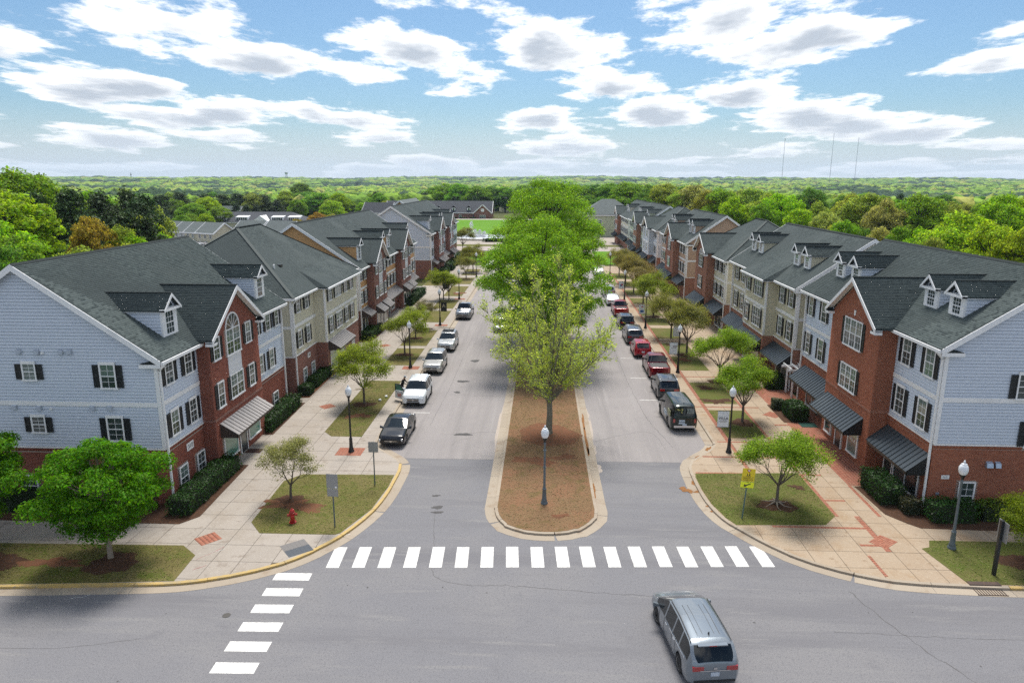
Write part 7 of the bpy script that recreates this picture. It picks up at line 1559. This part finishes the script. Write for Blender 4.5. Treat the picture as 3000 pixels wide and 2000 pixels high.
def house(name, x, y, w, d, h, zr, rz, wallm, label, roofm=None, ridge='x', wins=((), ()), dorm=0, cat='house', z=None, doors=0, gable=0, group='houses beyond the street', chim=False):
    """w along local x (front faces -y), gable roof with ridge along x or y, or hip"""
    g = ground_z(x, y) if z is None else z; root = empty(name, (x, y, g-.1), rz, label, cat, group); rm = roofm or weath; e = .4
    mb = MB(); mb.box(-w/2, w/2, -d/2, d/2, 0, h)
    if ridge == 'x': mb.add([(-w/2, -d/2, h), (-w/2, d/2, h), (-w/2, 0, zr-.1), (w/2, -d/2, h), (w/2, d/2, h), (w/2, 0, zr-.1)], [(0, 2, 1), (3, 4, 5)])
    elif ridge == 'y': mb.add([(-w/2, -d/2, h), (w/2, -d/2, h), (0, -d/2, zr-.1), (-w/2, d/2, h), (w/2, d/2, h), (0, d/2, zr-.1)], [(0, 1, 2), (3, 5, 4)])
    mb.build('wall', wallm, root, uv=True); mb = MB(); tr_ = []
    if ridge == 'x':
        sl = (zr-h)/(d/2)
        for s in (-1, 1): mb.ext([(-w/2-e, s*(d/2+e), h-sl*e), (w/2+e, s*(d/2+e), h-sl*e), (w/2+e, 0, zr), (-w/2-e, 0, zr)], (0, 0, .18)); tr_ += [((sx*(w/2+e), s*(d/2+e), h-sl*e), (sx*(w/2+e), 0, zr)) for sx in (-1, 1)]
    elif ridge == 'y':
        sl = (zr-h)/(w/2)
        for s in (-1, 1): mb.ext([(s*(w/2+e), -d/2-e, h-sl*e), (s*(w/2+e), d/2+e, h-sl*e), (0, d/2+e, zr), (0, -d/2-e, zr)], (0, 0, .18)); tr_ += [((s*(w/2+e), sy*(d/2+e), h-sl*e), (0, sy*(d/2+e), zr)) for sy in (-1, 1)]
    else:
        A = [(-w/2-e, -d/2-e, h), (w/2+e, -d/2-e, h), (w/2+e, d/2+e, h), (-w/2-e, d/2+e, h)]; k = min(w, d)/2; r0, r1 = ((-w/2+k, 0, zr), (w/2-k+.01, 0, zr)) if w >= d else ((0, -d/2+k, zr), (0, d/2-k+.01, zr))
        for P in (([A[0], A[1], r1, r0], [A[2], A[3], r0, r1], [A[3], A[0], r0], [A[1], A[2], r1]) if w >= d else ([A[1], A[2], r1, r0], [A[3], A[0], r0, r1], [A[0], A[1], r0], [A[2], A[3], r1])): mb.ext(P, (0, 0, .15))
    mb.build('roof', rm, root, uv=True)
    for p, q in tr_: t_ = MB(); t_.beam(Vector(p)+Vector((0, 0, .02)), Vector(q)+Vector((0, 0, .02)), .14, .35); t_.build('rake_board', white, root)
    t_ = MB(); t_.box(-w/2-e, w/2+e, -d/2-e-.06, -d/2-e+.05, h-.35, h-.02); t_.build('gutter', white, root)
    for (px, pz, pw, ph) in wins[0]: window(root, px, -d/2-.01, pz, pw, ph, cols=2, rows=2)
    for (py, pz, pw, ph, sd) in wins[1]: window(root, sd*(w/2+.01), py, pz, pw, ph, rz=R(90)*sd, cols=2, rows=2)
    for k in range(dorm):
        dx = -w/2+w*(k+.5)/dorm; yb = -d/2+1.2; zb = h+(zr-h)*(1.2/(d/2)); mb = MB(); mb.box(dx-.8, dx+.8, yb, yb+2.6, zb-.3, zb+1.3); q = mb.build('dormer', white, root); mb = MB()
        for s in (-1, 1): mb.ext([(dx+s*1.05, yb-.2, zb+1.25), (dx, yb-.2, zb+2.2), (dx, yb+3.4, zb+2.2), (dx+s*1.05, yb+3.0, zb+1.25)], (0, 0, .1))
        mb.build('dormer_roof', rm, q, uv=True); MB().box(dx-.4, dx+.4, yb-.02, yb-.005, zb, zb+1.1).build('pane', glass, q)
    for k in range(doors): dx = -w/2+w*(k+.35)/doors; MB().box(dx-.5, dx+.5, -d/2-.06, -d/2-.01, .1, 2.2).build('door', surf('door_blue', (.02, .05, .16), .5), root)
    if gable:
        gx = gable; mb = MB(); mb.box(gx-4, gx+4, -d/2-1.6, -d/2, 0, h); mb.add([(gx-4, -d/2-1.6, h), (gx+4, -d/2-1.6, h), (gx, -d/2-1.6, h+3.4)], [(0, 1, 2)]); mb.build('cross_wing', wallm, root, uv=True); mb = MB()
        for s in (-1, 1): mb.ext([(gx+s*4.5, -d/2-2, h-.4), (gx, -d/2-2, h+3.6), (gx, 0, h+3.6), (gx+s*4.5, 0, h-.4)], (0, 0, .15))
        mb.build('wing_roof', rm, root, uv=True)
        for s in (-1, 1): t_ = MB(); t_.beam((gx+s*4.5, -d/2-2, h-.35), (gx, -d/2-2, h+3.65), .12, .4); t_.build('rake_board', white, root)
        window(root, gx, -d/2-1.62, .9, 2.6, 1.5, units=3, cols=1, rows=2); MB().lathe([(.8, 0), (.8, -.06)], 12, (gx, -d/2-1.6, h+1.2), axis='y').build('gable_vent', white, root)
    if chim: MB().box(w*.2, w*.2+.8, -.4, .4, h, zr+.9).build('chimney', brick_l, root, uv=True)
    return root
weath = surf('roof_weathered', (.13, .155, .155), .9, uvtex=bricktex(.5, .2, .02, (.10, .12, .12), (.07, .08, .08)))
slate = surf('roof_slate', (.06, .066, .08), .9, uvtex=bricktex(.5, .2, .02, (.045, .05, .062), (.03, .033, .04)))
w6 = tuple((-19+k*4.2, .9, 1.3, 1.5) for k in range(8)); house('brick_clubhouse', -50, 343, 50, 14, 3.6, 8.6, 0, brick_l, 'long red brick building with small dormers behind the lawn', slate, 'x', (tuple(q for q in w6 if q[0] < 14), ()), 7, 'building', z=-1.0, doors=4, gable=21)
for k in range(9): hedge(-70+k*4.4, -67+k*4.4, 331.5, 333, 1.2, ORD[k]+' low bush from the left before the long red brick building', seed=60+k, dens=14, size=.45, z=-.8, name='bush', cat='bush', rnd=.7)
w2 = lambda w, n: tuple((-w/2+w*(k+.5)/n, z, .9, 1.4) for k in range(n) for z in (1.0, 4.1))
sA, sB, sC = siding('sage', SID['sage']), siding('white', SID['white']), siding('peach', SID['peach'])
for k, (m_, nm) in enumerate([(sA, 'cream'), (sC, 'peach'), (sB, 'white'), (sB, 'pale white'), (sA, 'greenish'), (sA, 'beige end')]):
    house('townhouse', -131+k*6.0, 239-k*4.6, 7.6, 8.2, 4.4, 7.2, R(-26), m_, '%s townhouse from the left with %s wall in the row beyond the left roofs' % (ORD[k], nm), None, 'x', (tuple((-2.4+j*2.4, z, .8, 1.1) for j in range(3) for z in (.5, 2.8)), ((0, 2.6, .8, 1.1, 1),)), group='row of townhouses')
for k, (x, y, m_, nm) in enumerate([(-93, 226, sB, 'white'), (-82, 222, sC, 'peach')]): house('townhouse', x, y, 10, 8, 4.4, 7.4, R(-20), m_, 'townhouse with %s gable just behind the beige hip roof' % nm, None, 'x', (tuple((-3+j*2, 2.8, .8, 1.1) for j in range(4)), ((0, 2.6, .8, 1.1, 1),)), group='row of townhouses')
rt_ = house('retail_building', -122, 305, 42, 16, 3.6, 7.4, R(2), siding('cream', SID['cream']), 'long grey-roofed retail building with wide white dormers', slate, 'hip', ((), ()), cat='building')
for x in (-15, -6, 9, 16):
    mb = MB(); mb.ext([(x-2.6, -6.8, 4.2), (x-2.6, -6.8, 5.7), (x-2.6, -2.6, 6.2)], (5.2, 0, 0)); q = mb.build('dormer', white, rt_)
    for j in range(5): MB().box(x-2.2+j*.9, x-1.5+j*.9, -6.83, -6.80, 4.5, 5.4).build('pane', glass, q)
mb = MB(); mb.ext([(-1, -10.5, 3.6), (7, -10.5, 3.6), (3, -10.5, 6.4)], (0, 9, 0)); mb.build('porch_gable', white, rt_)
for (x, y, w, d, h, zr, rz, m_, lb, rd, rf) in [(-176, 298, 13, 10, 5.5, 10, 20, sA, 'small hip-roofed house among the trees at far left', 'hip', slate), (-78, 338, 14, 10, 6, 10.5, -10, sB, 'white two-storey house behind the retail building', 'x', slate), (-62, 350, 12, 9, 5.5, 10, 30, sB, 'white gabled house with dormer beside the tree row', 'y', slate), (-132, 420, 12, 9, 5.5, 9.5, 10, sA, 'cream house half hidden in the woods', 'x', None), (-88, 430, 12, 9, 5, 9, -20, sB, 'white house with grey roof deep in the trees', 'x', slate), (-56, 440, 13, 10, 6, 10.5, 15, sA, 'beige gabled house above the orange building roof', 'y', None), (-40, 436, 13, 10, 6, 10.5, -5, sB, 'pale gabled house near the long red brick building', 'y', slate), (-22, 450, 12, 9, 5.5, 10, 12, sA, 'cream gabled house behind the dark cedars', 'y', None), (-102, 360, 12, 9, 5, 9, 5, sB, 'grey-roofed house behind the dark pines', 'x', slate), (-146, 330, 12, 9, 5, 9, -15, sA, 'tan house left of the dark pines', 'x', None)]:
    house('house', x, y, w, d, h, zr, R(rz), m_, lb, rf, rd, (w2(w, 3), ((0, 3.6, .9, 1.3, 1),)), chim=False)
house('apartment_house', 20.5, 236, 17, 13, 7.0, 11.6, R(0), siding('palegreen', SID['palegreen']), 'pale green house at the far right end beyond the street', None, 'hip', (tuple((-8+k*5, z, 1.0, 1.5) for k in range(4) for z in (.9, 3.9)), ()), cat='building')
house('rear_building', -34, 178, 20, 13, 8.1, 13.0, R(90), siding('orange', SID['orange']), 'orange gabled building behind the pale blue one', None, 'x', ((), ()), cat='building')
# cars in the car park behind the left roofs
for k, (x, y, m_, lb) in enumerate([(-91, 182, P_maroon, 'dark red car parked behind the left roofs'), (-88, 176, P_midnight, 'black car parked behind the left roofs'), (-93, 190, P_white, 'white car parked behind the left roofs'), (-86, 170, P_grey, 'grey car parked behind the left roofs')]):
    o_ = car('suv', m_, (x, y), R(60), lb, group='cars in the rear car park'); o_.location.z = -.9
l2 = lamp(-78, 172, 'white globe lamp in the car park behind the left roofs', z=-.9)
# masts and water tower on the horizon
mast = surf('mast_steel', (.22, .22, .24), .6)
for (x, z, lb) in [(798, 146, 'left radio mast of three on the right horizon'), (957, 162, 'middle and tallest radio mast on the right horizon'), (1039, 149, 'right radio mast of three on the right horizon')]:
    o_ = empty('radio_mast', (x, 2500, ground_z(x, 2500)), 0, lb, 'mast', 'radio masts on the horizon'); h = z-ground_z(x, 2500); MB().tube((0, 0, 0), (0, 0, h), .62, .5, 6).build('mast', mast, o_); MB().lathe([(.9, h), (.9, h+3), (.2, h+5)], 6).build('beacon', mast, o_)
o_ = empty('cell_tower', (-1456, 2500, ground_z(-1456, 2500)), 0, 'small cell tower on the left horizon', 'tower'); h = 36-ground_z(-1456, 2500); MB().tube((0, 0, 0), (0, 0, h), 1.4, .9, 6).build('mast', mast, o_); MB().lathe([(2.2, h-9), (2.4, h-4), (1.2, h-3)], 8).build('antenna_ring', mast, o_)
o_ = empty('water_tower', (-901, 2500, ground_z(-901, 2500)), 0, 'water tower just above the left horizon', 'tower'); h = 36-ground_z(-901, 2500)
for k in range(4): MB().tube((4*math.cos(k*1.57), 4*math.sin(k*1.57), 0), (3.4*math.cos(k*1.57), 3.4*math.sin(k*1.57), h-4), .5, n=5).build('leg', mast, o_)
MB().lathe([(1, h-5), (5, h-3), (5.6, h), (5, h+3), (1, h+4.6)], 14).build('tank', surf('tank_grey', (.40, .45, .50), .5), o_, smooth=True)
# unused prototypes do not stay in the scene
for pr in CR+DEC+PIN+CED:
    if not pr.get('used'):
        for ch in list(pr.children): bpy.data.objects.remove(ch)
        bpy.data.objects.remove(pr)
    else: del pr['used']
for o_ in bpy.data.objects:
    if 'used' in o_: del o_['used']

# grass blades on the nearer plots, as ground cover
def blademat(name, green):
    m = bpy.data.materials.new(name); m.use_nodes = True; nt = m.node_tree; b = nt.nodes['Principled BSDF']; b.inputs['Roughness'].default_value = .8; b.inputs['Specular IOR Level'].default_value = .15
    geo = nd(nt, 'ShaderNodeNewGeometry'); n1 = nd(nt, 'ShaderNodeTexNoise', i_Scale=.9, i_Detail=2.0); L(nt, geo.outputs['Position'], n1.inputs['Vector']); oc = nd(nt, 'ShaderNodeObjectInfo').outputs['Color']
    c = mixc(nt, ramp(nt, n1.outputs[0], .42, .64), oc, green); c = mixc(nt, ramp(nt, mth(nt, 'FRACT', mth(nt, 'MULTIPLY', geo.outputs['Random Per Island'], 7.3)), .45, .9, 0., .5), c, (.30, .24, .13)); c = mixc(nt, mth(nt, 'MULTIPLY', geo.outputs['Random Per Island'], .2), c, (.08, .075, .03)); L(nt, c, b.inputs['Base Color']); return m
gm_ = blademat('grass_blade', (.12, .165, .02)); gm_dry = blademat('grass_blade_dry', (.21, .145, .07))
def turf(P, n, col, seed, z=KH+.02, bm_=None):
    rng = np.random.RandomState(seed); xs = [p[0] for p in P]; ys = [p[1] for p in P]; out = []
    while len(out) < n:
        q = rng.uniform((max(min(xs), -36), min(ys)), (min(max(xs), 30), max(ys)), (n, 2)); out += [tuple(v) for v in q if inside(v, P)]
    pts = np.array(out[:n]); pts = np.concatenate([pts, np.full((n, 1), z)], 1); o_ = link('grass', leaves_mesh('grass', pts, np.tile((0, 0, 1.), (n, 1)),   .10, bm_ or gm_, seed, aspect=.4, jit=.16), kind='stuff', label='short turf on a verge plot', cat='grass'); o_.color = (*col, 1)
def shrink(P, k=.985): cx, cy = sum(p[0] for p in P)/len(P), sum(p[1] for p in P)/len(P); return [(cx+(x-cx)*k, cy+(y-cy)*k) for x, y in P]
for i, (P, n, col, lb) in enumerate([(PLOTS_L['corner'], 6500, (.165, .16, .045), 'short patchy turf round the fire hydrant'), (PLOTS_L['front'], 9000, (.15, .125, .045), 'thin turf along the kerb below the maples'), (PLOTS_L['strip0'], 4500, (.16, .14, .05), 'turf strip beside the first parked cars at left'), (PLOTS_R['corner'], 6500, (.125, .15, .03), 'green turf round the crossing sign'), (PLOTS_R['front'], 5000, (.115, .15, .026), 'green turf at the right corner below the grey lamp'), ([p for p in medP if p[1] < 66]+[(2.7, 66), (-2.45, 66)], 15000, (.26, .155, .085), 'dry brown turf of the median')]):
    P = shrink(P) if i < 5 else [(-2.4, 66), (-2.4, 36.6), (-2.1, 35.4), (-1.5, 34.5), (-.5, 34.0), (.4, 33.95), (1.2, 34.1), (2.1, 34.6), (2.7, 35.6), (2.85, 36.6), (2.65, 66)]
    turf(P, n, col, 70+i, bm_=gm_dry if i == 5 else None); o_ = [q for q in bpy.data.objects if q.name.startswith('grass') and q.get('label') == 'short turf on a verge plot'][-1]; o_['label'] = lb
# thin air over the whole place
hz_m = bpy.data.materials.new('haze'); hz_m.use_nodes = True; nt = hz_m.node_tree; nt.nodes.clear(); ho = nd(nt, 'ShaderNodeOutputMaterial'); pv = nd(nt, 'ShaderNodeVolumePrincipled'); pv.inputs['Color'].default_value = (.66, .82, 1, 1); pv.inputs['Density'].default_value = 8e-5; pv.inputs['Anisotropy'].default_value = .3; L(nt, pv.outputs[0], ho.inputs['Volume'])
MB().box(-9500, 9500, -200, 9500, -60, 190).build('haze', hz_m, None, kind='stuff', label='pale blue haze thickening towards the horizon', cat='haze')
